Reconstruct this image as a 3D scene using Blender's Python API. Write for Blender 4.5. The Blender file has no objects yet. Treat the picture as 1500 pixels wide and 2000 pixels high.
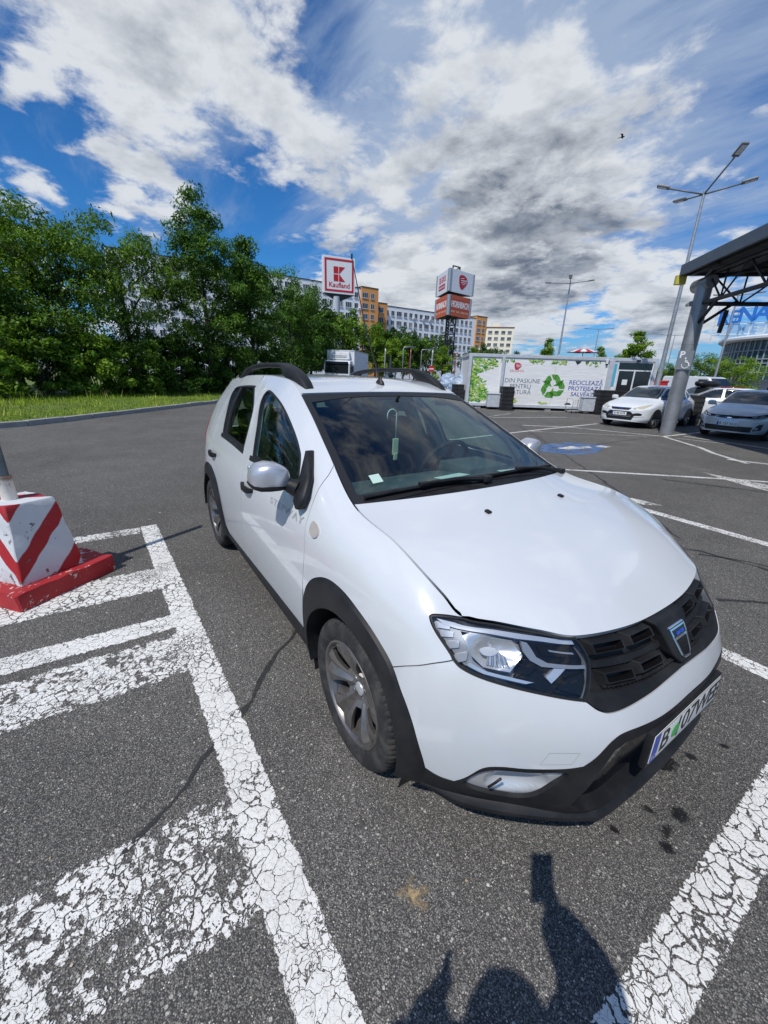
import bpy, bmesh, math, random
import numpy as np
from mathutils import Vector, Matrix, Euler
from mathutils.geometry import delaunay_2d_cdt

scene = bpy.context.scene
COL = scene.collection
R = math.radians

# ------------------------------------------------------------------ camera
cd = bpy.data.cameras.new('camera')
camera = bpy.data.objects.new('camera', cd)
COL.objects.link(camera)
cd.sensor_fit = 'VERTICAL'; cd.sensor_height = 36.0; cd.lens = 36.0 * 779.975 / 2000.0
cd.clip_start = 0.05; cd.clip_end = 6000
_yaw, _pit, _rol = R(146.1204), R(19.1189), R(1.9508)
_f = Vector((math.cos(_yaw) * math.cos(_pit), math.sin(_yaw) * math.cos(_pit), -math.sin(_pit)))
_r0 = Vector((math.sin(_yaw), -math.cos(_yaw), 0)); _u0 = _r0.cross(_f)
_r = _r0 * math.cos(_rol) + _u0 * math.sin(_rol); _u = -_r0 * math.sin(_rol) + _u0 * math.cos(_rol)
_m = Matrix.Identity(4)
for _i in range(3):
    _m[_i][0] = _r[_i]; _m[_i][1] = _u[_i]; _m[_i][2] = -_f[_i]
_m.translation = Vector((1.1730, -1.5145, 1.5877))
camera.matrix_world = _m
scene.camera = camera

# ------------------------------------------------------------------ light
scene.view_settings.view_transform = 'Standard'
scene.view_settings.look = 'None'
scene.view_settings.exposure = 0.0
scene.view_settings.gamma = 1.0
scene.view_settings.use_curve_mapping = False
SUN = Vector((0.240, -0.516, 0.822)).normalized()          # towards the sun
sl = bpy.data.lights.new('sun', 'SUN'); sun = bpy.data.objects.new('sun', sl); COL.objects.link(sun)
sl.energy = 3.5; sl.angle = R(0.53); sl.color = (1.0, 0.965, 0.91)
sun.rotation_euler = SUN.to_track_quat('Z', 'Y').to_euler()

world = bpy.data.worlds.new('World'); scene.world = world; world.use_nodes = True
def build_sky(tree):
    N, L = tree.nodes, tree.links
    bg = N['Background']; bg.inputs['Strength'].default_value = 0.11
    def new(t, **k):
        n = N.new(t)
        for a, b in k.items(): setattr(n, a, b)
        return n
    def put(s, v):
        if isinstance(v, bpy.types.NodeSocket): L.new(v, s)
        else: s.default_value = v
    def mth(op, a, b=0., c=None, clamp=False):
        n = new('ShaderNodeMath', operation=op, use_clamp=clamp); put(n.inputs[0], a); put(n.inputs[1], b)
        if c is not None: put(n.inputs[2], c)
        return n.outputs[0]
    def sm(x, lo, hi):
        n = new('ShaderNodeMapRange', interpolation_type='SMOOTHSTEP'); put(n.inputs[0], x)
        for i, v in ((1, lo), (2, hi), (3, 0.), (4, 1.)): n.inputs[i].default_value = v
        return n.outputs[0]
    def mix(f, a, b):
        n = new('ShaderNodeMix', data_type='RGBA'); put(n.inputs[0], f); put(n.inputs[6], a); put(n.inputs[7], b); return n.outputs[2]
    def noise(v, sc, det, ro, dist=0., lac=2.):
        n = new('ShaderNodeTexNoise'); L.new(v, n.inputs['Vector']); n.inputs['Scale'].default_value = sc; n.inputs['Detail'].default_value = det
        n.inputs['Roughness'].default_value = ro; n.inputs['Distortion'].default_value = dist; n.inputs['Lacunarity'].default_value = lac; return n.outputs[0]
    sky = new('ShaderNodeTexSky', sky_type='NISHITA'); sky.sun_disc = False
    sky.sun_elevation = math.asin(SUN.z); sky.sun_rotation = math.atan2(SUN.x, SUN.y)
    sky.air_density = 1.0; sky.dust_density = 0.25; sky.ozone_density = 2.6; sky.altitude = 90
    d = new('ShaderNodeTexCoord').outputs['Generated']
    sep = new('ShaderNodeSeparateXYZ'); L.new(d, sep.inputs[0])
    zz = mth('ADD', mth('MAXIMUM', sep.outputs[2], 0.), .16)
    cmb = new('ShaderNodeCombineXYZ'); put(cmb.inputs[0], mth('DIVIDE', sep.outputs[0], zz)); put(cmb.inputs[1], mth('DIVIDE', sep.outputs[1], zz)); put(cmb.inputs[2], mth('MULTIPLY', sep.outputs[2], 1.2))
    q = cmb.outputs[0]
    def hill(c, r):
        """1 inside, fading to 0 over angular radius r about direction c"""
        v = new('ShaderNodeVectorMath', operation='DOT_PRODUCT'); L.new(d, v.inputs[0]); v.inputs[1].default_value = Vector(c).normalized()
        return sm(v.outputs['Value'], math.cos(r * 1.35), math.cos(r * .25))
    def total(items):
        s = None
        for c, r, a in items:
            h = mth('MULTIPLY', hill(c, r), a); s = h if s is None else mth('ADD', s, h)
        return s
    # billowing clouds: fractal noise plus the big masses of this sky
    base = mth('ADD', mth('MULTIPLY', noise(q, 2.1, 11, .62, .25), 1.0), mth('MULTIPLY', noise(q, 6.5, 9, .64, .4), .50))
    n4 = noise(q, 3.3, 7, .55, .2); base = mth('ADD', mth('MULTIPLY', base, .86), mth('MULTIPLY', mth('ABSOLUTE', mth('MULTIPLY_ADD', n4, 2., -1.)), .46))
    mass = total([((-.887, .155, .435), .26, .13), ((-.894, .0, .447), .22, .10), ((-.844, .282, .457), .15, .10), ((-.465, .758, .458), .34, -.035), ((-.605, .623, .495), .24, .02), ((-.30, .85, .43), .25, -.03),
                  ((-.682, .625, .381), .14, .12), ((-.583, .751, .31), .20, .15), ((-.586, .772, .248), .16, .12), ((-.758, .585, .286), .26, .03),
                  ((-.79, .35, .52), .09, -.20), ((-.80, .41, .45), .06, -.10), ((-.947, -.03, .30), .16, -.20), ((-.925, .262, .262), .16, -.25), ((-.909, .348, .231), .10, -.14),
                  ((-.811, .558, .175), .085, .32), ((-.895, .397, .205), .085, .30), ((-.676, .719, .160), .09, .24), ((-.419, .899, .130), .09, .24), ((-.953, .122, .278), .06, .20), ((-.966, -.083, .25), .07, .20), ((-.617, .774, .146), .07, .09),
                  ((-.851, .484, .215), .06, -.10), ((-.57, .806, .175), .06, -.06)])
    dens = mth('ADD', base, mass)
    cum = sm(dens, .675, .865)
    # thin streaked veil
    st = new('ShaderNodeMapping'); L.new(q, st.inputs[0]); st.inputs['Rotation'].default_value = (0, 0, 2.2); st.inputs['Scale'].default_value = (.8, 2.2, 1)
    veil = mth('ADD', noise(st.outputs[0], 1.7, 10, .64, .4), total([((-.82, .43, .365), .34, .15), ((-.43, .78, .45), .46, .20), ((-.605, .623, .495), .32, .14), ((-.758, .585, .286), .28, .17), ((-.89, .1, .44), .3, .14), ((-.925, .262, .262), .15, -.30), ((-.947, -.03, .29), .14, -.16), ((-.79, .36, .51), .09, -.22), ((-.851, .484, .215), .10, -.14), ((-.57, .806, .175), .10, -.16)]))
    veil = mth('MULTIPLY', sm(veil, .47, .95), .90)
    # shading of the clouds: thick parts greyer, lit edges white
    thick = sm(mth('ADD', dens, mth('MULTIPLY', mth('SUBTRACT', noise(q, 5.5, 7, .62, .4), .5), .34)), .86, 1.18)
    dark = total([((-.690, .62, .350), .10, .62), ((-.59, .75, .29), .14, .58), ((-.586, .772, .240), .11, .72), ((-.88, .175, .42), .13, .30), ((-.6, .69, .42), .24, .10), ((-.676, .719, .150), .05, .5), ((-.419, .899, .115), .05, .6)])
    lump = mth('ADD', mth('MULTIPLY', noise(q, 2.4, 10, .62, .3), .75), mth('MULTIPLY', noise(q, 8., 8, .65, .3), .45))
    def scaled(k):
        n = new('ShaderNodeVectorMath', operation='SCALE'); L.new(q, n.inputs[0]); n.inputs['Scale'].default_value = k; return n.outputs[0]
    # undersides: denser above than below
    under = mth('SUBTRACT', noise(scaled(.955), 2.1, 6, .60, .25), noise(scaled(1.045), 2.1, 6, .60, .25))
    tex = sm(lump, .44, .80)
    dk = mth('MULTIPLY', dark, mth('MULTIPLY_ADD', tex, 1.5, .12), clamp=True)
    relief = mth('MULTIPLY', mth('SUBTRACT', noise(q, 9., 8, .66, .4), .5), .55)
    shade = mth('ADD', mth('ADD', mth('MULTIPLY', thick, .22), mth('MULTIPLY', dk, .66)), mth('ADD', mth('MULTIPLY', relief, .6), mth('MULTIPLY', under, 1.9)), clamp=True)
    white = mix(shade, (6.6, 6.9, 7.3, 1), (1.35, 1.65, 2.2, 1))
    tintm = new('ShaderNodeMix', data_type='RGBA', blend_type='MULTIPLY'); tintm.inputs[0].default_value = 1.; L.new(sky.outputs[0], tintm.inputs[6]); tintm.inputs[7].default_value = (.22, .64, 1.05, 1)
    col = mix(veil, tintm.outputs[2], (3.3, 4.2, 5.8, 1))
    col = mix(mth('MULTIPLY', cum, .96), col, white)
    # pale haze near the horizon
    hz = mth('MULTIPLY', sm(sep.outputs[2], .15, -.02), .55)
    col = mix(hz, col, (2.6, 3.6, 5.0, 1))
    L.new(col, bg.inputs[0])
build_sky(world.node_tree)


# ------------------------------------------------------------------ node helpers
class NT:
    def __init__(s, tree): s.t = tree; s.n = tree.nodes; s.l = tree.links
    def new(s, typ, **kw):
        n = s.n.new(typ)
        for k, v in kw.items(): setattr(n, k, v)
        return n
    def put(s, sock, v):
        if isinstance(v, bpy.types.NodeSocket): s.l.new(v, sock)
        elif v is not None: sock.default_value = v
    def math(s, op, a, b=None, c=None, clamp=False):
        n = s.new('ShaderNodeMath', operation=op, use_clamp=clamp)
        s.put(n.inputs[0], a)
        if b is not None: s.put(n.inputs[1], b)
        if c is not None: s.put(n.inputs[2], c)
        return n.outputs[0]
    def vmath(s, op, a, b=None, out=0):
        n = s.new('ShaderNodeVectorMath', operation=op); s.put(n.inputs[0], a)
        if b is not None: s.put(n.inputs[1], b)
        return n.outputs[out]
    def mix(s, f, a, b):
        n = s.new('ShaderNodeMix', data_type='RGBA'); s.put(n.inputs[0], f); s.put(n.inputs[6], a); s.put(n.inputs[7], b)
        return n.outputs[2]
    def noise(s, vec=None, scale=5, detail=4, rough=.55, dist=0, dims='3D', out=0):
        n = s.new('ShaderNodeTexNoise', noise_dimensions=dims)
        if vec is not None: s.put(n.inputs['Vector'], vec)
        s.put(n.inputs['Scale'], scale); n.inputs['Detail'].default_value = detail
        n.inputs['Roughness'].default_value = rough; n.inputs['Distortion'].default_value = dist
        return n.outputs[out]
    def vor(s, vec=None, scale=5, feature='F1', out='Distance', rnd=1.0):
        n = s.new('ShaderNodeTexVoronoi', feature=feature)
        if vec is not None: s.put(n.inputs['Vector'], vec)
        s.put(n.inputs['Scale'], scale); n.inputs['Randomness'].default_value = rnd
        return n.outputs[out]
    def ramp(s, f, stops, interp='LINEAR'):
        n = s.new('ShaderNodeValToRGB'); n.color_ramp.interpolation = interp
        e = n.color_ramp.elements
        while len(e) < len(stops): e.new(0.5)
        for q, (p, c) in zip(e, stops):
            q.position = p; q.color = c if len(c) == 4 else (*c, 1)
        s.put(n.inputs[0], f); return n.outputs[0]
    def smooth(s, x, lo, hi):
        n = s.new('ShaderNodeMapRange', interpolation_type='SMOOTHSTEP'); s.put(n.inputs[0], x)
        n.inputs[1].default_value = lo; n.inputs[2].default_value = hi; n.inputs[3].default_value = 0; n.inputs[4].default_value = 1
        return n.outputs[0]
    def bump(s, h, strength=.3, dist=.01):
        n = s.new('ShaderNodeBump'); n.inputs['Strength'].default_value = strength; n.inputs['Distance'].default_value = dist
        s.put(n.inputs['Height'], h); return n.outputs[0]
    def coord(s, out='Object'):
        return s.new('ShaderNodeTexCoord').outputs[out]
    def geo(s, out='Position'):
        return s.new('ShaderNodeNewGeometry').outputs[out]

def g3(v): return (v, v, v, 1)
def c4(c): return (*c, 1) if len(c) == 3 else c

def mat(name, color=(.5, .5, .5), rough=.5, metal=0., spec=.5, coat=0., build=None, emit=None, estr=1., alpha=None):
    m = bpy.data.materials.new(name); m.use_nodes = True
    t = NT(m.node_tree); b = t.n['Principled BSDF']
    b.inputs['Base Color'].default_value = c4(color); b.inputs['Roughness'].default_value = rough
    b.inputs['Metallic'].default_value = metal; b.inputs['Specular IOR Level'].default_value = spec
    b.inputs['Coat Weight'].default_value = coat; b.inputs['Coat Roughness'].default_value = .04
    if emit: b.inputs['Emission Color'].default_value = c4(emit); b.inputs['Emission Strength'].default_value = estr
    if build: build(t, b)
    return m

def vary(color, amt=.12, scale=6., rough=.5, bump=0., bscale=60., **kw):
    """material with gentle grain and wear in its colour"""
    def bd(t, b):
        v = t.coord('Object')
        n = t.noise(v, scale, 5, .6)
        a = tuple(max(0, c * (1 - amt)) for c in color); z = tuple(min(1, c * (1 + amt)) for c in color)
        t.put(b.inputs['Base Color'], t.mix(t.smooth(n, .3, .7), c4(a), c4(z)))
        t.put(b.inputs['Roughness'], t.math('MULTIPLY_ADD', n, .25, rough - .12))
        if bump: t.put(b.inputs['Normal'], t.bump(t.noise(v, bscale, 3), bump, .004))
    return dict(color=color, rough=rough, build=bd, **kw)

def glass(name, tint=(.55, .72, .66), f0=.06, rough=.0, dirt=.0):
    """thin pane: tinted transmission plus mirror reflection"""
    m = bpy.data.materials.new(name); m.use_nodes = True
    t = NT(m.node_tree); t.n.remove(t.n['Principled BSDF']); out = t.n['Material Output']
    tr = t.new('ShaderNodeBsdfTransparent'); tr.inputs[0].default_value = c4(tint)
    gl = t.new('ShaderNodeBsdfGlossy'); gl.inputs[0].default_value = (1, 1, 1, 1); gl.inputs['Roughness'].default_value = rough
    lw = t.new('ShaderNodeLayerWeight'); lw.inputs[0].default_value = .5
    f5 = t.math('POWER', lw.outputs['Facing'], 5.0)
    f = t.math('MULTIPLY_ADD', f5, 1 - f0, f0, clamp=True)
    mx = t.new('ShaderNodeMixShader'); t.put(mx.inputs[0], f); t.l.new(tr.outputs[0], mx.inputs[1]); t.l.new(gl.outputs[0], mx.inputs[2])
    if dirt:
        d = t.new('ShaderNodeBsdfDiffuse'); d.inputs[0].default_value = (.5, .5, .5, 1)
        m2 = t.new('ShaderNodeMixShader'); t.put(m2.inputs[0], dirt); t.l.new(mx.outputs[0], m2.inputs[1]); t.l.new(d.outputs[0], m2.inputs[2]); mx = m2
    t.l.new(mx.outputs[0], out.inputs[0])
    return m

# ------------------------------------------------------------------ object helpers
def link(o, parent=None):
    COL.objects.link(o)
    if parent is not None: o.parent = parent
    return o

def tag(o, label=None, cat=None, group=None, kind=None):
    if label: o['label'] = label
    if cat: o['category'] = cat
    if group: o['group'] = group
    if kind: o['kind'] = kind
    return o

def thing(name, label, cat, loc=(0, 0, 0), rz=0., group=None):
    o = bpy.data.objects.new(name, None); COL.objects.link(o)
    o.empty_display_size = .2; o.location = loc; o.rotation_euler = (0, 0, rz)
    return tag(o, label, cat, group)

def mesh_from(name, V, F, mats=None, fm=None, smooth=False, angle=None):
    me = bpy.data.meshes.new(name)
    me.from_pydata([tuple(map(float, v)) for v in V], [], [tuple(map(int, f)) for f in F])
    if mats is not None:
        for m in (mats if isinstance(mats, (list, tuple)) else [mats]): me.materials.append(m)
    if fm is not None: me.polygons.foreach_set('material_index', list(fm))
    if smooth:
        me.polygons.foreach_set('use_smooth', [True] * len(me.polygons))
        if angle: me.set_sharp_from_angle(angle=R(angle))
    me.update(); return me

def dup(root, loc=None, rz=None, label=None, group=None):
    """copy of a thing with copies of its parts and sub-parts (shared mesh data)"""
    r = root.copy(); COL.objects.link(r)
    if loc is not None: r.location = loc
    if rz is not None: r.rotation_euler = (0, 0, rz)
    if label: r['label'] = label
    if group: r['group'] = group
    for ch in list(root.children):
        c = ch.copy(); COL.objects.link(c); c.parent = r
        for g in list(ch.children):
            d = g.copy(); COL.objects.link(d); d.parent = c
    return r

class MB:
    """collects boxes, tubes, prisms ... into ONE mesh object"""
    def __init__(s): s.V = []; s.F = []; s.M = []
    def add(s, V, F, m=0, T=None):
        b = len(s.V)
        if T is not None: V = [T @ Vector(v) for v in V]
        s.V += [tuple(v) for v in V]; s.F += [tuple(i + b for i in f) for f in F]; s.M += [m] * len(F); return s
    def box(s, c, d, rz=0., m=0, T=None, taper=1., ty=None):
        x, y, z = d[0] / 2, d[1] / 2, d[2] / 2
        ty = taper if ty is None else ty
        V = [(-x, -y, -z), (x, -y, -z), (x, y, -z), (-x, y, -z), (-x * taper, -y * ty, z), (x * taper, -y * ty, z), (x * taper, y * ty, z), (-x * taper, y * ty, z)]
        F = [(0, 3, 2, 1), (4, 5, 6, 7), (0, 1, 5, 4), (1, 2, 6, 5), (2, 3, 7, 6), (3, 0, 4, 7)]
        M_ = Matrix.Translation(c) @ Matrix.Rotation(rz, 4, 'Z')
        if T is not None: M_ = T @ M_
        return s.add(V, F, m, M_)
    def bbox(s, c, d, b=.01, rz=0., m=0, T=None):
        """box with bevelled edges"""
        bm = bmesh.new(); bmesh.ops.create_cube(bm, size=1.0)
        for v in bm.verts: v.co = Vector((v.co.x * d[0], v.co.y * d[1], v.co.z * d[2]))
        bmesh.ops.bevel(bm, geom=list(bm.edges), offset=b, segments=2, affect='EDGES', profile=.6)
        bm.verts.index_update()
        M_ = Matrix.Translation(c) @ Matrix.Rotation(rz, 4, 'Z')
        if T is not None: M_ = T @ M_
        s.add([v.co.copy() for v in bm.verts], [[v.index for v in f.verts] for f in bm.faces], m, M_); bm.free(); return s
    def tube(s, P, r, n=8, m=0, cap=True, T=None):
        P = [Vector(p) for p in P]; rr = r if isinstance(r, (list, tuple)) else [r] * len(P)
        V = []; F = []; ref = None
        for i, p in enumerate(P):
            t = (P[min(i + 1, len(P) - 1)] - P[max(i - 1, 0)]).normalized()
            if ref is None: ref = Vector((0, 0, 1)) if abs(t.z) < .9 else Vector((1, 0, 0))
            a = t.cross(ref).normalized(); b = a.cross(t).normalized(); ref = b
            for k in range(n):
                q = 2 * math.pi * k / n; V.append(p + (a * math.cos(q) + b * math.sin(q)) * rr[i])
        for i in range(len(P) - 1):
            for k in range(n):
                F.append((i * n + k, i * n + (k + 1) % n, (i + 1) * n + (k + 1) % n, (i + 1) * n + k))
        if cap: F.append(tuple(range(n))[::-1]); F.append(tuple((len(P) - 1) * n + k for k in range(n)))
        return s.add(V, F, m, T)
    def prism(s, poly, axis, a, b, m=0, T=None):
        """2-D polygon extruded from a to b along axis 0/1/2"""
        def p3(u, v, w): return [(w, u, v), (u, w, v), (u, v, w)][axis]
        n = len(poly); V = [p3(u, v, a) for u, v in poly] + [p3(u, v, b) for u, v in poly]
        F = [tuple(range(n))[::-1], tuple(range(n, 2 * n))] + [(i, (i + 1) % n, n + (i + 1) % n, n + i) for i in range(n)]
        return s.add(V, F, m, T)
    def lathe(s, prof, n=32, m=0, axis='Z', T=None, close=False):
        """profile [(r, h)] turned about an axis"""
        V = []; F = []; k = len(prof)
        for i in range(n):
            q = 2 * math.pi * i / n; c, d = math.cos(q), math.sin(q)
            for r, h in prof:
                V.append({'Z': (r * c, r * d, h), 'Y': (r * c, h, r * d), 'X': (h, r * c, r * d)}[axis])
        kk = k if close else k - 1
        for i in range(n):
            j = (i + 1) % n
            for e in range(kk):
                e2 = (e + 1) % k
                F.append((i * k + e, j * k + e, j * k + e2, i * k + e2))
        return s.add(V, F, m, T)
    def build(s, name, mats, parent=None, smooth=False, angle=None, fix=True):
        me = mesh_from(name, s.V, s.F, mats, s.M if isinstance(mats, (list, tuple)) else None)
        if fix:
            bm = bmesh.new(); bm.from_mesh(me); bmesh.ops.remove_doubles(bm, verts=bm.verts, dist=1e-6)
            bmesh.ops.recalc_face_normals(bm, faces=bm.faces); bm.to_mesh(me); bm.free()
        if smooth:
            me.polygons.foreach_set('use_smooth', [True] * len(me.polygons))
            if angle: me.set_sharp_from_angle(angle=R(angle))
        me.update()
        return link(bpy.data.objects.new(name, me), parent)

def text_mesh(body, size=1., extrude=.0, bold=0., align='CENTER', shear=0., spacing=1., outline=None, res=3, line=1.):
    """flat lettering in the XY plane as vertices and faces"""
    cu = bpy.data.curves.new('lettering', 'FONT'); cu.body = body; cu.size = size; cu.extrude = extrude; cu.offset = bold
    cu.align_x = align; cu.align_y = 'CENTER'; cu.shear = shear; cu.space_character = spacing; cu.resolution_u = res; cu.space_line = line
    if outline: cu.fill_mode = 'NONE' if outline else 'BOTH'; cu.bevel_depth = outline; cu.bevel_resolution = 0
    o = bpy.data.objects.new('lettering', cu); COL.objects.link(o)
    dg = bpy.context.evaluated_depsgraph_get(); dg.update()
    me = bpy.data.meshes.new_from_object(o.evaluated_get(dg))
    V = [v.co.copy() for v in me.vertices]; F = [tuple(p.vertices) for p in me.polygons]
    bpy.data.objects.remove(o); bpy.data.curves.remove(cu); bpy.data.meshes.remove(me)
    return V, F

def frame(o, ex, ey):
    """matrix with origin o, x-axis ex, y-axis ey"""
    ex = Vector(ex).normalized(); ez = ex.cross(Vector(ey)).normalized(); ey = ez.cross(ex)
    m = Matrix.Identity(4)
    for i in range(3): m[i][0] = ex[i]; m[i][1] = ey[i]; m[i][2] = ez[i]
    m.translation = Vector(o); return m

def lettering(name, body, T, m, parent, size=1., **kw):
    V, F = text_mesh(body, size, **kw)
    w = max(v.x for v in V) - min(v.x for v in V) if V else 0
    fit = kw.get('fit')
    mb = MB(); mb.add(V, F, 0, T); return mb.build(name, m, parent, fix=False)
# ------------------------------------------------------------------ the white car: body surface
# stations rear centre -> rear corner -> side -> front corner -> front centre; rows bottom -> top; (x, w=|y|, z)
def side(x,w,z): return [(x,a,b) for a,b in zip(w,z)]
ST=[]
Zr=[.26,.33,.42,.52,.62,.74,.84,.93,1.03,1.25,1.42]
ST.append([(x,0,z) for x,z in zip([-3.20,-3.25,-3.265,-3.27,-3.265,-3.24,-3.22,-3.20,-3.16,-3.08,-2.98],Zr)])
ST.append([(x,.42,z) for x,z in zip([-3.19,-3.24,-3.255,-3.26,-3.25,-3.225,-3.205,-3.18,-3.14,-3.05,-2.95],Zr)])
ST.append([(x,w,z) for x,w,z in zip([-3.08,-3.12,-3.14,-3.145,-3.14,-3.12,-3.10,-3.075,-3.03,-2.95,-2.86],[.68,.70,.71,.715,.715,.71,.70,.69,.675,.62,.535],Zr)])
Zs=[.20,.27,.36,.48,.60,.72,.82,.92]
ST.append(side(-2.94,[.80,.83,.84,.845,.845,.84,.832,.82,.795,.695,.54],[.24,.31,.40,.50,.61,.73,.83,.925,1.04,1.27,1.475]))
ST.append(side(-2.72,[.83,.86,.872,.88,.882,.88,.872,.858,.825,.71,.545],[.22,.29,.38,.49,.605,.725,.825,.925,1.05,1.29,1.505]))
ST.append(side(-2.40,[.83,.865,.876,.886,.889,.887,.88,.864,.828,.715,.55],Zs+[1.05,1.305,1.53]))
ST.append(side(-2.0, [.82,.865,.877,.887,.892,.890,.883,.866,.828,.722,.555],Zs+[1.045,1.315,1.545]))
ST.append(side(-1.6, [.82,.865,.877,.888,.893,.892,.885,.868,.828,.728,.562],Zs+[1.04,1.31,1.545]))
ST.append(side(-1.25,[.82,.865,.877,.888,.893,.892,.885,.868,.828,.735,.580],Zs+[1.035,1.29,1.515]))
ST.append(side(-.92,[.82,.865,.877,.888,.893,.892,.885,.868,.828,.745,.622],Zs+[1.03,1.235,1.388]))
ST.append(side(-.58,[.82,.865,.877,.888,.893,.892,.885,.868,.826,.76,.676],Zs+[1.02,1.14,1.228]))
ST.append(side(-.23,[.82,.865,.877,.888,.892,.889,.881,.864,.822,.775,.728],[.20,.27,.36,.48,.60,.72,.82,.915,.99,1.035,1.063]))
ST.append(side(.09,[.82,.86,.875,.885,.888,.884,.873,.852,.815,.778,.742],[.20,.27,.36,.48,.60,.72,.82,.90,.955,.992,1.02]))
ST.append(side(.25,[.815,.85,.868,.878,.878,.87,.856,.836,.806,.772,.738],[.20,.27,.36,.48,.60,.715,.805,.87,.918,.95,.972]))
ST.append(side(.35,[.805,.84,.858,.866,.864,.855,.840,.822,.795,.76,.722],[.20,.27,.36,.48,.60,.71,.785,.84,.88,.907,.924]))
ST.append([(.40,.80,.20),(.43,.82,.27),(.44,.832,.36),(.44,.842,.48),(.44,.838,.60),(.435,.822,.71),(.432,.80,.77),(.43,.775,.82),(.427,.75,.85),(.423,.725,.868),(.42,.70,.878)])
ST.append([(.50,.74,.20),(.525,.755,.27),(.545,.765,.36),(.55,.77,.48),(.545,.765,.60),(.532,.75,.71),(.525,.73,.765),(.52,.70,.81),(.51,.67,.84),(.505,.645,.86),(.50,.62,.87)])
ST.append([(.61,.62,.20),(.635,.64,.27),(.655,.655,.36),(.665,.66,.48),(.66,.655,.60),(.64,.635,.70),(.625,.61,.755),(.61,.585,.795),(.60,.56,.825),(.59,.545,.845),(.58,.53,.859)])
ST.append([(x,.434,z) for x,z in zip([.77,.80,.81,.81,.80,.765,.735,.705,.68,.663,.649],[.20,.27,.36,.48,.585,.67,.72,.765,.80,.825,.846])])
ST.append([(x,.22,z) for x,z in zip([.79,.825,.84,.848,.845,.815,.785,.755,.73,.71,.695],[.20,.27,.36,.48,.575,.65,.70,.745,.785,.81,.832])])
ST.append([(x,.0,z) for x,z in zip([.79,.828,.845,.855,.855,.825,.795,.765,.74,.718,.705],[.20,.27,.36,.48,.575,.65,.70,.745,.785,.81,.826])])
G=np.array(ST,float); G[...,1]*=-1
NS,NK=G.shape[:2]
def _pad(G):
    M=np.array([1,-1,1.])
    a=G[1]*M; b=G[-2]*M
    H=np.concatenate([a[None],G,b[None]],0)
    lo=2*H[:,0]-H[:,1]; hi=2*H[:,-1]-H[:,-2]
    return np.concatenate([lo[:,None],H,hi[:,None]],1)
GP=_pad(G)
def _cr(t):
    return np.stack([-.5*t+t*t-.5*t**3, 1-2.5*t*t+1.5*t**3, .5*t+2*t*t-1.5*t**3, -.5*t*t+.5*t**3],-1)
def S(st,GP=GP):
    """surface point at station s (0..NS-1), row t (0..NK-1)"""
    st=np.asarray(st,float); s=np.clip(st[...,0],0,NS-1-1e-9); t=np.clip(st[...,1],0,NK-1-1e-9)
    i=np.floor(s).astype(int); k=np.floor(t).astype(int)
    ws=_cr(s-i); wt=_cr(t-k)
    out=0
    for a in range(4):
        for b in range(4):
            out=out+ws[...,a,None]*wt[...,b,None]*GP[i+a,k+b]
    return out

# ------------------------------------------------------------------ curves and panels on a surface
def spline(P, per=8, closed=False):
    P = np.array(P, float); n = len(P)
    if n < 3 and not closed: return np.array([P[0] + (P[-1] - P[0]) * k / per for k in range(per + 1)])
    out = []
    for i in range(n if closed else n - 1):
        p1, p2 = P[i], P[(i + 1) % n]
        p0 = P[i - 1] if (closed or i > 0) else 2 * p1 - p2
        p3 = P[(i + 2) % n] if (closed or i + 2 < n) else 2 * p2 - p1
        for k in range(per):
            w = _cr(np.float64(k / per)); out.append(w[0] * p0 + w[1] * p1 + w[2] * p2 + w[3] * p3)
    if not closed: out.append(P[-1])
    return np.array(out)

_ss = np.linspace(2, NS - 1, 18 * 8 + 1); _tt = np.linspace(0, NK - 1, 81)
_gr = np.stack(np.meshgrid(_ss, _tt, indexing='ij'), -1); _gp = S(_gr)
def solve_on(pts, ax, lo=2., hi=NS - 1.):
    """surface coordinates of points given by two world axes (ax)"""
    out = []
    for q in np.array(pts, float):
        d = np.linalg.norm(_gp[..., ax] - q, axis=-1) + np.where((_gr[..., 0] < lo) | (_gr[..., 0] > hi), 9, 0)
        i, k = np.unravel_index(np.argmin(d), d.shape); st = np.array([_ss[i], _tt[k]])
        for _ in range(12):
            f = S(st)[ax] - q; h = 1e-4
            J = np.stack([(S(st + [h, 0])[ax] - q - f) / h, (S(st + [0, h])[ax] - q - f) / h], 1)
            st = st - np.clip(np.linalg.lstsq(J, f, rcond=None)[0], -.3, .3)
        out.append(st)
    return np.array(out)
def XZ(pts): return solve_on(pts, [0, 2], 2.5, 15.5)

def inside(P, poly):
    x, y = P[:, 0], P[:, 1]; r = np.zeros(len(P), bool); n = len(poly)
    for i in range(n):
        x0, y0 = poly[i]; x1, y1 = poly[(i + 1) % n]
        if y0 == y1: continue
        r ^= ((y0 > y) != (y1 > y)) & (x < (x1 - x0) * (y - y0) / (y1 - y0) + x0)
    return r

def surf_n(fs, st):
    h = 1e-3; st = np.asarray(st, float)
    a = fs(st + [h, 0]) - fs(st - [h, 0]); b = fs(st + [0, h]) - fs(st - [0, h])
    n = np.cross(a, b); return n / (np.linalg.norm(n, axis=-1, keepdims=True) + 1e-12), a / (2 * h), b / (2 * h)

def resample(fs, poly, step=.025):
    out = []; n = len(poly); P = fs(poly)
    for i in range(n):
        a, b = poly[i], poly[(i + 1) % n]; L = np.linalg.norm(P[(i + 1) % n] - P[i])
        if L < 1e-5: continue
        k = max(1, int(math.ceil(L / step)))
        out += [a + (b - a) * j / k for j in range(k)]
    res = [out[0]]
    for q in out[1:]:
        if np.linalg.norm(fs(q) - fs(res[-1])) > .0035: res.append(q)
    return np.array(res)

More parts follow.
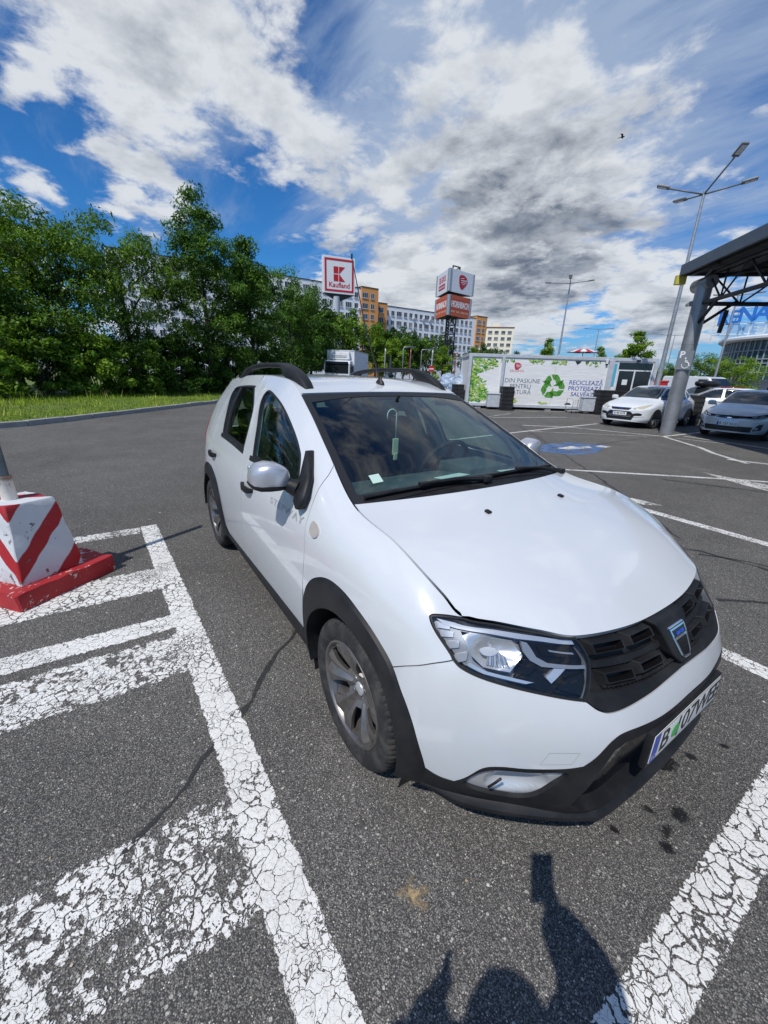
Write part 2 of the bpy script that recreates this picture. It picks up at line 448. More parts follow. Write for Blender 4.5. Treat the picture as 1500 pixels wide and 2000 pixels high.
def area2(p): return np.sum(p[:, 0] * np.roll(p[:, 1], -1) - np.roll(p[:, 0], -1) * p[:, 1])

def inset(fs, poly, gap, hold):
    """move an outline inwards by gap metres on the surface; hold(st) keeps points where they are"""
    if gap == 0: return poly
    n = len(poly); P = fs(poly); N, A, B = surf_n(fs, poly); sg = np.sign(area2(poly))
    T = np.roll(P, -1, 0) - P; T /= np.linalg.norm(T, axis=1, keepdims=True) + 1e-9
    D = np.cross(N, T) * sg; Dp = np.roll(D, 1, 0)
    M = D + Dp; M /= (1 + np.sum(D * Dp, 1, keepdims=True)).clip(.35)
    out = poly.copy()
    for i in range(n):
        if hold is not None and hold(poly[i]): continue
        J = np.stack([A[i], B[i]], 1); dl = np.linalg.lstsq(J, M[i] * gap, rcond=1e-2)[0]; mg = np.linalg.norm(J @ dl); out[i] = poly[i] + dl * min(1., 1.5 * abs(gap) / (mg + 1e-9))
    return out

def panel_geo(fs, outline, holes=(), gap=.002, lip=.016, ds=.25, dt=.5, off=0., step=.025, holegap=0., hold=None, flip=False, liphold=None):
    loops = [inset(fs, resample(fs, np.array(outline, float), step), gap, hold)]
    loops += [inset(fs, resample(fs, np.array(h, float), step), -holegap, None) for h in holes]
    lo = loops[0].min(0); hi = loops[0].max(0)
    gs = np.arange(math.ceil(lo[0] / ds) * ds, hi[0], ds); gt = np.arange(math.ceil(lo[1] / dt) * dt, hi[1], dt)
    G2 = np.stack(np.meshgrid(gs, gt, indexing='ij'), -1).reshape(-1, 2) if len(gs) and len(gt) else np.zeros((0, 2))
    sc = np.array([1 / ds, 1 / dt])
    def ok(Q):
        m = inside(Q, loops[0])
        for h in loops[1:]: m &= ~inside(Q, h)
        return m
    if len(G2):
        G2 = G2[ok(G2)]
        bd = np.concatenate(loops) * sc
        if len(G2):
            d = np.min(np.linalg.norm(G2[:, None] * sc - bd[None], axis=-1), axis=1); G2 = G2[d > .33]
    pts = np.concatenate(loops + [G2]); E = []; b = 0
    for L in loops:
        E += [(b + i, b + (i + 1) % len(L)) for i in range(len(L))]; b += len(L)
    V2, ed, F, ov, oe, of = delaunay_2d_cdt([Vector(p * sc) for p in pts], E, [], 0, 1e-7)
    V2 = np.array([(v.x, v.y) for v in V2]) / sc
    cen = np.array([V2[list(f)].mean(0) for f in F]); keep = ok(cen)
    F = [tuple(f) for f, k in zip(F, keep) if k]
    P = fs(V2); N, _, _ = surf_n(fs, V2)
    if flip: N = -N
    o = off(V2) if callable(off) else off
    P = P + N * (np.asarray(o)[..., None] if np.ndim(o) else o)
    # orient faces along N
    f0 = F[len(F) // 2]; a, b_, c = P[f0[0]], P[f0[1]], P[f0[2]]
    if np.dot(np.cross(b_ - a, c - a), N[f0[0]]) < 0: F = [f[::-1] for f in F]
    V = [tuple(p) for p in P]; sharp = []
    if lip:
        cnt = {}
        for f in F:
            for i in range(len(f)):
                e = (f[i], f[(i + 1) % len(f)]); cnt[e] = cnt.get(e, 0) + 1
        bd = [e for e in cnt if (e[1], e[0]) not in cnt]
        if hold is not None: bd = [e for e in bd if not (hold(V2[e[0]]) and hold(V2[e[1]]))]
        mp = {}
        for e in bd:
            for v in e:
                if v not in mp: mp[v] = len(V); V.append(tuple(P[v] - N[v] * lip))
        for a, b_ in bd: F.append((b_, a, mp[a], mp[b_])); sharp.append((a, b_))
    return V, F, sharp

def sharpen(me, sharp):
    S_ = {tuple(sorted(e)) for e in sharp}
    at = me.attributes.get('sharp_edge') or me.attributes.new('sharp_edge', 'BOOLEAN', 'EDGE')
    vals = [tuple(sorted(e.vertices)) in S_ for e in me.edges]
    at.data.foreach_set('value', vals)

MIR = lambda V: [(x, -y, z) for x, y, z in V]
def panel(name, fs, outline, m, parent, both=True, central=False, **kw):
    """one car panel; both: also its mirror twin; central: the two halves joined at y = 0"""
    if central: kw.setdefault('hold', lambda st: st[0] > NS - 1.001 or st[0] < .001)
    V, F, sh = panel_geo(fs, outline, **kw); res = []
    sets = [(V, F)]
    if central:
        n = len(V); V2 = V + MIR(V); F2 = F + [tuple(i + n for i in f[::-1]) for f in F]
        sh = sh + [(a + n, b + n) for a, b in sh]; sets = [(V2, F2)]
    elif both: sets.append((MIR(V), [f[::-1] for f in F]))
    for V_, F_ in sets:
        me = mesh_from(name, V_, F_, m, smooth=True); sharpen(me, sh)
        if central:
            bm = bmesh.new(); bm.from_mesh(me)
            bmesh.ops.remove_doubles(bm, verts=[v for v in bm.verts if abs(v.co.y) < 1e-4], dist=3e-4); bm.to_mesh(me); bm.free()
        res.append(link(bpy.data.objects.new(name, me), parent))
    return res if len(res) > 1 else res[0]

def coons(Lc, Rc, C0, C1):
    """patch between side curves Lc/Rc(u) and end curves C0/C1(v), v -1..1, u 0..1; coordinates (v, u)"""
    def f(vu):
        vu = np.asarray(vu, float); v = vu[..., 0:1]; u = vu[..., 1:2]; w = (v + 1) / 2
        uu = vu[..., 1]; vv = vu[..., 0]
        l, r, a, b = Lc(uu), Rc(uu), C0(vv), C1(vv)
        c00, c10 = C0(np.float64(-1)), C0(np.float64(1)); c01, c11 = C1(np.float64(-1)), C1(np.float64(1))
        return (1 - w) * l + w * r + (1 - u) * a + u * b - ((1 - w) * (1 - u) * c00 + w * (1 - u) * c10 + (1 - w) * u * c01 + w * u * c11)
    return f
M3 = np.array([1, -1, 1.])
def LTcurve(s0, s1):
    """top line of the body side as a function of u, even in x"""
    q = np.linspace(s0, s1, 200); P = S(np.stack([q, np.full(200, NK - 1.)], -1)); x = P[:, 0]
    def right(u):
        u = np.asarray(u, float); xx = x[0] + (x[-1] - x[0]) * u
        o = np.argsort(x); s = np.interp(xx, x[o], q[o]); return S(np.stack([s, np.full_like(s, NK - 1.)], -1))
    return right, (lambda u: right(u) * M3)
def arc(corner, centre, flat=2.):
    """end curve: corner(-y) .. centre .. corner(+y)"""
    c = np.array(corner, float); m = np.array(centre, float)
    def f(v):
        v = np.asarray(v, float)[..., None]; a = np.abs(v) ** flat
        return np.concatenate([m[0] + (c[0] - m[0]) * a, c[1] * -v, m[2] + (c[2] - m[2]) * a], -1)
    return f
def s_of_x(x):
    q = np.linspace(3, 15, 1200); P = S(np.stack([q, np.full(1200, NK - 1.)], -1)); return float(np.interp(x, P[:, 0], q))

# ------------------------------------------------------------------ car materials
def _paint(t, b):
    v = t.coord('Object')
    n = t.noise(v, 3, 4, .6); t.put(b.inputs['Roughness'], t.math('MULTIPLY_ADD', n, .10, .20))
    z = t.new('ShaderNodeSeparateXYZ'); t.put(z.inputs[0], v)
    dirt = t.math('MULTIPLY', t.smooth(t.math('SUBTRACT', .75, z.outputs[2]), 0, .6), t.smooth(t.noise(v, 9, 6, .7), .45, .8))
    t.put(b.inputs['Base Color'], t.mix(t.math('MULTIPLY', dirt, .45), (.655, .675, .69, 1), (.55, .52, .47, 1)))
PAINT = mat('white_car_paint', coat=1., spec=.6, build=_paint)
def _plast(t, b):
    v = t.coord('Object')
    n = t.noise(v, 7, 6, .65); f = t.noise(v, 400, 2)
    t.put(b.inputs['Base Color'], t.mix(t.smooth(n, .35, .75), (.010, .0105, .012, 1), (.026, .026, .027, 1)))
    t.put(b.inputs['Roughness'], t.math('MULTIPLY_ADD', n, .3, .38)); t.put(b.inputs['Normal'], t.bump(f, .25, .001))
PLASTIC = mat('black_grained_plastic', spec=.32, build=_plast)
GLOSSB = mat('gloss_black', (.006, .006, .008), .12)
RUBBER_SEAL = mat('rubber_seal', (.012, .012, .013), .55)
CHROME = mat('chrome', (.82, .84, .87), .08, 1.)
SILVER = mat('brushed_silver', build=lambda t, b: (t.put(b.inputs['Base Color'], (.62, .63, .64, 1)), t.put(b.inputs['Metallic'], .45), t.put(b.inputs['Roughness'], t.math('MULTIPLY_ADD', t.noise(t.coord('Object'), 5, 5, .6), .2, .24))))
REFLECT = mat('lamp_reflector', (.70, .72, .74), .26, .65)
LAMPGREY = mat('lamp_housing_grey', (.34, .355, .38), .32, .45)
LAMPBLACK = mat('lamp_housing_black', (.008, .008, .009), .3, spec=.2)
DRL = mat('lamp_light_guide', (.30, .32, .35), .2, .4)
LENS = glass('lamp_lens', (.96, .97, .98), .03)
WSGLASS = glass('windscreen_glass', (.62, .82, .77), .085)
TINTED = glass('side_window_glass', (.64, .77, .71), .055)
DARK = mat('interior_dark', **vary((.022, .022, .024), .2, 8, .7))
SEATM = mat('seat_fabric', **vary((.020, .021, .025), .25, 14, .85, .3, 300))
DASHM = mat('dashboard_plastic', **vary((.085, .092, .095), .15, 10, .6, .3, 300))
PILLARTRIM = mat('interior_pale_trim', (.36, .38, .36), .7)
AMBER = mat('amber_lens', (.75, .33, .04), .15, coat=.5)
REDL = mat('red_lamp_lens', (.30, .006, .008), .12, coat=.6)

car = thing('parked_car', 'white hatchback with black wheel-arch cladding and roof rails parked in the foreground bay', 'car', (0, 0, 0))

# ------------------------------------------------------------------ shared outlines (surface coordinates)
DS = [(10.28, 10), (10.34, 9.42), (10.35, 8.6), (10.41, 7.57), (10.49, 5.79), (10.45, 4.4), (10.40, 3.4), (10.32, 2.3), (10.30, 1.93)]
AO = [(10.40, 2.4), (10.44, 3.34), (10.53, 4.18), (10.78, 4.96), (11.16, 5.55), (11.55, 5.66), (12.03, 5.41), (12.72, 5.01), (13.41, 4.56), (13.97, 3.96), (14.59, 3.25), (14.93, 2.44), (15.08, 1.84)]
J = (15.42, 6.12)
FB = [(13.41, 4.56), (14.0, 4.92), (14.61, 5.30), (15.05, 5.72), J]
HLR = [J, (15.26, 6.42), (14.72, 7.18), (14.28, 7.86), (14.2, 8.2), (14.45, 8.7), (15.06, 9.88)]
HLB = [J, (15.7, 5.80), (16.21, 5.49), (16.9, 5.3), (17.42, 5.22), (17.79, 5.2)]
HLI = [(17.79, 5.2), (17.93, 6.16), (18.07, 7.41), (18.05, 8.73), (17.97, 9.90)]
GB = [(17.79, 5.2), (17.95, 4.86), (18.2, 4.78), (18.84, 5.04), (19.4, 5.28), (20, 5.36)]
BB = [(15.08, 1.84), (15.5, 1.74), (15.9, 1.77)]
BB2 = [(15.9, 1.77), (16.15, 2.15), (16.47, 2.67), (16.8, 2.85), (17.14, 2.87), (17.54, 2.94), (17.75, 3.03)]
BB3 = [(17.75, 3.03), (17.87, 3.3), (18.07, 3.84), (18.33, 4.06), (18.95, 4.04), (19.5, 4.08), (20, 4.12)]
BS = [(6.55, 10), (6.65, 9.6), (6.95, 8.9), (7.25, 8.2), (7.34, 7), (7.34, 5), (7.32, 3), (7.30, 1.62)]
AR = XZ([(-2.589 + dx, z) for dx, z in [(.44, .33), (.435, .42), (.42, .52), (.385, .62), (.30, .715), (.17, .776), (.04, .79), (-.1, .78), (-.22, .74), (-.31, .68), (-.37, .60), (-.42, .50), (-.44, .40)]])
SILL = [(10.30, 1.93), (8.81, 1.79), (7.30, 1.60), (6.45, 1.47), (5.9, 1.42)]
def seg(c, i, j, per=8): return spline(c, per)[i * per:j * per + 1]
def cat(*cs): return np.concatenate([np.array(c, float)[:-1] if k < len(cs) - 1 else np.array(c, float) for k, c in enumerate(cs)])
def loop(*cs):
    o = np.concatenate([np.array(c, float) for c in cs]); k = [0]
    for i in range(1, len(o)):
        if np.linalg.norm(o[i] - o[k[-1]]) > 1e-4: k.append(i)
    o = o[k]
    return o[:-1] if np.linalg.norm(o[0] - o[-1]) < 1e-4 else o
rev = lambda c: np.array(c, float)[::-1]
FWIN = [(7.61, 8.14), (7.41, 8.79), (7.05, 9.3), (6.98, 9.52), (7.12, 9.62), (7.69, 9.53), (8.48, 9.40), (9.05, 9.25), (9.41, 9.08), (9.62, 8.85), (9.86, 8.16)]
RWIN = [(5.43, 8.24), (5.19, 8.85), (4.86, 9.3), (4.80, 9.48), (4.95, 9.61), (6.14, 9.66), (6.26, 9.58), (6.81, 9.12), (6.98, 8.71), (6.99, 8.16)]
fwin = loop(spline(FWIN, 6)); rwin = loop(spline(RWIN, 6))

# fender, doors, quarter, tailgate, rear bumper
ao = spline(AO, 8)
fend = loop(seg(DS, 0, 5), seg(AO, 1, 8), spline(FB), spline(HLR), [(15.06, 10)], np.stack([np.linspace(15.06, 10.28, 30), np.full(30, 10.)], -1))
fenders = panel('front_fender', S, fend, PAINT, car, gap=.0022)
rs_end = seg(AR, 4, 5)[4]
RS = [(4.6, 10), (4.62, 9.3), (4.62, 8.2), (4.64, 7.2), (4.80, 6.3), tuple(rs_end)]
i_rs = 5
fdoor = loop(spline(DS), seg(SILL, 0, 2), rev(spline(BS)), np.stack([np.linspace(6.55, 10.28, 24), np.full(24, 10.)], -1))
front_doors = panel('front_door', S, fdoor, PAINT, car, holes=[fwin], gap=.0022, lip=.03)
ar_s = spline(AR, 8)
k_rs = int(np.argmin(np.linalg.norm(ar_s - rs_end, axis=1)))
rdoor = loop(spline(BS), [(7.3, 1.62)], np.array(SILL[2:]), ar_s[2:k_rs + 1], rev(spline(RS)), np.stack([np.linspace(4.6, 6.55, 14), np.full(14, 10.)], -1))
rear_doors = panel('rear_door', S, rdoor, PAINT, car, holes=[rwin], gap=.0022, lip=.03)
quarter = loop(spline(RS), ar_s[k_rs:8 * 10 + 1], [ar_s[80], (3.0, 4.6), (2.6, 4.6), (2.6, 10)], np.stack([np.linspace(2.6, 4.6, 14), np.full(14, 10.)], -1))
tl = loop(spline([(2.66, 6.6), (2.66, 7.6), (2.66, 8.7), (2.85, 8.8), (3.15, 8.3), (3.35, 7.4), (3.2, 6.7)], 4, True))
panel('rear_quarter', S, quarter, PAINT, car, holes=[tl])
panel('tail_lamp', S, tl, REDL, car, off=.004, gap=.002)
tg_win = loop([(0, 8.05), (1.6, 8.05), (2.15, 8.2), (2.0, 9.6), (1.5, 9.75), (0, 9.75)])
tail = loop([(0, 4.6), (2.6, 4.6), (2.6, 10), (0, 10)], [(0, 9.75)], rev(tg_win[:-1])[1:], [(0, 8.05)])
tail = loop([(0, 4.6), (2.6, 4.6), (2.6, 10), (0, 10), (0, 9.75), (1.5, 9.75), (2.0, 9.6), (2.15, 8.2), (1.6, 8.05), (0, 8.05)])
panel('tailgate', S, tail, PAINT, car, central=True)
panel('rear_window', S, tg_win, TINTED, car, central=True, off=-.004, gap=0, lip=0)
rb = loop([(0, 0), (3.9, 0)], rev(ar_s[80:]), [ar_s[80], (3.0, 4.6), (2.6, 4.6), (0, 4.6)])
panel('rear_bumper', S, rb, PLASTIC, car, central=True)

# glass of the doors, black frames round it
for win, doors, nm in ((fwin, front_doors, 'front'), (rwin, rear_doors, 'rear')):
    g = panel('side_window', S, win, TINTED, None, off=-.012, gap=-.004, lip=0)
    fr_out = inset(S, resample(S, win, .02), -.004, None); fr_in = inset(S, resample(S, win, .02), .010, None)
    fr = panel('window_frame', S, fr_out, RUBBER_SEAL, None, holes=[fr_in], off=.0012, gap=0, lip=.012, ds=5, dt=5)
    for d, a, b in zip(doors, g, fr): a.parent = d; b.parent = d
# belt moulding under the front glass, divider of the rear glass, sail of the mirror
bm_ = loop(spline([(7.50, 8.12), (8.3, 8.17), (9.1, 8.18), (9.9, 8.18)]), rev(spline([(7.50, 7.98), (8.3, 8.03), (9.1, 8.04), (9.9, 8.04)])))
for d, o in zip(front_doors, panel('belt_moulding', S, bm_, RUBBER_SEAL, None, off=.006, gap=0, lip=.008, ds=5, dt=5)): o.parent = d
bm_ = loop(spline([(5.4, 8.22), (6.2, 8.2), (7.02, 8.15)]), rev(spline([(5.4, 8.10), (6.2, 8.08), (7.02, 8.02)])))
for d, o in zip(rear_doors, panel('belt_moulding', S, bm_, RUBBER_SEAL, None, off=.006, gap=0, lip=.008, ds=5, dt=5)): o.parent = d
dv = loop(spline([(5.62, 8.2), (5.42, 8.9), (5.24, 9.6)]), rev(spline([(5.74, 8.2), (5.54, 8.9), (5.36, 9.6)])))
for d, o in zip(rear_doors, panel('window_divider', S, dv, RUBBER_SEAL, None, off=.001, gap=0, lip=.012, ds=5, dt=5)): o.parent = d

# front bumper (painted), lower bumper (black)
top20 = [(20, 5.36)]
bump = loop(ao[8 * 8:], spline(BB), spline(BB2), spline(BB3), [(20, 4.12), (20, 5.36)], rev(spline(GB)), rev(spline(HLB)), rev(spline(FB)))
front_bumper = panel('front_bumper', S, bump, PAINT, car, central=True, gap=.0018)
INT = [(20, 3.78), (19.2, 3.74), (18.64, 3.72), (18.3, 3.70), (18.12, 3.5), (17.98, 2.9), (17.82, 2.1), (17.74, 1.55), (17.9, 1.15), (18.4, 1.1), (20, 1.1)]
FOGO = [(16.12, 1.95), (16.3, 2.35), (16.55, 2.64), (16.85, 2.76), (17.2, 2.78), (17.54, 2.84), (17.60, 2.74), (17.47, 2.36), (17.30, 1.78), (17.12, 1.58), (16.97, 1.56), (16.46, 1.64), (16.18, 1.74)]
fogo = loop(spline(FOGO, 4, True))
low = loop(spline(BB), spline(BB2), spline(BB3), [(20, 4.12)], np.array(INT), [(20, 0)], np.stack([np.linspace(20, 14.9, 22), np.zeros(22)], -1), [(14.9, 0), (15.08, 1.84)])
lower_bumper = panel('lower_bumper', S, low, PLASTIC, car, central=True, holes=[fogo], gap=.0008, lip=.045, off=.002)
intake = panel('air_intake', S, loop([(20, 3.9), (18.2, 3.85), (18.0, 3.5), (17.6, 1.6), (17.7, .95), (20, .95)]), GLOSSB, car, central=True, off=-.042, gap=0, lip=0)
# swept lip along the bottom edge
lipP = [(.425, -.815, .238), (.46, -.798, .230), (.545, -.748, .225), (.645, -.648, .224), (.745, -.522, .223), (.805, -.425, .222), (.828, -.37, .222), (.842, -.18, .222), (.846, 0, .222)]
lipS = np.array([tuple(p) for p in spline(lipP, 5)]); lipS = np.concatenate([lipS, lipS[::-1][1:] * M3])
mb = MB(); prof = [(-.10, .065), (-.028, .055), (-.006, .040), (.004, .022), (.002, .004), (-.02, -.014), (-.06, -.022)]
V = []; n = len(lipS)
for i, p in enumerate(lipS):
    tg = lipS[min(i + 1, n - 1)] - lipS[max(i - 1, 0)]; o = np.array([tg[1], -tg[0], 0]) * 1.; o /= np.linalg.norm(o)
    for a, h in prof: V.append(p + o * a + np.array([0, 0, h]))
k = len(prof)
for i in range(n):
    f = min(1., .12 + .88 * min(i, n - 1 - i) / 6.)
    for j in range(k): V[i * k + j] = lipS[i] + (V[i * k + j] - lipS[i]) * f
F = [(i * k + j, i * k + j + 1, (i + 1) * k + j + 1, (i + 1) * k + j) for i in range(n - 1) for j in range(k - 1)]
mb.add(V, F); mb.build('bumper_lip', PLASTIC, car, True, 30)
# fog lamp trims
def fogoff(st):
    d = np.sqrt(((st[:, 0] - 17.0 - .22 * (st[:, 1] - 2.2)) / .42) ** 2 + ((st[:, 1] - 2.2) / .52) ** 2)
    return -.012 - .034 * np.clip(1 - d ** 2, 0, 1) ** .8
for o in panel('fog_lamp_trim', S, fogo, SILVER, car, off=fogoff, gap=.001, lip=.02, ds=.05, dt=.08):
    o['label'] = 'silver oval fog lamp trim'
mb = MB(); p = S(np.array([(16.62, 2.2), (16.72, 2.42), (16.80, 2.62)])); mb.tube([tuple(a + np.array([.012, -.012, 0])) for a in p], .004, 6)
mb.build('loose_clip', RUBBER_SEAL, car, True)
# tow-eye cover outline
te = loop([(17.28, 3.06), (17.62, 3.12), (17.68, 3.5), (17.36, 3.46)])
panel('tow_eye_groove', S, te, LAMPGREY, car, both=False, off=.0003, gap=0, lip=0, holes=[inset(S, resample(S, np.array(te, float), .02), .0009, None)], ds=5, dt=5)

# wheel-arch cladding: outer edge to inner edge with a rounded swell
def cladding(outer, cx, name, smin, smax):
    o = outer; P = S(o); inn = []
    ring = []
    for q, p in zip(o, P):
        a = math.atan2(p[2] - .316, p[0] - cx); r = .372 if p[2] > .36 else .372
        inn.append((cx + r * math.cos(a) * 1.0, .316 + r * math.sin(a)))
    V = []; k = 9
    N = surf_n(S, o)[0]; N = N * np.sign(-N[:, 1:2])
    for q, p, nn, (ix, iz) in zip(o, P, N, inn):
        iz = max(iz, .215); ix = ix if p[2] > .36 or cx < -1 or ix < 0 else ix + (p[0] - .075 - ix) * min(1., (.36 - p[2]) / .12)
        yi = p[1] if p[1] > -.85 else -.885
        pi = np.array([ix, min(p[1], -.868) if cx == 0 and ix > .2 else -.893, iz])
        pi[1] = min(p[1] - .004, -.872)
        for j in range(k):
            f = j / (k - 1)
            if f < .12: c = p - nn * .006 * (1 - f / .12)
            x = p + (pi - p) * f
            b = .020 * (math.sin(math.pi * min(1, f * .5 + .04)) ** .6) if f > 0 else -.006
            V.append(x + np.array([0, -b, 0]))
        V.append(pi + np.array([0, .002, -.0])); V.append(pi + np.array([0, .05, 0])); V.append(pi + np.array([0, .16, .0]))
    k += 3; n = len(o)
    F = [(i * k + j, i * k + j + 1, (i + 1) * k + j + 1, (i + 1) * k + j) for i in range(n - 1) for j in range(k - 1)]
    for Vv in (V, MIR(V)):
        mb = MB(); mb.add(Vv, F); mb.build(name, PLASTIC, car, True, 38)
fo = spline([(10.34, .2), (10.36, 1.2)] + AO + [(15.09, 1.2), (15.06, .55)], 6)
cladding(fo, 0., 'wheel_arch_cladding', 0, 0)
AR2 = XZ([(-2.589 + .45, .23)])[0]; AR3 = XZ([(-2.589 - .45, .30)])[0]
cladding(np.concatenate([[AR2], ar_s, [AR3]]), -2.589, 'wheel_arch_cladding', 0, 0)
sillp = loop(np.array([(10.42, 2.0)] + SILL[0:] + [(5.86, 0.0)]), np.stack([np.linspace(6.0, 10.42, 20), np.zeros(20)], -1))
panel('sill_cladding', S, sillp, PLASTIC, car, off=lambda st: .004 + .012 * np.clip(1 - (st[:, 1] / 1.9) ** 2, 0, 1), gap=-.003, lip=.02)

# wheel wells and underbody
for cx in (0., -2.589):
    for sg in (1, -1):
        mb = MB(); n = 16; V = []
        for i in range(n + 1):
            a = math.pi * (-.12 + 1.24 * i / n); V += [(cx + .385 * math.cos(a), sg * .87, .316 + .385 * math.sin(a)), (cx + .385 * math.cos(a), sg * .56, .316 + .385 * math.sin(a))]
        mb.add(V, [(2 * i, 2 * i + 1, 2 * i + 3, 2 * i + 2) for i in range(n)])
        V = [(cx, sg * .56, .316)] + [(cx + .385 * math.cos(math.pi * (-.12 + 1.24 * i / n)), sg * .56, .316 + .385 * math.sin(math.pi * (-.12 + 1.24 * i / n))) for i in range(n + 1)]
        mb.add(V, [(0, i, i + 1) for i in range(1, n + 1)])
        mb.build('wheel_well_liner', RUBBER_SEAL, car, fix=False)
mb = MB(); mb.box((-1.29, 0, .24), (1.80, 1.56, .05)); mb.box((.30, 0, .27), (.75, 1.10, .06)); mb.box((-2.75, 0, .30), (.8, 1.08, .06)); mb.box((0.0, 0, .4), (1.1, 1.1, .3))
mb.build('underbody', RUBBER_SEAL, car)

# ------------------------------------------------------------------ bonnet, windscreen, roof
ltR, ltL = LTcurve(11, 15)
_q = np.linspace(20, 15, 200); _p = S(np.stack([_q, np.full(200, 10.)], -1)); _y = -_p[:, 1] / -_p[-1, 1]
def lead(v):
    v = np.asarray(v, float); s = np.interp(np.abs(v), _y, _q); P = S(np.stack([s, np.full_like(s, 10.)], -1))
    P = P.copy(); P[..., 1] = np.where(v < 0, P[..., 1], -P[..., 1]); return P
c11 = S(np.array([11., 10.]))
BON = coons(ltR, ltL, arc(c11, (-.085, 0, 1.092), 2.2), lead)
_e = np.linspace(-1, 1, 40); _g = np.linspace(0, 1, 24)
bon_out = loop(np.stack([_e, np.zeros(40)], -1), np.stack([np.ones(24), _g], -1), np.stack([_e[::-1], np.ones(40)], -1), np.stack([-np.ones(24), _g[::-1]], -1))
bonnet = panel('bonnet', BON, bon_out, PAINT, car, both=False, gap=.0025, lip=.02, ds=.06, dt=.05, step=.03, flip=True)
for sg in (-1, 1):
    mb = MB(); c = BON(np.array([sg * .345, .235])); T = Matrix.Translation(Vector(c)) @ Matrix.Rotation(R(10), 4, 'Y')
    mb.bbox((0, 0, .004), (.026, .022, .012), .004, T=T); mb.bbox((-.010, 0, .006), (.006, .012, .008), .002, m=1, T=T)
    mb.build('washer_nozzle', [PLASTIC, GLOSSB], car, True, 40)
sTop = s_of_x(-1.0865)
wR, wL = LTcurve(11.12, sTop)
ct = S(np.array([sTop, 10.])); cb = S(np.array([11.12, 10.]))
WIN = coons(wR, wL, arc(cb, (-.165, 0, 1.098), 2.0), arc(ct, (-1.038, 0, 1.474), 2.0))
wsh = panel('windscreen', WIN, bon_out, WSGLASS, car, both=False, gap=.003, lip=0, ds=.08, dt=.08, off=-.004)
wedge = loop([(-1, 0), (1, 0), (1, 1), (-1, 1)])
wi = loop(spline([(-.945, .10), (-.5, .075), (0, .07), (.5, .075), (.945, .10)]), spline([(.945, .9), (.5, .945), (0, .95), (-.5, .945), (-.945, .9)]))
panel('windscreen_frit', WIN, bon_out, RUBBER_SEAL, car, both=False, holes=[wi], gap=.002, lip=.01, ds=.08, dt=.08, off=-.002)
rR, rL = LTcurve(sTop, 3.0)
c3 = S(np.array([3., 10.]))
ROOF = coons(rR, rL, arc(ct, (-1.038, 0, 1.474), 2.0), arc(c3, (-3.02, 0, 1.497), 2.0))
roof = panel('roof', ROOF, bon_out, PAINT, car, both=False, gap=.004, lip=.02, ds=.1, dt=.05, off=.002)
# strip behind the roof, above the tailgate
q0 = np.stack([np.linspace(3, 0, 20), np.full(20, 10.)], -1)
pr = S(q0); V = [tuple(p) for p in pr]; V += [tuple(p) for p in pr[::-1] * M3][1:]
ctr = ROOF(np.stack([np.linspace(-1, 1, 39), np.ones(39)], -1)); V2 = [tuple(p) for p in ctr]
mb = MB(); mb.add(V + V2, [(i, i + 1, 39 + i + 1, 39 + i) for i in range(38)]); mb.build('roof_spoiler', PAINT, car, True)
# cowl between bonnet and glass
cv = np.linspace(-1, 1, 41)
a = arc(c11, (-.085, 0, 1.092), 2.2)(cv); b = arc(cb, (-.165, 0, 1.098), 2.0)(cv)
V = []
for p, q in zip(a, b):
    V += [p + [.03, 0, -.03], p + [-.004, 0, -.022], (p + q) / 2 + [0, 0, -.02], q + [0, 0, -.006], q + [-.03, 0, -.004]]
mb = MB(); mb.add(V, [(i * 5 + j, i * 5 + j + 1, i * 5 + j + 6, i * 5 + j + 5) for i in range(40) for j in range(4)])
mb.build('cowl_panel', PLASTIC, car, True, 40)
# wipers
def wiper(v0, u0, v1, u1, pv, pu):
    A, B = WIN(np.array([v0, u0])), WIN(np.array([v1, u1])); n = np.array([.40, 0, .91])
    mb = MB(); pts = [A + (B - A) * t + n * (.016 + .006 * math.sin(math.pi * t)) for t in np.linspace(0, 1, 9)]
    mb.tube([tuple(p) for p in pts], .009, 6)
    pts2 = [p - n * .012 for p in pts]; mb.tube([tuple(p) for p in pts2], .004, 4)
    C_ = WIN(np.array([pv, pu])) + n * .012
    mid = pts[4] + n * .014
    mb.tube([tuple(C_), tuple(C_ + (mid - C_) * .5 + n * .012), tuple(mid)], [.015, .011, .008], 6)
    mb.bbox(tuple(C_), (.05, .05, .03), .008); mb.bbox(tuple(mid), (.03, .05, .018), .006)
    mb.build('wiper', PLASTIC, car, True, 40)
wiper(-.93, .055, -.12, .02, -.02, -.03)
wiper(-.06, .015, .86, .075, .88, .01)
# inspection sticker on the glass
mb = MB(); q = [(-.815, .145), (-.74, .145), (-.74, .205), (-.815, .205)]
mb.add([WIN(np.array(a)) + np.array([.002, 0, .0045]) for a in q], [(0, 1, 2, 3)]); mb.build('inspection_sticker', mat('pale_green_sticker', (.50, .68, .58), .5), wsh)

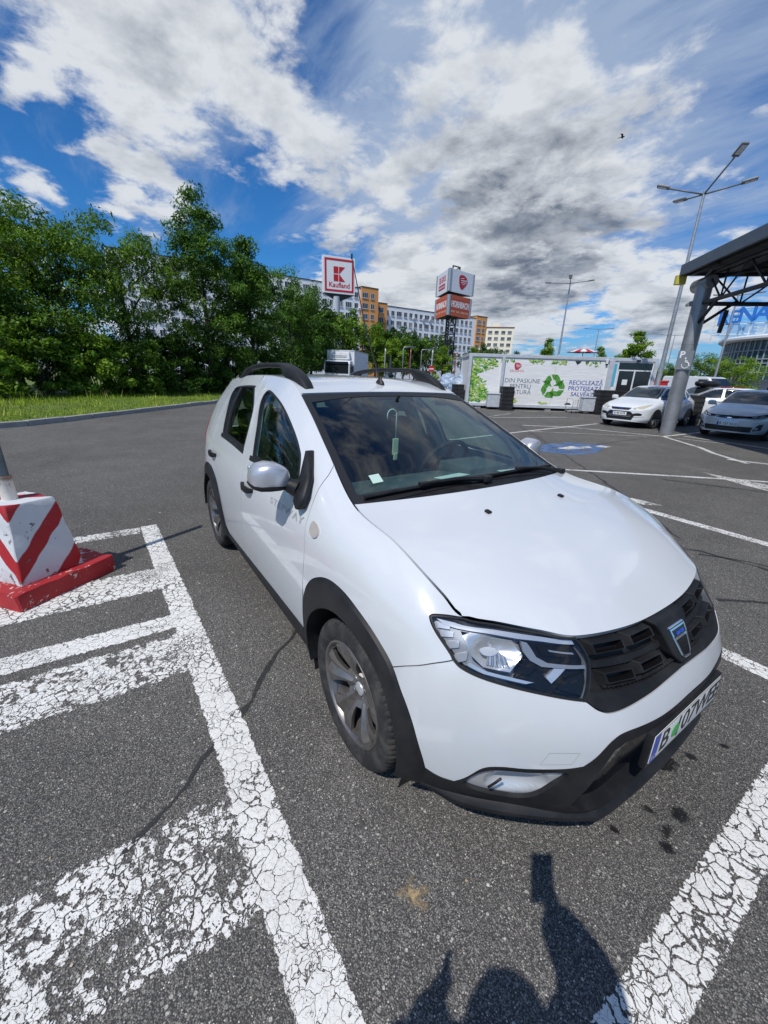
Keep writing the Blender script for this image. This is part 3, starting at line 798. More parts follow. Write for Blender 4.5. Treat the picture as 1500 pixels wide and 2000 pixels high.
# ------------------------------------------------------------------ headlights
for name, outl, mm, off, kw in [
    ('lamp_housing', loop(spline(HLB), spline(HLI), np.stack([np.linspace(17.97, 15.06, 14), np.linspace(9.90, 9.88, 14)], -1), rev(spline(HLR))), LAMPGREY, -.05, dict(gap=0, lip=-.048))]:
    hls = panel('headlight', S, outl, mm, car, off=off, **kw)
hl_out = outl
def hlpart(name, pts, m, off, per=3, **kw):
    a = loop(spline(pts, per, True)) if per else loop(pts)
    kw.setdefault('gap', .0008); kw.setdefault('lip', .012); kw.setdefault('ds', .12); kw.setdefault('dt', .25); kw.setdefault('step', .012)
    for o, h in zip(panel(name, S, a, m, None, off=off, **kw), hls): o.parent = h
panel_l = panel('lens', S, hl_out, LENS, None, off=-.001, gap=.003, lip=0)
for o, h in zip(panel_l, hls): o.parent = h
rim = inset(S, resample(S, np.array(hl_out), .015), .0065, None)
for o, h in zip(panel('lens_rim', S, hl_out, RUBBER_SEAL, None, holes=[rim], off=-.0005, gap=.0015, lip=.012, ds=5, dt=5), hls): o.parent = h
hlpart('bezel', [(14.45, 8.15), (14.95, 8.95), (16.0, 9.3), (17.0, 9.45), (17.92, 9.5), (17.95, 8.97), (16.55, 8.42), (15.26, 8.25), (15.5, 7.4), (15.9, 6.3), (16.3, 5.85), (17.0, 5.62), (17.0, 5.48), (16.2, 5.65), (15.72, 5.95), (15.35, 6.42), (14.8, 7.2), (14.4, 7.9)], LAMPGREY, -.022, per=0)
hlpart('black_panel', [(16.72, 5.42), (16.95, 6.2), (16.9, 7.0), (16.66, 8.30), (17.2, 8.55), (17.94, 8.95), (18.03, 7.6), (17.9, 6.2), (17.78, 5.28), (17.4, 5.3)], LAMPBLACK, -.026, per=0)
hlpart('bright_strip', [(14.40, 8.28), (14.95, 8.95), (16.5, 9.32), (17.9, 9.55), (17.93, 9.0), (16.6, 8.5), (15.26, 8.4), (14.75, 8.2)], REFLECT, -.012, per=0, lip=.004)
hlpart('reflector_bowl', [(15.35, 7.85), (15.5, 8.35), (16.5, 8.28), (16.85, 7.15), (16.7, 6.02), (16.16, 6.05), (15.75, 6.6)], REFLECT, lambda st: -.018 - .030 * np.clip(1 - ((st[:, 0] - 16.2) / .6) ** 2 - ((st[:, 1] - 7.2) / 1.2) ** 2, 0, 1), per=0, lip=.006)
# ribbed main lamp glass and bulb cap
for i in range(9):
    f = i / 8
    hlpart('lamp_rib', [(16.02 + .055 * i, 7.75 - .10 * i), (16.06 + .055 * i, 7.75 - .10 * i), (16.06 + .055 * i + .18, 6.25), (16.02 + .055 * i + .18, 6.25)][: 4], REFLECT if i % 2 else LAMPGREY, -.016, per=0, lip=.004, gap=0)
hlpart('bulb_cap', [(15.9, 7.1), (16.02, 7.4), (16.22, 7.4), (16.32, 7.1), (16.22, 6.8), (16.02, 6.8)], SILVER, -.012, per=3)
hlpart('running_light', [(16.66, 8.35), (16.8, 8.3), (17.08, 7.25), (17.3, 7.0), (17.98, 7.25), (17.98, 7.0), (17.2, 6.66), (16.98, 6.92), (16.78, 7.5)], DRL, -.010, per=0)
hlpart('lamp_step', [(17.0, 8.25), (17.9, 8.5), (17.95, 7.75), (17.2, 7.4)], LAMPBLACK, -.020, per=0)
hlpart('lamp_step', [(17.3, 8.0), (17.85, 8.15), (17.87, 7.95), (17.32, 7.82)], DRL, -.016, per=0)
hlpart('indicator_reflector', [(17.28, 6.1), (17.42, 6.75), (17.63, 6.88), (17.37, 5.82)], REFLECT, -.014, per=0)
hlpart('lamp_fin', [(17.45, 5.6), (17.62, 6.3), (17.95, 6.8), (17.9, 6.2), (17.78, 5.4)], LAMPBLACK, -.016, per=0)
hlpart('lamp_fin', [(16.75, 6.0), (16.92, 7.1), (17.15, 6.6), (17.0, 6.0)], LAMPBLACK, -.014, per=0)
for a, b in (((14.50, 8.1), .42), ((14.72, 7.55), .40), ((15.02, 6.95), .36), ((15.36, 6.35), .34)):
    hlpart('side_segment', [(a[0], a[1]), (a[0] + b * .95, a[1] + .42), (a[0] + b * 1.12, a[1] - .12), (a[0] + b * .26, a[1] - .46)], REFLECT, -.014, per=0, ds=.3, dt=.6)
hlpart('lower_strip', [(15.75, 6.02), (16.2, 5.72), (17.0, 5.56), (17.12, 5.72), (16.25, 5.92), (15.85, 6.2)], REFLECT, -.012, per=0, lip=.004)

# ------------------------------------------------------------------ grille
GR = loop(spline(GB), [(20, 9.93), (19, 9.93), (17.99, 9.93)], rev(spline(HLI)))
GR = loop(spline(GB), [(20, 5.36), (20, 9.93)], np.stack([np.linspace(20, 17.99, 16), np.full(16, 9.93)], -1), rev(spline(HLI)))
grille = panel('grille', S, GR, PLASTIC, car, central=True, off=lambda st: -.030 + .028 * np.clip((5.95 - st[:, 1]) / .3, 0, 1), gap=.002, lip=.02, dt=.2, ds=.15)
bar = loop([(20, 6.98), (20, 7.42), (18.14, 7.48), (18.12, 7.02)])
o = panel('grille_bar', S, bar, PLASTIC, grille, central=True, off=-.016, gap=0, lip=.02, ds=.15, dt=.1)
def block(s0, s1, t0, t1, slant, raised=.004):
    """raised frame with a sunk window, one brick of the grille"""
    def q(s, t, o):
        st = np.array([[s, t]]); return tuple((S(st) + surf_n(S, st)[0] * o)[0])
    ds = (s1 - s0); dt = (t1 - t0)
    base = [(s0, t0 - .12), (s1, t0 - .12), (s1, t1 + slant), (s0, t1 + slant)]
    rimo = [(s0 + .10 * ds, t0 + .06), (s1 - .05 * ds, t0 + .06), (s1 - .05 * ds, t1), (s0 + .10 * ds, t1)]
    rimi = [(s0 + .14 * ds, t0 + .14), (s1 - .09 * ds, t0 + .14), (s1 - .09 * ds, t1 - .10), (s0 + .14 * ds, t1 - .10)]
    flo = [(s0 + .20 * ds, t0 + .30), (s1 - .12 * ds, t0 + .30), (s1 - .12 * ds, t1 - .14), (s0 + .20 * ds, t1 - .14)]
    V = [q(*p, -.030) for p in base] + [q(*p, raised) for p in rimo] + [q(*p, raised - .0015) for p in rimi] + [q(*p, -.024) for p in flo]
    F = [(4 * a + i, 4 * a + (i + 1) % 4, 4 * a + 4 + (i + 1) % 4, 4 * a + 4 + i) for a in range(3) for i in range(4)] + [(12, 13, 14, 15)]
    fm = [0] * 8 + [1] * 5
    for Vv in (V, MIR(V)):
        mb = MB(); mb.V = list(Vv); mb.F = F; mb.M = fm
        ob = mb.build('grille_block', [PLASTIC, LAMPBLACK], grille)
        md = ob.modifiers.new('edge', 'BEVEL'); md.width = .0022; md.segments = 2; md.limit_method = 'ANGLE'; md.angle_limit = R(25)
block(18.13, 18.82, 7.9, 8.95, .75); block(18.88, 19.52, 8.0, 9.0, .75)
block(18.15, 18.80, 6.05, 6.72, .25); block(18.88, 19.52, 6.2, 6.85, .25)
# mesh cells along the lower edge
for sg in (1, -1):
    for i in range(22):
        s = 18.2 + i * .08; st = np.array([[s, 5.98 + .02 * (i % 2)]]); c = (S(st) + surf_n(S, st)[0] * -.012)[0]
        mb = MB(); mb.bbox((c[0], sg * c[1], c[2]), (.012, .018, .010), .003); mb.build('grille_cell', PLASTIC, grille, True, 40)
# badge housing and badge
def polyrow(pts, off, depth, m, name, parent, closed=True, inn=None):
    V = []; n = len(pts)
    for dy, z, o in pts: V.append((.0, dy, z))
    return V
BX = lambda z: float(np.interp(z, [.66, .70, .745, .785, .81, .84], [.822, .800, .772, .748, .730, .712]))
def shield(outline, o0, o1, m, name, parent, bev=.003):
    mb = MB(); n = len(outline)
    V = [(BX(z) + o0, y, z) for y, z in outline] + [(BX(z) + o1, y, z) for y, z in outline]
    mb.add(V, [tuple(range(n, 2 * n))] + [(i, (i + 1) % n, n + (i + 1) % n, n + i) for i in range(n)])
    ob = mb.build(name, m, parent); md = ob.modifiers.new('edge', 'BEVEL'); md.width = bev; md.segments = 2; md.limit_method = 'ANGLE'; md.angle_limit = R(30)
    return ob
shield([(-.105, .822), (.105, .822), (.085, .78), (.062, .715), (.035, .693), (-.035, .693), (-.062, .715), (-.085, .78)], -.045, .012, PLASTIC, 'badge_housing', grille, .008)
badge = shield([(-.056, .800), (.056, .800), (.052, .775), (.034, .718), (.020, .708), (-.020, .708), (-.034, .718), (-.052, .775)], .0, .020, CHROME, 'badge', grille)
shield([(-.044, .792), (.044, .792), (.040, .772), (-.040, .772)], .018, .0212, GLOSSB, 'badge_field', badge, .0005)
shield([(-.037, .764), (.037, .764), (.022, .722), (.012, .716), (-.012, .716), (-.022, .722)], .018, .0212, GLOSSB, 'badge_field', badge, .0005)
BLUEL = mat('blue_lettering', (.05, .12, .75), .3)
T = frame((BX(.782) + .0225, 0, .782), (0, 1, 0), (-.55, 0, .83)); lettering('badge_letters', 'DACIA', T, BLUEL, badge, .0155, extrude=.0008, spacing=1.2)

# ------------------------------------------------------------------ number plate
pl = thing('plate_holder_tmp', '', '') if False else None
T = frame((.866, 0, .4895), (0, 1, 0), (-.02, 0, 1))
mb = MB(); mb.bbox((0, -.006, -.012), (.545, .142, .022), .006, T=T); holder = mb.build('plate_holder', PLASTIC, car, True, 40)
PLATEW = mat('plate_white', (.76, .77, .75), .35); INK = mat('plate_ink', (.01, .01, .01), .5); EUB = mat('plate_blue', (.012, .06, .42), .4)
mb = MB(); mb.bbox((0, 0, 0), (.52, .11, .003), .0012, T=T); plate = mb.build('number_plate', PLATEW, holder, True, 40)
mb = MB(); mb.box((-.2395, 0, .0018), (.040, .108, .001), T=T); mb.build('plate_band', EUB, plate)
lettering('plate_letters', 'B', T @ Matrix.Translation((-.175, -.002, .0022)), INK, plate, .118, bold=.0012, extrude=.0004)
lettering('plate_letters', '107', T @ Matrix.Translation((-.022, -.002, .0022)), INK, plate, .118, bold=.0008, extrude=.0004, spacing=.92)
lettering('plate_letters', 'WEE', T @ Matrix.Translation((.165, -.002, .0022)), INK, plate, .112, bold=.0008, extrude=.0004, spacing=.88)
lettering('plate_letters', 'RO', T @ Matrix.Translation((-.2395, -.036, .0026)), PLATEW, plate, .026)
lettering('plate_letters', 'AUTOMARKT', T @ Matrix.Translation((-.11, -.066, .0008)), PLATEW, plate, .016) if False else None
mb = MB(); mb.box((0, 0.056, .0018), (.52, .002, .0008), T=T); mb.box((0, -.056, .0018), (.52, .002, .0008), T=T); mb.build('plate_border', INK, plate)
# green sticker on the plate and little oval plate seals
GREEN = mat('green_sticker', (.02, .42, .06), .4)
mb = MB(); rnd = random.Random(3); n = 14
pts = [(-.098 + (.020 + .006 * rnd.random()) * math.cos(2 * math.pi * i / n), -.004 + (.024 + .008 * rnd.random()) * math.sin(2 * math.pi * i / n)) for i in range(n)]
mb.prism([p for p in pts], 2, .0020, .0034, T=T); mb.build('sticker', GREEN, plate)

# ------------------------------------------------------------------ wheels
TYRE = mat('tyre_rubber', build=lambda t, b: (t.put(b.inputs['Base Color'], t.mix(t.smooth(t.noise(t.coord('Object'), 9, 6, .7), .42, .72), (.018, .018, .019, 1), (.075, .070, .064, 1))), t.put(b.inputs['Roughness'], .78)))
ALLOY = mat('wheel_grey', build=lambda t, b: (t.put(b.inputs['Base Color'], t.mix(t.smooth(t.noise(t.coord('Object'), 12, 6, .7), .4, .75), (.25, .235, .225, 1), (.13, .115, .10, 1))), t.put(b.inputs['Metallic'], .75), t.put(b.inputs['Roughness'], t.math('MULTIPLY_ADD', t.noise(t.coord('Object'), 6, 4), .3, .22))))
BRAKE = mat('brake_iron', (.03, .03, .03), .6, .5)
def tyre_mesh(R_=.316, rim_=.222, w=.205, blocks=72):
    h = w / 2
    prof = [(rim_ - .004, -h * .80), (rim_ + .006, -h * .88), (rim_ + .022, -h * .97), (.268, -h), (.292, -h * .965), (.304, -h * .90), (.311, -h * .80)]
    tread = [(.3150, -h * .70, 1), (.3155, -h * .44, 1), (.308, -h * .425, 0), (.308, -h * .375, 0), (.316, -h * .36, 2), (.316, -h * .05, 2), (.308, -h * .04, 0), (.308, h * .04, 0), (.316, h * .05, 2), (.316, h * .36, 2), (.308, h * .375, 0), (.308, h * .425, 0), (.3155, h * .44, 1), (.3150, h * .70, 1)]
    full = [(r, y, 9) for r, y in prof] + tread + [(r, -y, 9) for r, y in prof[::-1]]
    n = blocks * 4; V = []; k = len(full)
    for i in range(n):
        a = 2 * math.pi * i / n; groove = (i % 4 == 0)
        for r, y, f in full:
            rr = r - (.006 if groove and f == 1 else 0) - (.004 if f == 9 and r > .303 and groove else 0) - (.004 if f == 2 and (i + 2) % 4 == 0 else 0)
            V.append((rr * math.cos(a), y, rr * math.sin(a)))
    F = [(i * k + j, ((i + 1) % n) * k + j, ((i + 1) % n) * k + j + 1, i * k + j + 1) for i in range(n) for j in range(k - 1)]
    return mesh_from('tyre', V, F, TYRE, smooth=True, angle=28)
def rim_mesh():
    """five broad creased spokes with narrow openings (outer face towards -y)"""
    bm = bmesh.new()
    rs = [.0, .030, .062, .092, .118, .150, .178, .200, .210]
    ph = [-36, -27, -13, 0, 13, 27, 36]
    yf = [-.036, -.036, -.038, -.052, -.064, -.076, -.083, -.084, -.080]
    ver = {}
    N5 = 5
    for sI in range(N5):
        for j, p in enumerate(ph[:-1]):
            for i, r in enumerate(rs):
                wr = 1.0 if r < .1 else 1.0
                pp = p
                if j in (1, 5): pp = p * (1.0 if r > .16 else (.86 if r > .13 else .78))
                a = R(90 + 72 * sI + pp) + .35
                dy = 0
                if r > .05:
                    if j == 3: dy = .012
                    if j in (2, 4): dy = -.004
                    if j == 0: dy = .010
                if i == 0 and (j or sI): continue
                ver[(sI, j, i)] = bm.verts.new((r * math.cos(a), yf[i] + dy, r * math.sin(a)))
    def g(sI, j, i):
        if i == 0: return ver[(0, 0, 0)]
        if j == 6: sI, j = (sI + 1) % N5, 0
        return ver[(sI, j, i)]
    for sI in range(N5):
        for j in range(6):
            for i in range(len(rs) - 1):
                if j in (0, 5) and .10 < (rs[i] + rs[i + 1]) / 2 < .192: continue
                q = [g(sI, j, i), g(sI, j + 1, i), g(sI, j + 1, i + 1), g(sI, j, i + 1)]
                u = []
                for v in q:
                    if v not in u: u.append(v)
                if len(u) > 2: bm.faces.new(u)
    bmesh.ops.recalc_face_normals(bm, faces=bm.faces)
    r = bmesh.ops.solidify(bm, geom=bm.faces, thickness=.016)
    # lip, barrel
    prof = [(.204, -.074), (.210, -.086), (.2155, -.092), (.2235, -.092), (.2265, -.088), (.2265, -.078), (.216, -.070), (.212, .02), (.205, .08), (.19, .08), (.192, -.03), (.2, -.06)]
    n = 64
    vs = [[bm.verts.new((r_ * math.cos(2 * math.pi * i / n), y, r_ * math.sin(2 * math.pi * i / n))) for r_, y in prof] for i in range(n)]
    for i in range(n):
        for j in range(len(prof)):
            bm.faces.new((vs[i][j], vs[(i + 1) % n][j], vs[(i + 1) % n][(j + 1) % len(prof)], vs[i][(j + 1) % len(prof)]))
    bmesh.ops.recalc_face_normals(bm, faces=bm.faces)
    me = bpy.data.meshes.new('rim'); bm.to_mesh(me); bm.free(); me.materials.append(ALLOY)
    me.polygons.foreach_set('use_smooth', [True] * len(me.polygons)); me.set_sharp_from_angle(angle=R(16)); return me
TM, RM = tyre_mesh(), rim_mesh()
mb = MB(); mb.lathe([(0, .0), (.15, .0), (.15, .02), (0, .02)], 32, axis='Y'); mb.lathe([(0, -.01), (.06, -.01), (.06, .03), (0, .03)], 20, axis='Y')
_o = mb.build('brake_disc', BRAKE); BM_ = _o.data; bpy.data.objects.remove(_o)
mb = MB(); mb.lathe([(.030, -.036), (.028, -.041), (.012, -.043), (0, -.043)], 24, axis='Y')
for i in range(4):
    a = R(45 + 90 * i); T = Matrix.Translation((.05 * math.cos(a), 0, .05 * math.sin(a)))
    mb.lathe([(.0, -.030), (.008, -.030), (.010, -.0375), (.013, -.0375), (.013, -.02)], 12, axis='Y', m=1, T=T)
_o = mb.build('hub_cap', [SILVER, LAMPGREY], smooth=True, angle=35); HM = _o.data; bpy.data.objects.remove(_o)
for cx, sg in ((0., -1), (0., 1), (-2.589, -1), (-2.589, 1)):
    w = bpy.data.objects.new('wheel', TM); link(w, car); w.location = (cx, sg * .783, .316); w.rotation_euler = (0, R(20 if cx else 8), 0 if sg < 0 else math.pi)
    for nm, me in (('rim', RM), ('brake_disc', BM_), ('hub_cap', HM)): link(bpy.data.objects.new(nm, me), w)

# ------------------------------------------------------------------ mirrors, handles, rails, aerial, side lamps, lettering
MIRSIL = mat('satin_silver_paint', (.62, .63, .66), .36, .6, coat=.4)
def loft(secs, name, m, parent, cap=True, angle=None, fm=None):
    n = len(secs[0]); V = [tuple(p) for s in secs for p in s]
    F = [(i * n + j, i * n + (j + 1) % n, (i + 1) * n + (j + 1) % n, (i + 1) * n + j) for i in range(len(secs) - 1) for j in range(n)]
    if cap: F += [tuple(range(n))[::-1], tuple(range((len(secs) - 1) * n, len(secs) * n))]
    mb = MB(); mb.add(V, F); return mb.build(name, m, parent, True, angle)
def sup(a, b, e, n): 
    o = []
    for i in range(n):
        t = 2 * math.pi * i / n; c, s = math.cos(t), math.sin(t)
        o.append((a * math.copysign(abs(c) ** (2 / e), c), b * math.copysign(abs(s) ** (2 / e), s)))
    return o
def mirror_unit(sg, door):
    # head: sections along y from inner (-.885) to outer (-1.07); each a rounded box in x-z
    ys = [-.868, -.886, -.918, -.962, -1.003, -1.028, -1.038]
    hx = [.044, .058, .068, .074, .070, .054, .026]; hz = [.044, .056, .066, .069, .063, .047, .022]
    cz = [1.098, 1.104, 1.112, 1.115, 1.111, 1.104, 1.098]; cx = [-.640, -.640, -.642, -.650, -.660, -.670, -.676]
    def sec(i, a_, b_, lo=None): return [(cx[i] + a * a_, sg * abs(ys[i]), cz[i] + (b * b_ if b > 0 else b * b_ * .85)) for a, b in sup(hx[i], hz[i], 3.6, 28)]
    top = loft([sec(i, 1, 1) for i in range(7)], 'mirror', MIRSIL, door, angle=50)
    secs2 = [[(cx[i] - .006 + a * 1.05, sg * abs(ys[i]) * 1.002, cz[i] - hz[i] * .62 + min(b, hz[i] * .10)) for a, b in sup(hx[i], hz[i] * .34, 3.6, 24)] for i in range(7)]
    loft(secs2, 'mirror_shell', PLASTIC, top, angle=50)
    mb = MB(); mb.bbox((-.722, sg * .965, 1.108), (.02, .125, .095), .01); mb.build('mirror_glass', CHROME, top, True)
    # foot: sail in the window corner and arm
    mb = MB()
    arm = [(-.635, sg * .885, 1.085), (-.605, sg * .865, 1.068), (-.570, sg * .835, 1.055)]
    mb.tube(arm, [.034, .036, .044], 14)
    ob = mb.build('mirror_arm', PLASTIC, top, True, 50)
    secs3 = []
    for x, z, rx, rz, y in ((-.500, .985, .022, .020, .862), (-.505, 1.01, .046, .03, .862), (-.522, 1.055, .058, .03, .842), (-.565, 1.115, .052, .03, .798), (-.618, 1.165, .036, .03, .765), (-.665, 1.215, .014, .01, .735)):
        secs3.append([(x + a, sg * (y + b), z) for a, b in sup(rx, .022, 2.6, 16)])
    loft(secs3, 'mirror_sail', PLASTIC, top, angle=60)
for sg, d in ((-1, front_doors[0]), (1, front_doors[1])): mirror_unit(sg, d)

def handle(pts, doors):
    st = np.array([pts]); c = S(st)[0]; n = surf_n(S, st)[0][0]
    for sg, d in zip((1, -1), doors):
        secs = []
        for f, w, o in ((-.11, .012, .002), (-.085, .020, .022), (-.03, .024, .034), (.03, .024, .034), (.075, .021, .026), (.10, .013, .004)):
            cc = np.array([c[0] + f, c[1], c[2] + .01 * f]); yy = c[1] - o
            secs.append([(cc[0], sg * (yy + a * .35), cc[2] + b) for a, b in sup(w * .9, w, 2.6, 14)])
        loft(secs, 'door_handle', PLASTIC, d, angle=60)
handle((7.78, 6.62), front_doors); handle((5.05, 6.92), rear_doors)

ind = [(10.58, 7.42), (10.66, 7.5), (10.79, 7.3), (10.80, 7.0), (10.70, 6.82), (10.58, 6.98)]
for o, f in zip(panel('side_indicator', S, loop(spline(ind, 4, True)), mat('clear_lamp', (.56, .50, .46), .15, .2, coat=.6), None, off=.006, gap=0, lip=.008, ds=.05, dt=.1), fenders): o.parent = f

RAIL = PLASTIC
def rail(sg):
    y0 = -.535
    def zr(x): return float(np.interp(x, [-2.95, -2.6, -2.2, -1.8, -1.5, -1.3, -1.17, -1.08], [1.478, 1.512, 1.538, 1.546, 1.541, 1.522, 1.499, 1.470]))
    # solid front foot sweeping up into the bar
    secs = []
    for x, h, w in ((-1.135, .006, .024), (-1.18, .028, .032), (-1.25, .054, .037), (-1.33, .073, .037), (-1.42, .085, .034), (-1.50, .090, .028), (-1.55, .091, .025)):
        z = zr(x); lo = -.012 if x > -1.46 else (h * .25 if x > -1.52 else h - .032)
        secs.append([(x + .02 * (b > 0) * 0, sg * (y0 * -1) if False else sg * -y0 * 1, z) for a, b in sup(w, .5, 3, 16)])
        secs[-1] = [(x - .05 * (.5 - b) * 0, sg * (-y0 + a - .018 * (b + .5)), z + lo + (h - lo) * (b + .5)) for a, b in sup(w, .5, 3.4, 16)]
    for x in (-1.7, -1.9, -2.1, -2.25, -2.35):
        z = zr(x) + .090 - .012 * ((x + 1.8) / .5) ** 2; secs.append([(x, sg * (-y0 + a - .018), z - .016 + b) for a, b in sup(.026, .017, 3.4, 16)])
    for x, h, w in ((-2.42, .072, .026), (-2.50, .050, .03), (-2.60, .012, .026)):
        z = zr(x); secs.append([(x, sg * (-y0 + a - .018 * (b + .5)), z - .012 + (h + .012) * (b + .5)) for a, b in sup(w, .5, 3.4, 16)])
    loft(secs, 'roof_rail', RAIL, car, angle=45)
rail(-1); rail(1)
mb = MB(); zc = float(ROOF(np.array([0., .075]))[2])
T = Matrix.Translation((-1.185, 0, zc - .004))
for i in range(1): mb.lathe([(.030, 0), (.026, .014), (.012, .034), (.008, .05), (0, .05)], 14, T=T)
mb.V = [(-1.185 + (x + 1.185) * 1.5, y * .8, z) for x, y, z in mb.V]
mb.tube([(-1.190, 0, zc + .03), (-1.36, -.012, zc + .34), (-1.53, -.028, zc + .79)], [.0060, .0042, .0034], 6)
mb.lathe([(0, 0), (.006, 0), (.006, .03), (0, .03)], 8, T=Matrix.Translation((-1.53, -.028, zc + .78)))
mb.build('roof_aerial', RUBBER_SEAL, car, True, 50)

# outline lettering on the front doors
V, F = text_mesh('STEPWAY', 1., align='LEFT', spacing=1.25, outline=.015, res=4)
vx = [v.x for v in V]; w = max(vx) - min(vx); x0 = min(vx); zmin = min(v.y for v in V); zh = max(v.y for v in V) - zmin
OUTL = mat('grey_outline_print', (.26, .27, .29), .5)
xs = [-.905 + .445 * (v.x - x0) / w for v in V]; zs = [.898 + .018 * (v.x - x0) / w + .034 * (v.y - zmin) / zh for v in V]
u = np.linspace(0, 1, 40); base = XZ([(-.905 + .445 * q, .898 + .018 * q + .017) for q in u]); yb = S(base)[:, 1]; nb = surf_n(S, base)[0]; slope = nb[:, 2] / -nb[:, 1]
for sg, d in ((1, front_doors[0]), (-1, front_doors[1])):
    P = []
    for v, x, z in zip(V, xs, zs):
        q = (v.x - x0) / w; qq = q if sg > 0 else 1 - q
        X_ = -.905 + .445 * qq; zz = .898 + .018 * qq + .034 * (v.y - zmin) / zh
        y = np.interp(qq, u, yb) + np.interp(qq, u, slope) * (zz - (.915 + .018 * qq)) - .0012 - max(0., v.z) * .03
        P.append((X_, sg * y, zz))
    mb = MB(); mb.add(P, F); mb.build('door_lettering', OUTL, d, fix=False)

# ------------------------------------------------------------------ cabin
mb = MB()
secs = []
for x, z, zz in ((-.28, 1.045, .02), (-.42, 1.025, .06), (-.62, 1.005, .12), (-.76, .985, .2), (-.80, .90, .2), (-.74, .74, .1)):
    secs.append([(x, y, z + .018 * math.cos(y * 2.2)) for y in np.linspace(-.72, .72, 13)])
V = [p for s in secs for p in s]; mb.add(V, [(i * 13 + j, i * 13 + j + 1, (i + 1) * 13 + j + 1, (i + 1) * 13 + j) for i in range(len(secs) - 1) for j in range(12)])
mb.bbox((-.62, .37, 1.03), (.30, .36, .09), .04); mb.build('dashboard', DASHM, car, True, 50)
mb = MB(); mb.box((-1.6, 0, .30), (2.4, 1.5, .04)); mb.box((-.5, 0, .62), (.03, 1.5, .7)); mb.box((-1.75, .0, 1.47), (1.2, .95, .02)); mb.build('cabin_lining', DARK, car)
def seat(y, x, rear=False):
    mb = MB(); w = .50 if not rear else 1.25
    mb.bbox((x + .22, y, .62), (.52, w, .18), .06)
    T = Matrix.Translation((x - .06, y, .95)) @ Matrix.Rotation(R(-16), 4, 'Y'); mb.bbox((0, 0, 0), (.15, w * .96, .62), .06, T=T)
    o = mb.build('seat' if not rear else 'rear_seat', SEATM, car, True, 50)
    for yy in ([y] if not rear else [y - .4, y + .4]):
        mb = MB(); T = Matrix.Translation((x - .155, yy, 1.345)) @ Matrix.Rotation(R(-10), 4, 'Y'); mb.bbox((0, 0, 0), (.10, .27, .19), .045, T=T)
        mb.tube([(x - .14, yy - .06, 1.2), (x - .15, yy - .06, 1.3)], .007, 6); mb.tube([(x - .14, yy + .06, 1.2), (x - .15, yy + .06, 1.3)], .007, 6)
        mb.build('headrest', SEATM, o, True, 50)
seat(.37, -1.55); seat(-.37, -1.55); seat(0, -2.45, True)
mb = MB(); T = Matrix.Translation((-.90, .37, 1.005)) @ Matrix.Rotation(R(-62), 4, 'Y')
n = 40; mb.tube([tuple(T @ Vector((.185 * math.cos(2 * math.pi * i / n), .185 * math.sin(2 * math.pi * i / n), 0))) for i in range(n + 1)], .016, 8, cap=False)
mb.bbox((0, 0, -.01), (.13, .15, .05), .02, T=T)
for a in (0, 180, 270): mb.bbox((.10 * math.cos(R(a + 90)), .10 * math.sin(R(a + 90)), -.005), (.04 if a != 270 else .15, .15 if a != 270 else .04, .02), .008, T=T)
mb.build('steering_wheel', DARK, car, True, 40)
mb = MB(); mb.bbox((-.99, .0, 1.395), (.03, .24, .07), .015); mb.tube([(-.985, 0, 1.42), (-.96, 0, 1.465)], .012, 8); mb.build('rear_view_mirror', DARK, car, True, 40)
# pale trims of the B/C pillars seen through the glass
for sg in (1, -1):
    for a, b in (((-1.63, sg * .74, 1.05), (-1.72, sg * .58, 1.46)), ((-2.62, sg * .72, 1.06), (-2.72, sg * .52, 1.44))):
        mb = MB(); mb.tube([a, b], .055, 8); mb.build('pillar_trim', PILLARTRIM, car, True)
# loose things in the car
PAPER = mat('paper', (.80, .82, .80), .7)
def lay(name, label, cat_, pts, m, th=.003):
    mb = MB(); V = [tuple(p) for p in pts] + [(x, y, z + th) for x, y, z in pts]; mb.add(V, [(0, 3, 2, 1), (4, 5, 6, 7), (0, 1, 5, 4), (1, 2, 6, 5), (2, 3, 7, 6), (3, 0, 4, 7)])
    return tag(mb.build(name, m), label, cat_)

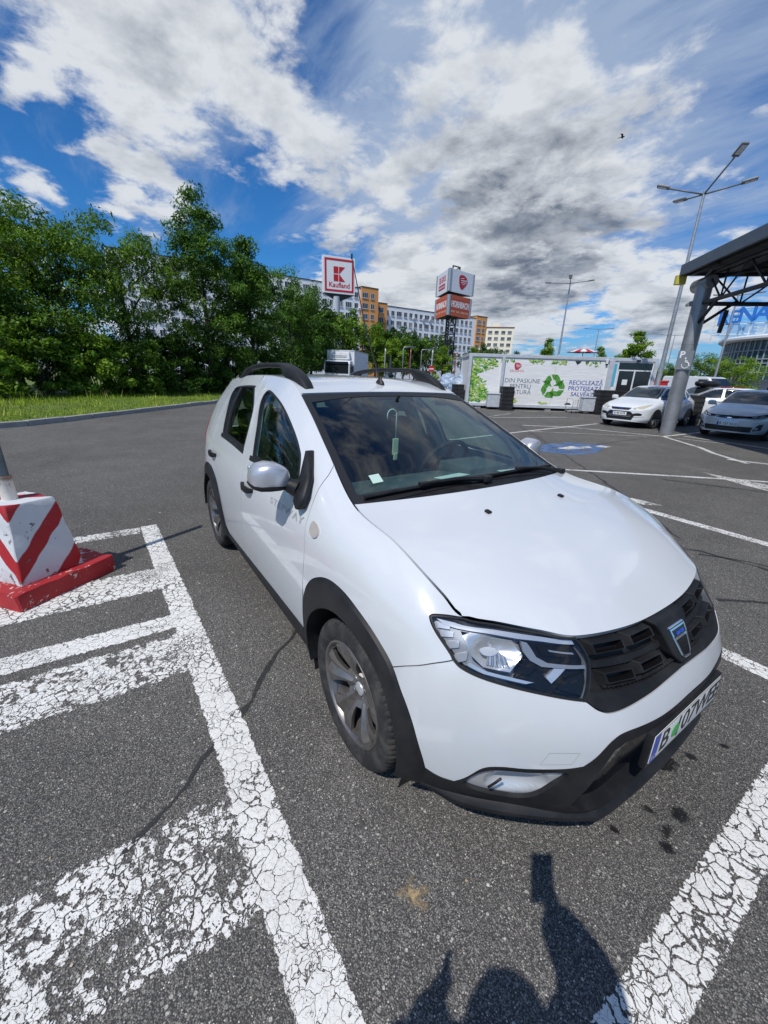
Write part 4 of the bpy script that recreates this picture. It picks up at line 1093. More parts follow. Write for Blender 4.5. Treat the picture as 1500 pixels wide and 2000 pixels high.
# ------------------------------------------------------------------ asphalt, paint, kerb, grass
def _asph(t, b):
    v = t.geo('Position')
    st = t.new('ShaderNodeTexVoronoi', feature='F1'); t.put(st.inputs['Vector'], v); st.inputs['Scale'].default_value = 230
    sep = t.new('ShaderNodeSeparateColor'); t.l.new(st.outputs['Color'], sep.inputs[0])
    stone = t.ramp(sep.outputs[0], [(0, (.045, .044, .042)), (.40, (.074, .072, .069)), (.70, (.105, .102, .096)), (.90, (.142, .137, .127)), (.975, (.20, .19, .172)), (1, (.36, .35, .32))])
    tint = t.mix(t.math('MULTIPLY', sep.outputs[1], .30), stone, t.vmath('MULTIPLY', stone, (1.18, .98, .74)))
    gap = t.smooth(st.outputs['Distance'], .42, .66)
    c = t.mix(gap, tint, (.030, .029, .028, 1))
    s2 = t.new('ShaderNodeTexVoronoi', feature='F1'); t.put(s2.inputs['Vector'], v); s2.inputs['Scale'].default_value = 72
    sp2 = t.new('ShaderNodeSeparateColor'); t.l.new(s2.outputs['Color'], sp2.inputs[0])
    big = t.math('MULTIPLY', t.smooth(sp2.outputs[0], .90, .93), t.smooth(s2.outputs['Distance'], .42, .30))
    c = t.mix(t.math('MULTIPLY', big, .8), c, t.ramp(sp2.outputs[1], [(0, (.10, .095, .085)), (.6, (.17, .165, .15)), (1, (.33, .31, .28))]))
    patch = t.noise(v, .35, 6, .6); p2 = t.noise(v, 2.2, 5, .6)
    f = t.math('MULTIPLY_ADD', t.smooth(patch, .3, .7), .55, 1.58); f = t.math('MULTIPLY', f, t.math('MULTIPLY_ADD', p2, .5, .76))
    sc = t.new('ShaderNodeVectorMath', operation='SCALE'); t.put(sc.inputs[0], c); t.put(sc.inputs['Scale'], f)
    dust = t.math('MULTIPLY', t.smooth(t.noise(v, .8, 7, .65), .45, .8), .16)
    t.put(b.inputs['Base Color'], t.mix(dust, sc.outputs[0], (.24, .225, .20, 1)))
    t.put(b.inputs['Roughness'], .86); b.inputs['Specular IOR Level'].default_value = .25
    h = t.math('ADD', t.math('MULTIPLY', st.outputs['Distance'], -1.0), t.math('MULTIPLY', t.noise(v, 60, 3), .5))
    t.put(b.inputs['Normal'], t.bump(h, .55, .006))
ASPHALT = mat('asphalt', build=_asph)
mb = MB(); n = 24
V = [(x, y, 0) for x in np.linspace(-1500, 1500, n) for y in np.linspace(-1500, 1500, n)]
mb.add(V, [(i * n + j, (i + 1) * n + j, (i + 1) * n + j + 1, i * n + j + 1) for i in range(n - 1) for j in range(n - 1)])
tag(mb.build('ground', ASPHALT), 'dark grey worn asphalt of the car park', kind='structure')

def paint(name, wear, crack=19., col=(.80, .785, .74), edge=.05, crackw=.038, wornscale=5., mixf=.35):
    """thermoplastic paint with crazing, chips and ragged borders (UV: across 0..1, along in metres)"""
    m = bpy.data.materials.new(name); m.use_nodes = True; t = NT(m.node_tree); b = t.n['Principled BSDF']; out = t.n['Material Output']
    v = t.geo('Position')
    wv = t.vmath('ADD', v, t.vmath('SCALE', t.vmath('SUBTRACT', t.noise(v, 5, 5, .65, out=1), (.5, .5, .5)), None))
    sc = [n for n in t.n if n.type == 'VECT_MATH' and n.operation == 'SCALE'][-1]; sc.inputs['Scale'].default_value = .13
    e = t.vor(wv, crack, 'DISTANCE_TO_EDGE')
    wn = t.noise(v, 1.3, 4, .6)
    cr = t.smooth(t.math('SUBTRACT', e, t.math('MULTIPLY', t.math('SUBTRACT', wn, .34), crackw * 4.2)), -.006, .02)
    e2 = t.vor(wv, crack * 2.7, 'DISTANCE_TO_EDGE')
    cr2 = t.smooth(t.math('SUBTRACT', e2, t.math('MULTIPLY', t.smooth(t.noise(v, 2.3, 3, .6), .50, .74), .10)), 0, .02)
    chip = t.noise(v, wornscale, 7, .68, .3)
    chip = t.math('ADD', t.math('MULTIPLY', chip, 1 - mixf), t.math('MULTIPLY', t.noise(v, wornscale * 5.5, 6, .66), mixf))
    lim = .70 - .27 * wear
    ch = t.smooth(t.math('SUBTRACT', lim, chip), -.012, .012)
    fine = t.smooth(t.math('SUBTRACT',   .84 - .33 * wear, t.noise(v, 85, 3, .6)), -.02, .02)
    uv = t.new('ShaderNodeUVMap'); sx = t.new('ShaderNodeSeparateXYZ'); t.l.new(uv.outputs[0], sx.inputs[0])
    ed = t.math('MINIMUM', sx.outputs[0], t.math('SUBTRACT', 1, sx.outputs[0]))
    edm = t.smooth(t.math('SUBTRACT', ed, t.math('MULTIPLY', t.smooth(t.noise(v, 30, 5, .7), .35, .75), edge * 2.2)), -.004, .01)
    a = t.math('MULTIPLY', t.math('MULTIPLY', t.math('MULTIPLY', cr, cr2), t.math('MULTIPLY', ch, fine)), edm)
    dirt = t.noise(v, 4, 6, .7); d2 = t.noise(v, 60, 4, .7)
    t.put(b.inputs['Base Color'], t.mix(t.math('MULTIPLY', t.smooth(t.math('ADD', t.math('MULTIPLY', dirt, .7), t.math('MULTIPLY', d2, .4)), .42, .80), .42), c4(col), (.50, .48, .44, 1)))
    t.put(b.inputs['Roughness'], .7); t.put(b.inputs['Normal'], t.bump(t.math('ADD', t.math('MULTIPLY', e, 1.5), t.math('MULTIPLY', d2, .3)), .35, .006))
    tr = t.new('ShaderNodeBsdfTransparent'); mx = t.new('ShaderNodeMixShader'); t.put(mx.inputs[0], a)
    t.l.new(tr.outputs[0], mx.inputs[1]); t.l.new(b.outputs[0], mx.inputs[2]); t.l.new(mx.outputs[0], out.inputs[0])
    return m
P_GOOD = paint('road_paint_crazed', .10); P_MID = paint('road_paint_worn', .60, mixf=.6, wornscale=4); P_BAD = paint('road_paint_flaking', .69, wornscale=4.2, crackw=.05, mixf=.55)
P_FAINT = paint('road_paint_faint', 1.18, wornscale=14); P_FAR = paint('road_paint_thin', .30, wornscale=7)
P_BLUE = paint('blue_road_paint', .62, col=(.05, .17, .42), wornscale=3.)
def strip(name, pts, w, m, z=.004, label=None):
    """painted line along a ground polyline"""
    P = [np.array(p, float) for p in pts]; V = []; U = []; d = 0
    for i, p in enumerate(P):
        t_ = P[min(i + 1, len(P) - 1)] - P[max(i - 1, 0)]; t_ /= np.linalg.norm(t_); nn = np.array([-t_[1], t_[0]])
        if i: d += np.linalg.norm(p - P[i - 1])
        V += [(*(p - nn * w / 2), z), (*(p + nn * w / 2), z)]; U += [(0, d), (1, d)]
    F = [(2 * i, 2 * i + 2, 2 * i + 3, 2 * i + 1) for i in range(len(P) - 1)]
    me = mesh_from(name, V, F, m); uv = me.uv_layers.new(name='UVMap')
    for l in me.loops: uv.data[l.index].uv = U[l.vertex_index]
    o = link(bpy.data.objects.new(name, me)); return tag(o, label, kind='structure')
def area(name, poly, m, z=.004, label=None):
    me = mesh_from(name, [(x, y, z) for x, y in poly], [tuple(range(len(poly)))], m); uv = me.uv_layers.new(name='UVMap')
    for l in me.loops: uv.data[l.index].uv = (.5, .5)
    return tag(link(bpy.data.objects.new(name, me)), label, kind='structure')
LN = 'parking_line'
strip(LN, [(-3.42, -1.395), (-1.2, -1.318), (-.2, -1.293), (1.3, -1.288), (3.2, -1.29)], .163, P_GOOD)
strip(LN, [(-6.5, -1.43), (-5, -1.36), (-3.42, -1.395)], .145, P_FAINT)
strip(LN, [(-3.31, -1.478), (-3.30, -4.6)], .19, P_MID)
strip(LN, [(-2.13, -1.40), (-2.09, -4.6)], .42, P_GOOD, .0036)
strip(LN, [(-1.44, -1.38), (-1.455, -4.6)], .185, P_GOOD, .0036)
strip(LN, [(-1.085, -1.37), (-1.06, -4.6)], .41, P_MID, .0036)
strip(LN, [(.14, -1.36), (.07, -4.6)], .46, P_BAD, .0036)
strip(LN, [(1.108, -1.21), (1.108, 1.36)], .152, P_GOOD, .0036)
strip(LN, [(-3.4, 1.43), (-1, 1.43), (1.1, 1.445), (1.6, 1.45)], .145, P_FAR)
strip(LN, [(-3.6, 4.09), (-1, 4.13), (.2, 4.08), (1.4, 4.02)], .16, P_FAR)
area(LN, [(-1.55, 4.36), (-1.2, 4.36), (-1.05, 4.56), (-1.45, 4.56)], P_MID)
strip(LN, [(-3.4, 4.95), (-2.9, 5.53), (-1.1, 7.62), (-.7, 8.0)], .11, P_FAR)
area(LN, [(-1.7, 7.70), (-.71, 7.62), (.6, 7.2), (.4, 6.75), (-1.0, 7.22)], P_MID, .0036)
strip(LN, [(-6.4, 4.0), (-7.1, 9.8), (-7.5, 14.2)], .12, P_FAR)
strip(LN, [(-8.2, 10.6), (-7.2, 11.9), (-4.55, 12.78), (-3.0, 11.28), (-2.5, 10.6), (-1.6, 9.75)], .13, P_FAR, .0045)
strip(LN, [(-6.95, 9.45), (-4.8, 12.25)], .06, P_MID, .0036)
strip(LN, [(-2.0, 9.9), (-1.3, 10.15), (.5, 10.9)], .13, P_FAR, .005)
strip(LN, [(-4.55, 12.80), (-4.5, 15.6), (-4.45, 18.6)], .12, P_FAR, .0036)
strip(LN, [(-4.2, 12.76), (-3.0, 12.95)], .07, P_MID, .005)
strip(LN, [(-4.3, 13.6), (-1.0, 12.9), (1.0, 12.5)], .10, P_FAR, .0052)
strip(LN, [(-10.5, 11.6), (-9.6, 15.4)], .10, P_FAR); strip(LN, [(-10.9, 11.8), (-11.6, 14.0)], .08, P_MID)
strip(LN, [(-12.6, 15.5), (-12.1, 16.6)], .09, P_MID); strip(LN, [(-12.1, 17.3), (-11.0, 20.2), (-8.9, 21.4)], .09, P_FAR)
strip(LN, [(-9.85, -1.70), (-8.5, -3.2), (-7.6, -4.4)], .05, P_FAINT)
blue = area('blue_bay_marking', [(-4.7, 6.5), (-3.9, 6.9), (-3.8, 7.7), (-4.3, 9.1), (-5.1, 8.5), (-5.1, 7.0)], P_BLUE, .0040, 'worn blue painted disabled bay marking')
area('wheelchair_marking', [(-4.6, 7.35), (-4.35, 7.45), (-4.25, 8.3), (-4.45, 8.5), (-4.5, 8.1), (-4.65, 8.0)], P_MID, .0062)
area('wheelchair_marking', [(-4.35, 8.55), (-4.1, 8.65), (-4.15, 9.0), (-4.4, 8.9)], P_MID, .0062)
# sealed cracks and oil stains
def _tar(t, b):
    v = t.geo('Position'); t.put(b.inputs['Base Color'], t.mix(t.noise(v, 30, 4), (.018, .018, .018, 1), (.045, .044, .043, 1))); t.put(b.inputs['Roughness'], .6)
def blotch(name, col, lim, scale, rough=.6):
    m = bpy.data.materials.new(name); m.use_nodes = True; t = NT(m.node_tree); b = t.n['Principled BSDF']; out = t.n['Material Output']
    v = t.geo('Position'); uv = t.new('ShaderNodeUVMap'); d = t.vmath('LENGTH', t.vmath('SUBTRACT', uv.outputs[0], (.5, .5, 0)), out=1)
    a = t.smooth(t.math('SUBTRACT', t.math('ADD', t.noise(v, scale, 6, .7), lim), t.math('MULTIPLY', d, 1.1)), .0, .25)
    grain = t.smooth(t.noise(v, 140, 2), .35, .6)
    a = t.math('MULTIPLY', a, t.math('MULTIPLY_ADD', grain, .5, .5))
    b.inputs['Base Color'].default_value = c4(col); b.inputs['Roughness'].default_value = rough
    tr = t.new('ShaderNodeBsdfTransparent'); mx = t.new('ShaderNodeMixShader'); t.put(mx.inputs[0], a)
    t.l.new(tr.outputs[0], mx.inputs[1]); t.l.new(b.outputs[0], mx.inputs[2]); t.l.new(mx.outputs[0], out.inputs[0]); return m
OIL = blotch('oil_stain', (.010, .009, .008), -.12, 18, .45); SANDY = blotch('sandy_dust', (.42, .31, .17), -.26, 30, .9); TARM = blotch('tar_seam', (.034, .033, .032), .02, 22, .6)
def stain(name, c, d, m, rz=0., z=.0026):
    x, y = d[0] / 2, d[1] / 2; cs, sn = math.cos(rz), math.sin(rz)
    me = mesh_from(name, [(c[0] + a * cs - b_ * sn, c[1] + a * sn + b_ * cs, z) for a, b_ in ((-x, -y), (x, -y), (x, y), (-x, y))], [(0, 1, 2, 3)], m)
    uv = me.uv_layers.new(name='UVMap'); 
    for l, q in zip(me.loops, ((0, 0), (1, 0), (1, 1), (0, 1))): uv.data[l.index].uv = q
    return tag(link(bpy.data.objects.new(name, me)), kind='structure')
for c, d, rz in (((.855, .005), (.09, .05), .3), ((.93, .085), (.13, .12), 0), ((.955, -.085), (.09, .07), .6), ((.79, .30), (.15, .20), .4), ((.82, -.19), (.06, .05), 0), ((.84, .42), (.10, .06), 0), ((.90, .62), (.07, .05), .5), ((.93, -.02), (.07, .12), .2)):
    stain('oil_stain', c, d, OIL, rz)
stain('sandy_stain', (.575, -.94), (.24, .20), SANDY, .4)
def seam(pts, w):
    P = [np.array(p, float) for p in pts]; rnd = random.Random(len(pts)); q = [P[0]]
    for a, b in zip(P, P[1:]):
        k = max(2, int(np.linalg.norm(b - a) / .12))
        for i in range(1, k + 1): q.append(a + (b - a) * i / k + np.array([rnd.uniform(-1, 1), rnd.uniform(-1, 1)]) * w * .35)
    V = []; U = []
    for i, p in enumerate(q):
        t_ = q[min(i + 1, len(q) - 1)] - q[max(i - 1, 0)]; t_ /= np.linalg.norm(t_) + 1e-9; nn = np.array([-t_[1], t_[0]]); ww = w * rnd.uniform(.4, 1.5) / 2
        V += [(*(p - nn * ww), .0030), (*(p + nn * ww), .0030)]; U += [(.1, .5), (.9, .5)]
    me = mesh_from('tar_seam', V, [(2 * i, 2 * i + 2, 2 * i + 3, 2 * i + 1) for i in range(len(q) - 1)], TARM); uv = me.uv_layers.new(name='UVMap')
    for l in me.loops: uv.data[l.index].uv = U[l.vertex_index]
    tag(link(bpy.data.objects.new('tar_seam', me)), kind='structure')
seam([(-1.9, -.1), (-.95, -.72), (-.72, -1.0), (-.50, -1.16), (-.40, -1.29), (-.28, -1.42), (-.14, -1.58), (-.05, -1.75)], .035)
seam([(-8.0, 10.2), (-6.34, 8.84), (-3.49, 6.32), (-1.85, 4.84), (-1.27, 4.28), (-.4, 3.4)], .05)
seam([(-4.5, 8.7), (-4.6, 10.2), (-4.55, 12.6)], .05)
seam([(-1.8, 6.3), (-1.2, 6.6), (-.5, 7.0), (.2, 6.9)], .05)
seam([(-.6, 3.0), (-.1, 3.2), (.5, 3.3)], .04)

# kerb of separate stones, verge
def _kerb(t, b):
    v = t.geo('Position'); n = t.noise(v, 5, 6, .65); o = t.new('ShaderNodeObjectInfo').outputs['Random']
    t.put(b.inputs['Base Color'], t.mix(n, (.20, .195, .185, 1), (.42, .41, .385, 1))); t.put(b.inputs['Roughness'], .85); t.put(b.inputs['Normal'], t.bump(t.noise(v, 40, 5, .7), .4, .01))
KERB = mat('kerb_concrete', build=_kerb)
KP = spline([(-10.2, -40), (-10.2, -24), (-10.3, -14), (-10.6, -9.6), (-10.9, -7.6), (-11.4, -6.0), (-11.9, -4.9), (-12.35, -3.93), (-13.05, -2.99), (-14.42, -1.84), (-16.15, -.28), (-19.69, 2.81), (-24, 6.7), (-29.5, 11.6), (-36, 17.5), (-44, 25)], 12)
dd = np.concatenate([[0], np.cumsum(np.linalg.norm(np.diff(KP, axis=0), axis=1))])
def kp(s): return np.array([np.interp(s, dd, KP[:, 0]), np.interp(s, dd, KP[:, 1])])
kerb = tag(bpy.data.objects.new('kerb', None), 'pale concrete kerb along the grass verge', kind='structure'); COL.objects.link(kerb)
mb = MB(); mb.bbox((0, 0, 0), (.985, .18, .30), .018); _k = mb.build('kerb_stone', KERB, None, True, 40); KM = _k.data; bpy.data.objects.remove(_k)
rnd = random.Random(5); s = 0.
while s < dd[-1] - 1:
    a, b = kp(s), kp(s + 1.0); c = (a + b) / 2; an = math.atan2(b[1] - a[1], b[0] - a[0]); nn = np.array([-math.sin(an), math.cos(an)])
    o = link(bpy.data.objects.new('kerb_stone', KM), kerb); o.location = (*(c + nn * .09), -.012 + rnd.uniform(-.012, .012)); o.rotation_euler = (rnd.uniform(-.03, .03), rnd.uniform(-.01, .01), an + rnd.uniform(-.01, .01)); o.scale = (float(np.linalg.norm(b - a)), 1, 1)
    s += 1.0
def _soil(t, b):
    v = t.geo('Position'); n = t.noise(v, 3, 6, .65)
    t.put(b.inputs['Base Color'], t.mix(t.smooth(n, .35, .65), (.09, .14, .022, 1), (.14, .18, .035, 1))); t.put(b.inputs['Roughness'], .95)
SOIL = mat('verge_soil', build=_soil)
def kside(s, off):
    a, b = kp(max(s - .2, 0)), kp(min(s + .2, dd[-1])); an = math.atan2(b[1] - a[1], b[0] - a[0]); return kp(s) + np.array([-math.sin(an), math.cos(an)]) * off
V = []; ss_ = np.linspace(0, dd[-1], 80); offs = [.17, .6, 1.5, 3, 6, 14, 30]; hz = [.10, .13, .17, .22, .3, .5, .6]
for s in ss_:
    for o_, h in zip(offs, hz): V.append((*kside(s, o_), h))
mb = MB(); k = len(offs); mb.add(V, [(i * k + j, i * k + j + 1, (i + 1) * k + j + 1, (i + 1) * k + j) for i in range(len(ss_) - 1) for j in range(k - 1)])
tag(mb.build('verge', SOIL, None, True), 'grassy verge behind the kerb', kind='structure')
def _grass(t, b):
    at = t.new('ShaderNodeAttribute', attribute_name='tone'); t.put(b.inputs['Base Color'], t.ramp(at.outputs['Fac'], [(0, (.09, .15, .010)), (.45, (.24, .36, .025)), (.8, (.38, .46, .05)), (1, (.58, .52, .17))]))
    b.inputs['Roughness'].default_value = .7; b.inputs['Specular IOR Level'].default_value = .2
    b.inputs['Transmission Weight'].default_value = 0.
GRASSM = mat('grass_blades', build=_grass)
def quick_mesh(name, V, F, m, tone=None):
    """large triangle or quad meshes from arrays"""
    V = np.asarray(V, np.float32); F = np.asarray(F, np.int32); me = bpy.data.meshes.new(name); k = F.shape[1]
    me.vertices.add(len(V)); me.vertices.foreach_set('co', V.ravel()); me.loops.add(F.size); me.loops.foreach_set('vertex_index', F.ravel())
    me.polygons.add(len(F)); me.polygons.foreach_set('loop_start', np.arange(0, F.size, k, dtype=np.int32))
    if tone is not None: a = me.attributes.new('tone', 'FLOAT', 'FACE'); a.data.foreach_set('value', np.asarray(tone, np.float32))
    me.materials.append(m); me.update(calc_edges=True); return me
rg = np.random.default_rng(7); N = 75000
S0 = float(dd[48]) - 8; ss2 = S0 + rg.uniform(0, 38, N); of = .16 + 5.2 * rg.uniform(0, 1, N) ** 1.2
KX = np.array([kside(s, 0) for s in np.linspace(S0, S0 + 38, 300)]); K1 = np.array([kside(s, 1) for s in np.linspace(S0, S0 + 38, 300)]) - KX
u = np.linspace(S0, S0 + 38, 300)
bx = np.interp(ss2, u, KX[:, 0]) + np.interp(ss2, u, K1[:, 0]) * of; by = np.interp(ss2, u, KX[:, 1]) + np.interp(ss2, u, K1[:, 1]) * of; bz = np.interp(of, offs, hz) - .01
cl = (np.sin(bx * 2.1 + np.sin(by * 1.7)) + np.sin(by * 2.9 + 1.3) + np.sin((bx + by) * 5.1)) / 3
hh = (.035 + .065 * rg.uniform(0, 1, N) ** 2) * (1 + .5 * cl) * np.where(of > 3, 1.9, 1.); tall = rg.uniform(0, 1, N) < .03; hh[tall] *= 2.6
an = rg.uniform(0, 6.283, N); le = rg.uniform(.0, .6, N) * hh; la = rg.uniform(0, 6.283, N); w = rg.uniform(.006, .014, N)
A = np.stack([bx - np.cos(an) * w, by - np.sin(an) * w, bz], 1); B = np.stack([bx + np.cos(an) * w, by + np.sin(an) * w, bz], 1); C_ = np.stack([bx + np.cos(la) * le, by + np.sin(la) * le, bz + hh], 1)
V = np.stack([A, B, C_], 1).reshape(-1, 3); F = np.arange(3 * N).reshape(-1, 3)
tone = np.clip(.42 + .28 * cl + rg.normal(0, .16, N) + .35 * tall, 0, 1)
go = link(bpy.data.objects.new('grass', quick_mesh('grass', V, F, GRASSM, tone))); tag(go, 'uneven bright green grass on the verge', kind='stuff')

# loose grit and leaf scraps on the asphalt
rg = np.random.default_rng(17); N = 420
x = rg.uniform(-4, 1.4, N); y = np.where(rg.uniform(0, 1, N) < .6, rg.uniform(-3.2, -.6, N), rg.uniform(-.9, 4.5, N)); sz = rg.uniform(.002, .0065, N) * np.where(rg.uniform(0, 1, N) < .06, 2.0, 1.); an = rg.uniform(0, 6.283, N)
V = []
for k in range(5):
    q = an + k * 2 * math.pi / 4; V.append(np.stack([x + np.cos(q) * sz * (1 + .4 * (k % 2)), y + np.sin(q) * sz, np.full(N, .0046)], 1) if k < 4 else np.stack([x, y, .005 + sz * .7], 1))
V = np.stack(V, 1).reshape(-1, 3); b5 = (np.arange(N) * 5)[:, None]
F = np.concatenate([b5 + np.array([[k, (k + 1) % 4, 4]]) for k in range(4)], 0)
GRITM = mat('grit', build=lambda t, b: (t.put(b.inputs['Base Color'], t.ramp(t.new('ShaderNodeAttribute', attribute_name='tone').outputs['Fac'], [(0, (.05, .045, .04)), (.5, (.30, .28, .25)), (.85, (.60, .58, .52)), (1, (.42, .26, .10))])), t.put(b.inputs['Roughness'], .8)))
tag(link(bpy.data.objects.new('grit', quick_mesh('grit', V, F, GRITM, np.tile(rg.uniform(0, 1, N), 4)))), 'loose grit and leaf scraps scattered on the asphalt', kind='stuff')
seam([(.35, 2.2), (.62, 2.55), (.75, 2.95)], .035); seam([(-.1, 3.1), (.25, 3.35), (.7, 3.4)], .03)

# ------------------------------------------------------------------ materials for the surroundings
GALV = mat('galvanised_steel', **vary((.42, .43, .44), .12, 9, .45, metal=.6))
WHITEP = mat('white_paint', **vary((.74, .75, .76), .07, 4, .45))
GREYP = mat('grey_frame_paint', **vary((.50, .53, .57), .08, 5, .5))
DARKST = mat('dark_steel', **vary((.030, .032, .035), .25, 6, .5))
DARKGL = mat('dark_glass', (.012, .015, .018), .06, spec=.7)
BLACKM = mat('matt_black', (.012, .012, .012), .7)
REDS = mat('sign_red', (.52, .012, .022), .4)
ORANGE = mat('sign_orange', (.60, .10, .022), .4)
WHITES = mat('sign_white', (.80, .80, .80), .4)
def mesh_part(name, mb, m, parent, smooth=False, angle=None): return mb.build(name, m, parent, smooth, angle)

# ------------------------------------------------------------------ striped concrete post base, in front on the left
base = thing('post_base', 'red and white striped concrete block on a chipped red slab holding a grey post', 'post base', (-2.53, -2.18, 0), R(37.7))
def _chip(c1, lim):
    def bd(t, b):
        v = t.coord('Object'); n = t.noise(v, 16, 7, .7, .4); n2 = t.noise(v, 5, 5, .6)
        t.put(b.inputs['Base Color'], t.mix(t.smooth(t.math('ADD', n, t.math('MULTIPLY', n2, .3)), lim, lim + .03), t.mix(n2, c4(c1), c4([q * .72 for q in c1])), (.62, .58, .54, 1)))
        t.put(b.inputs['Roughness'], .62); t.put(b.inputs['Normal'], t.bump(t.math('ADD', t.noise(v, 45, 5, .7), t.math('MULTIPLY', n, .8)), .6, .008))
    return bd
SLABR = mat('chipped_red_paint', build=_chip((.44, .018, .022), .745))
def _stripe(t, b):
    v = t.coord('Object'); s = t.new('ShaderNodeSeparateXYZ'); t.put(s.inputs[0], v)
    # hand-brushed bands running down towards the front corner on both faces
    d_ = t.math('ADD', t.math('SUBTRACT', s.outputs[1], s.outputs[0]), t.math('MULTIPLY_ADD', s.outputs[2], -.227, .457))
    a = t.math('SUBTRACT', s.outputs[2], t.math('MULTIPLY', d_, 1.12))
    a = t.math('ADD', a, t.math('MULTIPLY', t.noise(v, 30, 4, .6), .012))
    f = t.math('FRACT', t.math('ADD', t.math('DIVIDE', t.math('ADD', a, -.135), .43), 8.))
    st = t.math('MULTIPLY', t.smooth(f, .0, .03), t.smooth(f, .40, .37))
    chip = t.noise(v, 20, 7, .7, .4)
    c = t.mix(st, t.mix(t.noise(v, 5, 5), (.72, .73, .74, 1), (.56, .57, .58, 1)), (.40, .014, .020, 1))
    edge_ = t.math('MINIMUM', t.math('ABSOLUTE', t.math('SUBTRACT', s.outputs[2], .125)), .10); c = t.mix(t.smooth(t.math('SUBTRACT', t.math('ADD', chip, t.math('MULTIPLY', t.smooth(t.noise(v, 5, 4, .6), .5, .7), .08)), edge_), .545, .575), c, (.16, .145, .13, 1))
    t.put(b.inputs['Base Color'], c); t.put(b.inputs['Roughness'], .65); t.put(b.inputs['Normal'], t.bump(t.math('ADD', t.noise(v, 40, 5, .7), chip), .5, .006))
STRIPE = mat('striped_paint', build=_stripe)
def rough_block(name, b0, b1, h, z0, m, parent, amp=.008, seed=1, bev=.018):
    bm = bmesh.new(); bmesh.ops.create_cube(bm, size=1)
    bmesh.ops.bevel(bm, geom=list(bm.edges), offset=.018, segments=1, affect='EDGES')
    bmesh.ops.subdivide_edges(bm, edges=[e for e in bm.edges if e.calc_length() > .3], cuts=15, use_grid_fill=True)
    from mathutils import noise as mn
    for v in bm.verts:
        f = v.co.z + .5; w = [b0[i] + (b1[i] - b0[i]) * f for i in (0, 1)]
        p = Vector((v.co.x * w[0], v.co.y * w[1], z0 + f * h)); edge = max(abs(v.co.x), abs(v.co.y)) > .44
        v.co = p + mn.noise_vector(p * 9 + Vector((seed, 0, 0))) * amp * (1.6 if edge else .7) if v.co.z > -.49 else p
    me = bpy.data.meshes.new(name); bm.to_mesh(me); bm.free(); me.materials.append(m)
    me.polygons.foreach_set('use_smooth', [True] * len(me.polygons)); me.set_sharp_from_angle(angle=R(40)); return link(bpy.data.objects.new(name, me), parent)
rough_block('slab', (.70, .70), (.69, .69), .125, .0, SLABR, base, .007, 2)
blk = rough_block('block', (.43, .43), (.305, .305), .55, .118, STRIPE, base, .006, 4); blk.location = (.035, -.035, 0)
def _sock(t, b):
    v = t.coord('Object'); s = t.new('ShaderNodeSeparateXYZ'); t.put(s.inputs[0], v)
    r_ = t.math('MULTIPLY', t.smooth(t.math('ADD', s.outputs[2], t.math('MULTIPLY', t.noise(v, 20, 4), .08)), .83, .87), 1.)
    t.put(b.inputs['Base Color'], t.mix(t.math('ADD', t.math('MULTIPLY', r_, .8), t.math('MULTIPLY', t.smooth(t.noise(v, 18, 6, .7), .55, .65), .5), clamp=True), (.70, .66, .58, 1), (.20, .085, .03, 1))); t.put(b.inputs['Roughness'], .7)
T = Matrix.Translation((.0, -.05, .645)) @ Matrix.Rotation(R(-2), 4, 'Y')
mb = MB(); mb.lathe([(.0, 0), (.046, 0), (.044, .17), (.047, .175), (.047, .19), (.03, .19)], 20, T=T); mb.build('socket', mat('rusty_socket', build=_sock), base, True, 40)
mb = MB(); mb.lathe([(.0, .16), (.034, .16), (.034, 1.42), (0, 1.42)], 18, T=T); pst = mb.build('post', mat('grey_post', **vary((.13, .16, .18), .25, 7, .4, metal=.6)), base, True, 40)
mb = MB(); mb.box((0, .0, 1.18), (.03, .20, .34), T=T); mb.build('sign_plate', GALV, pst)

# ------------------------------------------------------------------ recycling cabin with printed walls
cab = thing('recycling_cabin', 'long white recycling cabin with leaf print, green arrows and grey frame', 'cabin', (-14.85, 14.2, 0), math.atan2(.808, .59))
LEN, HT, DEP = 9.5, 2.72, 2.9       # local x along the front, front face at y = 0, depth towards +y
CABW = mat('cabin_wall_print', build=lambda t, b: (t.put(b.inputs['Base Color'], t.mix(t.smooth(t.noise(t.vmath('MULTIPLY', t.coord('Object'), (.5, 1, 9)), 3, 5, .6), .3, .7), (.74, .72, .69, 1), (.88, .88, .87, 1))), t.put(b.inputs['Roughness'], .55)))
mb = MB(); mb.box((LEN / 2, DEP / 2, 1.42), (LEN - .1, DEP - .1, 2.4)); mb.build('wall', CABW, cab)
mb = MB(); mb.bbox((LEN / 2, DEP / 2, .20), (LEN, DEP, .14), .01); mb.build('base_frame', GREYP, cab)
mb = MB(); mb.bbox((LEN / 2, DEP / 2, 2.645), (LEN, DEP, .16), .015); mb.build('roof', GREYP, cab)
for x, w in ((.08, .16), (1.78, .14), (7.22, .26), (LEN - .08, .16)):
    mb = MB(); mb.bbox((x, .0, 1.42), (w, .12, 2.29), .01); mb.build('frame_post', GREYP, cab)
for x in (.08, LEN - .08):
    mb = MB(); mb.bbox((x, DEP - .06, 1.42), (.16, .12, 2.29), .01); mb.build('frame_post', GREYP, cab)
for x in (.7, 4.4, 8.8):
    for y in (.2, DEP - .2):
        mb = MB(); mb.box((x, y, .065), (.3, .3, .13)); mb.build('support_block', KERB, cab)
FRONT = lambda x, z, o=.003: Matrix.Translation((x, .05 - o, z)) @ Matrix.Rotation(R(90), 4, 'X')
mb = MB(); mb.box((4.455, .047, 1.4), (.012, .012, 2.2)); mb.build('panel_joint', GREYP, cab)
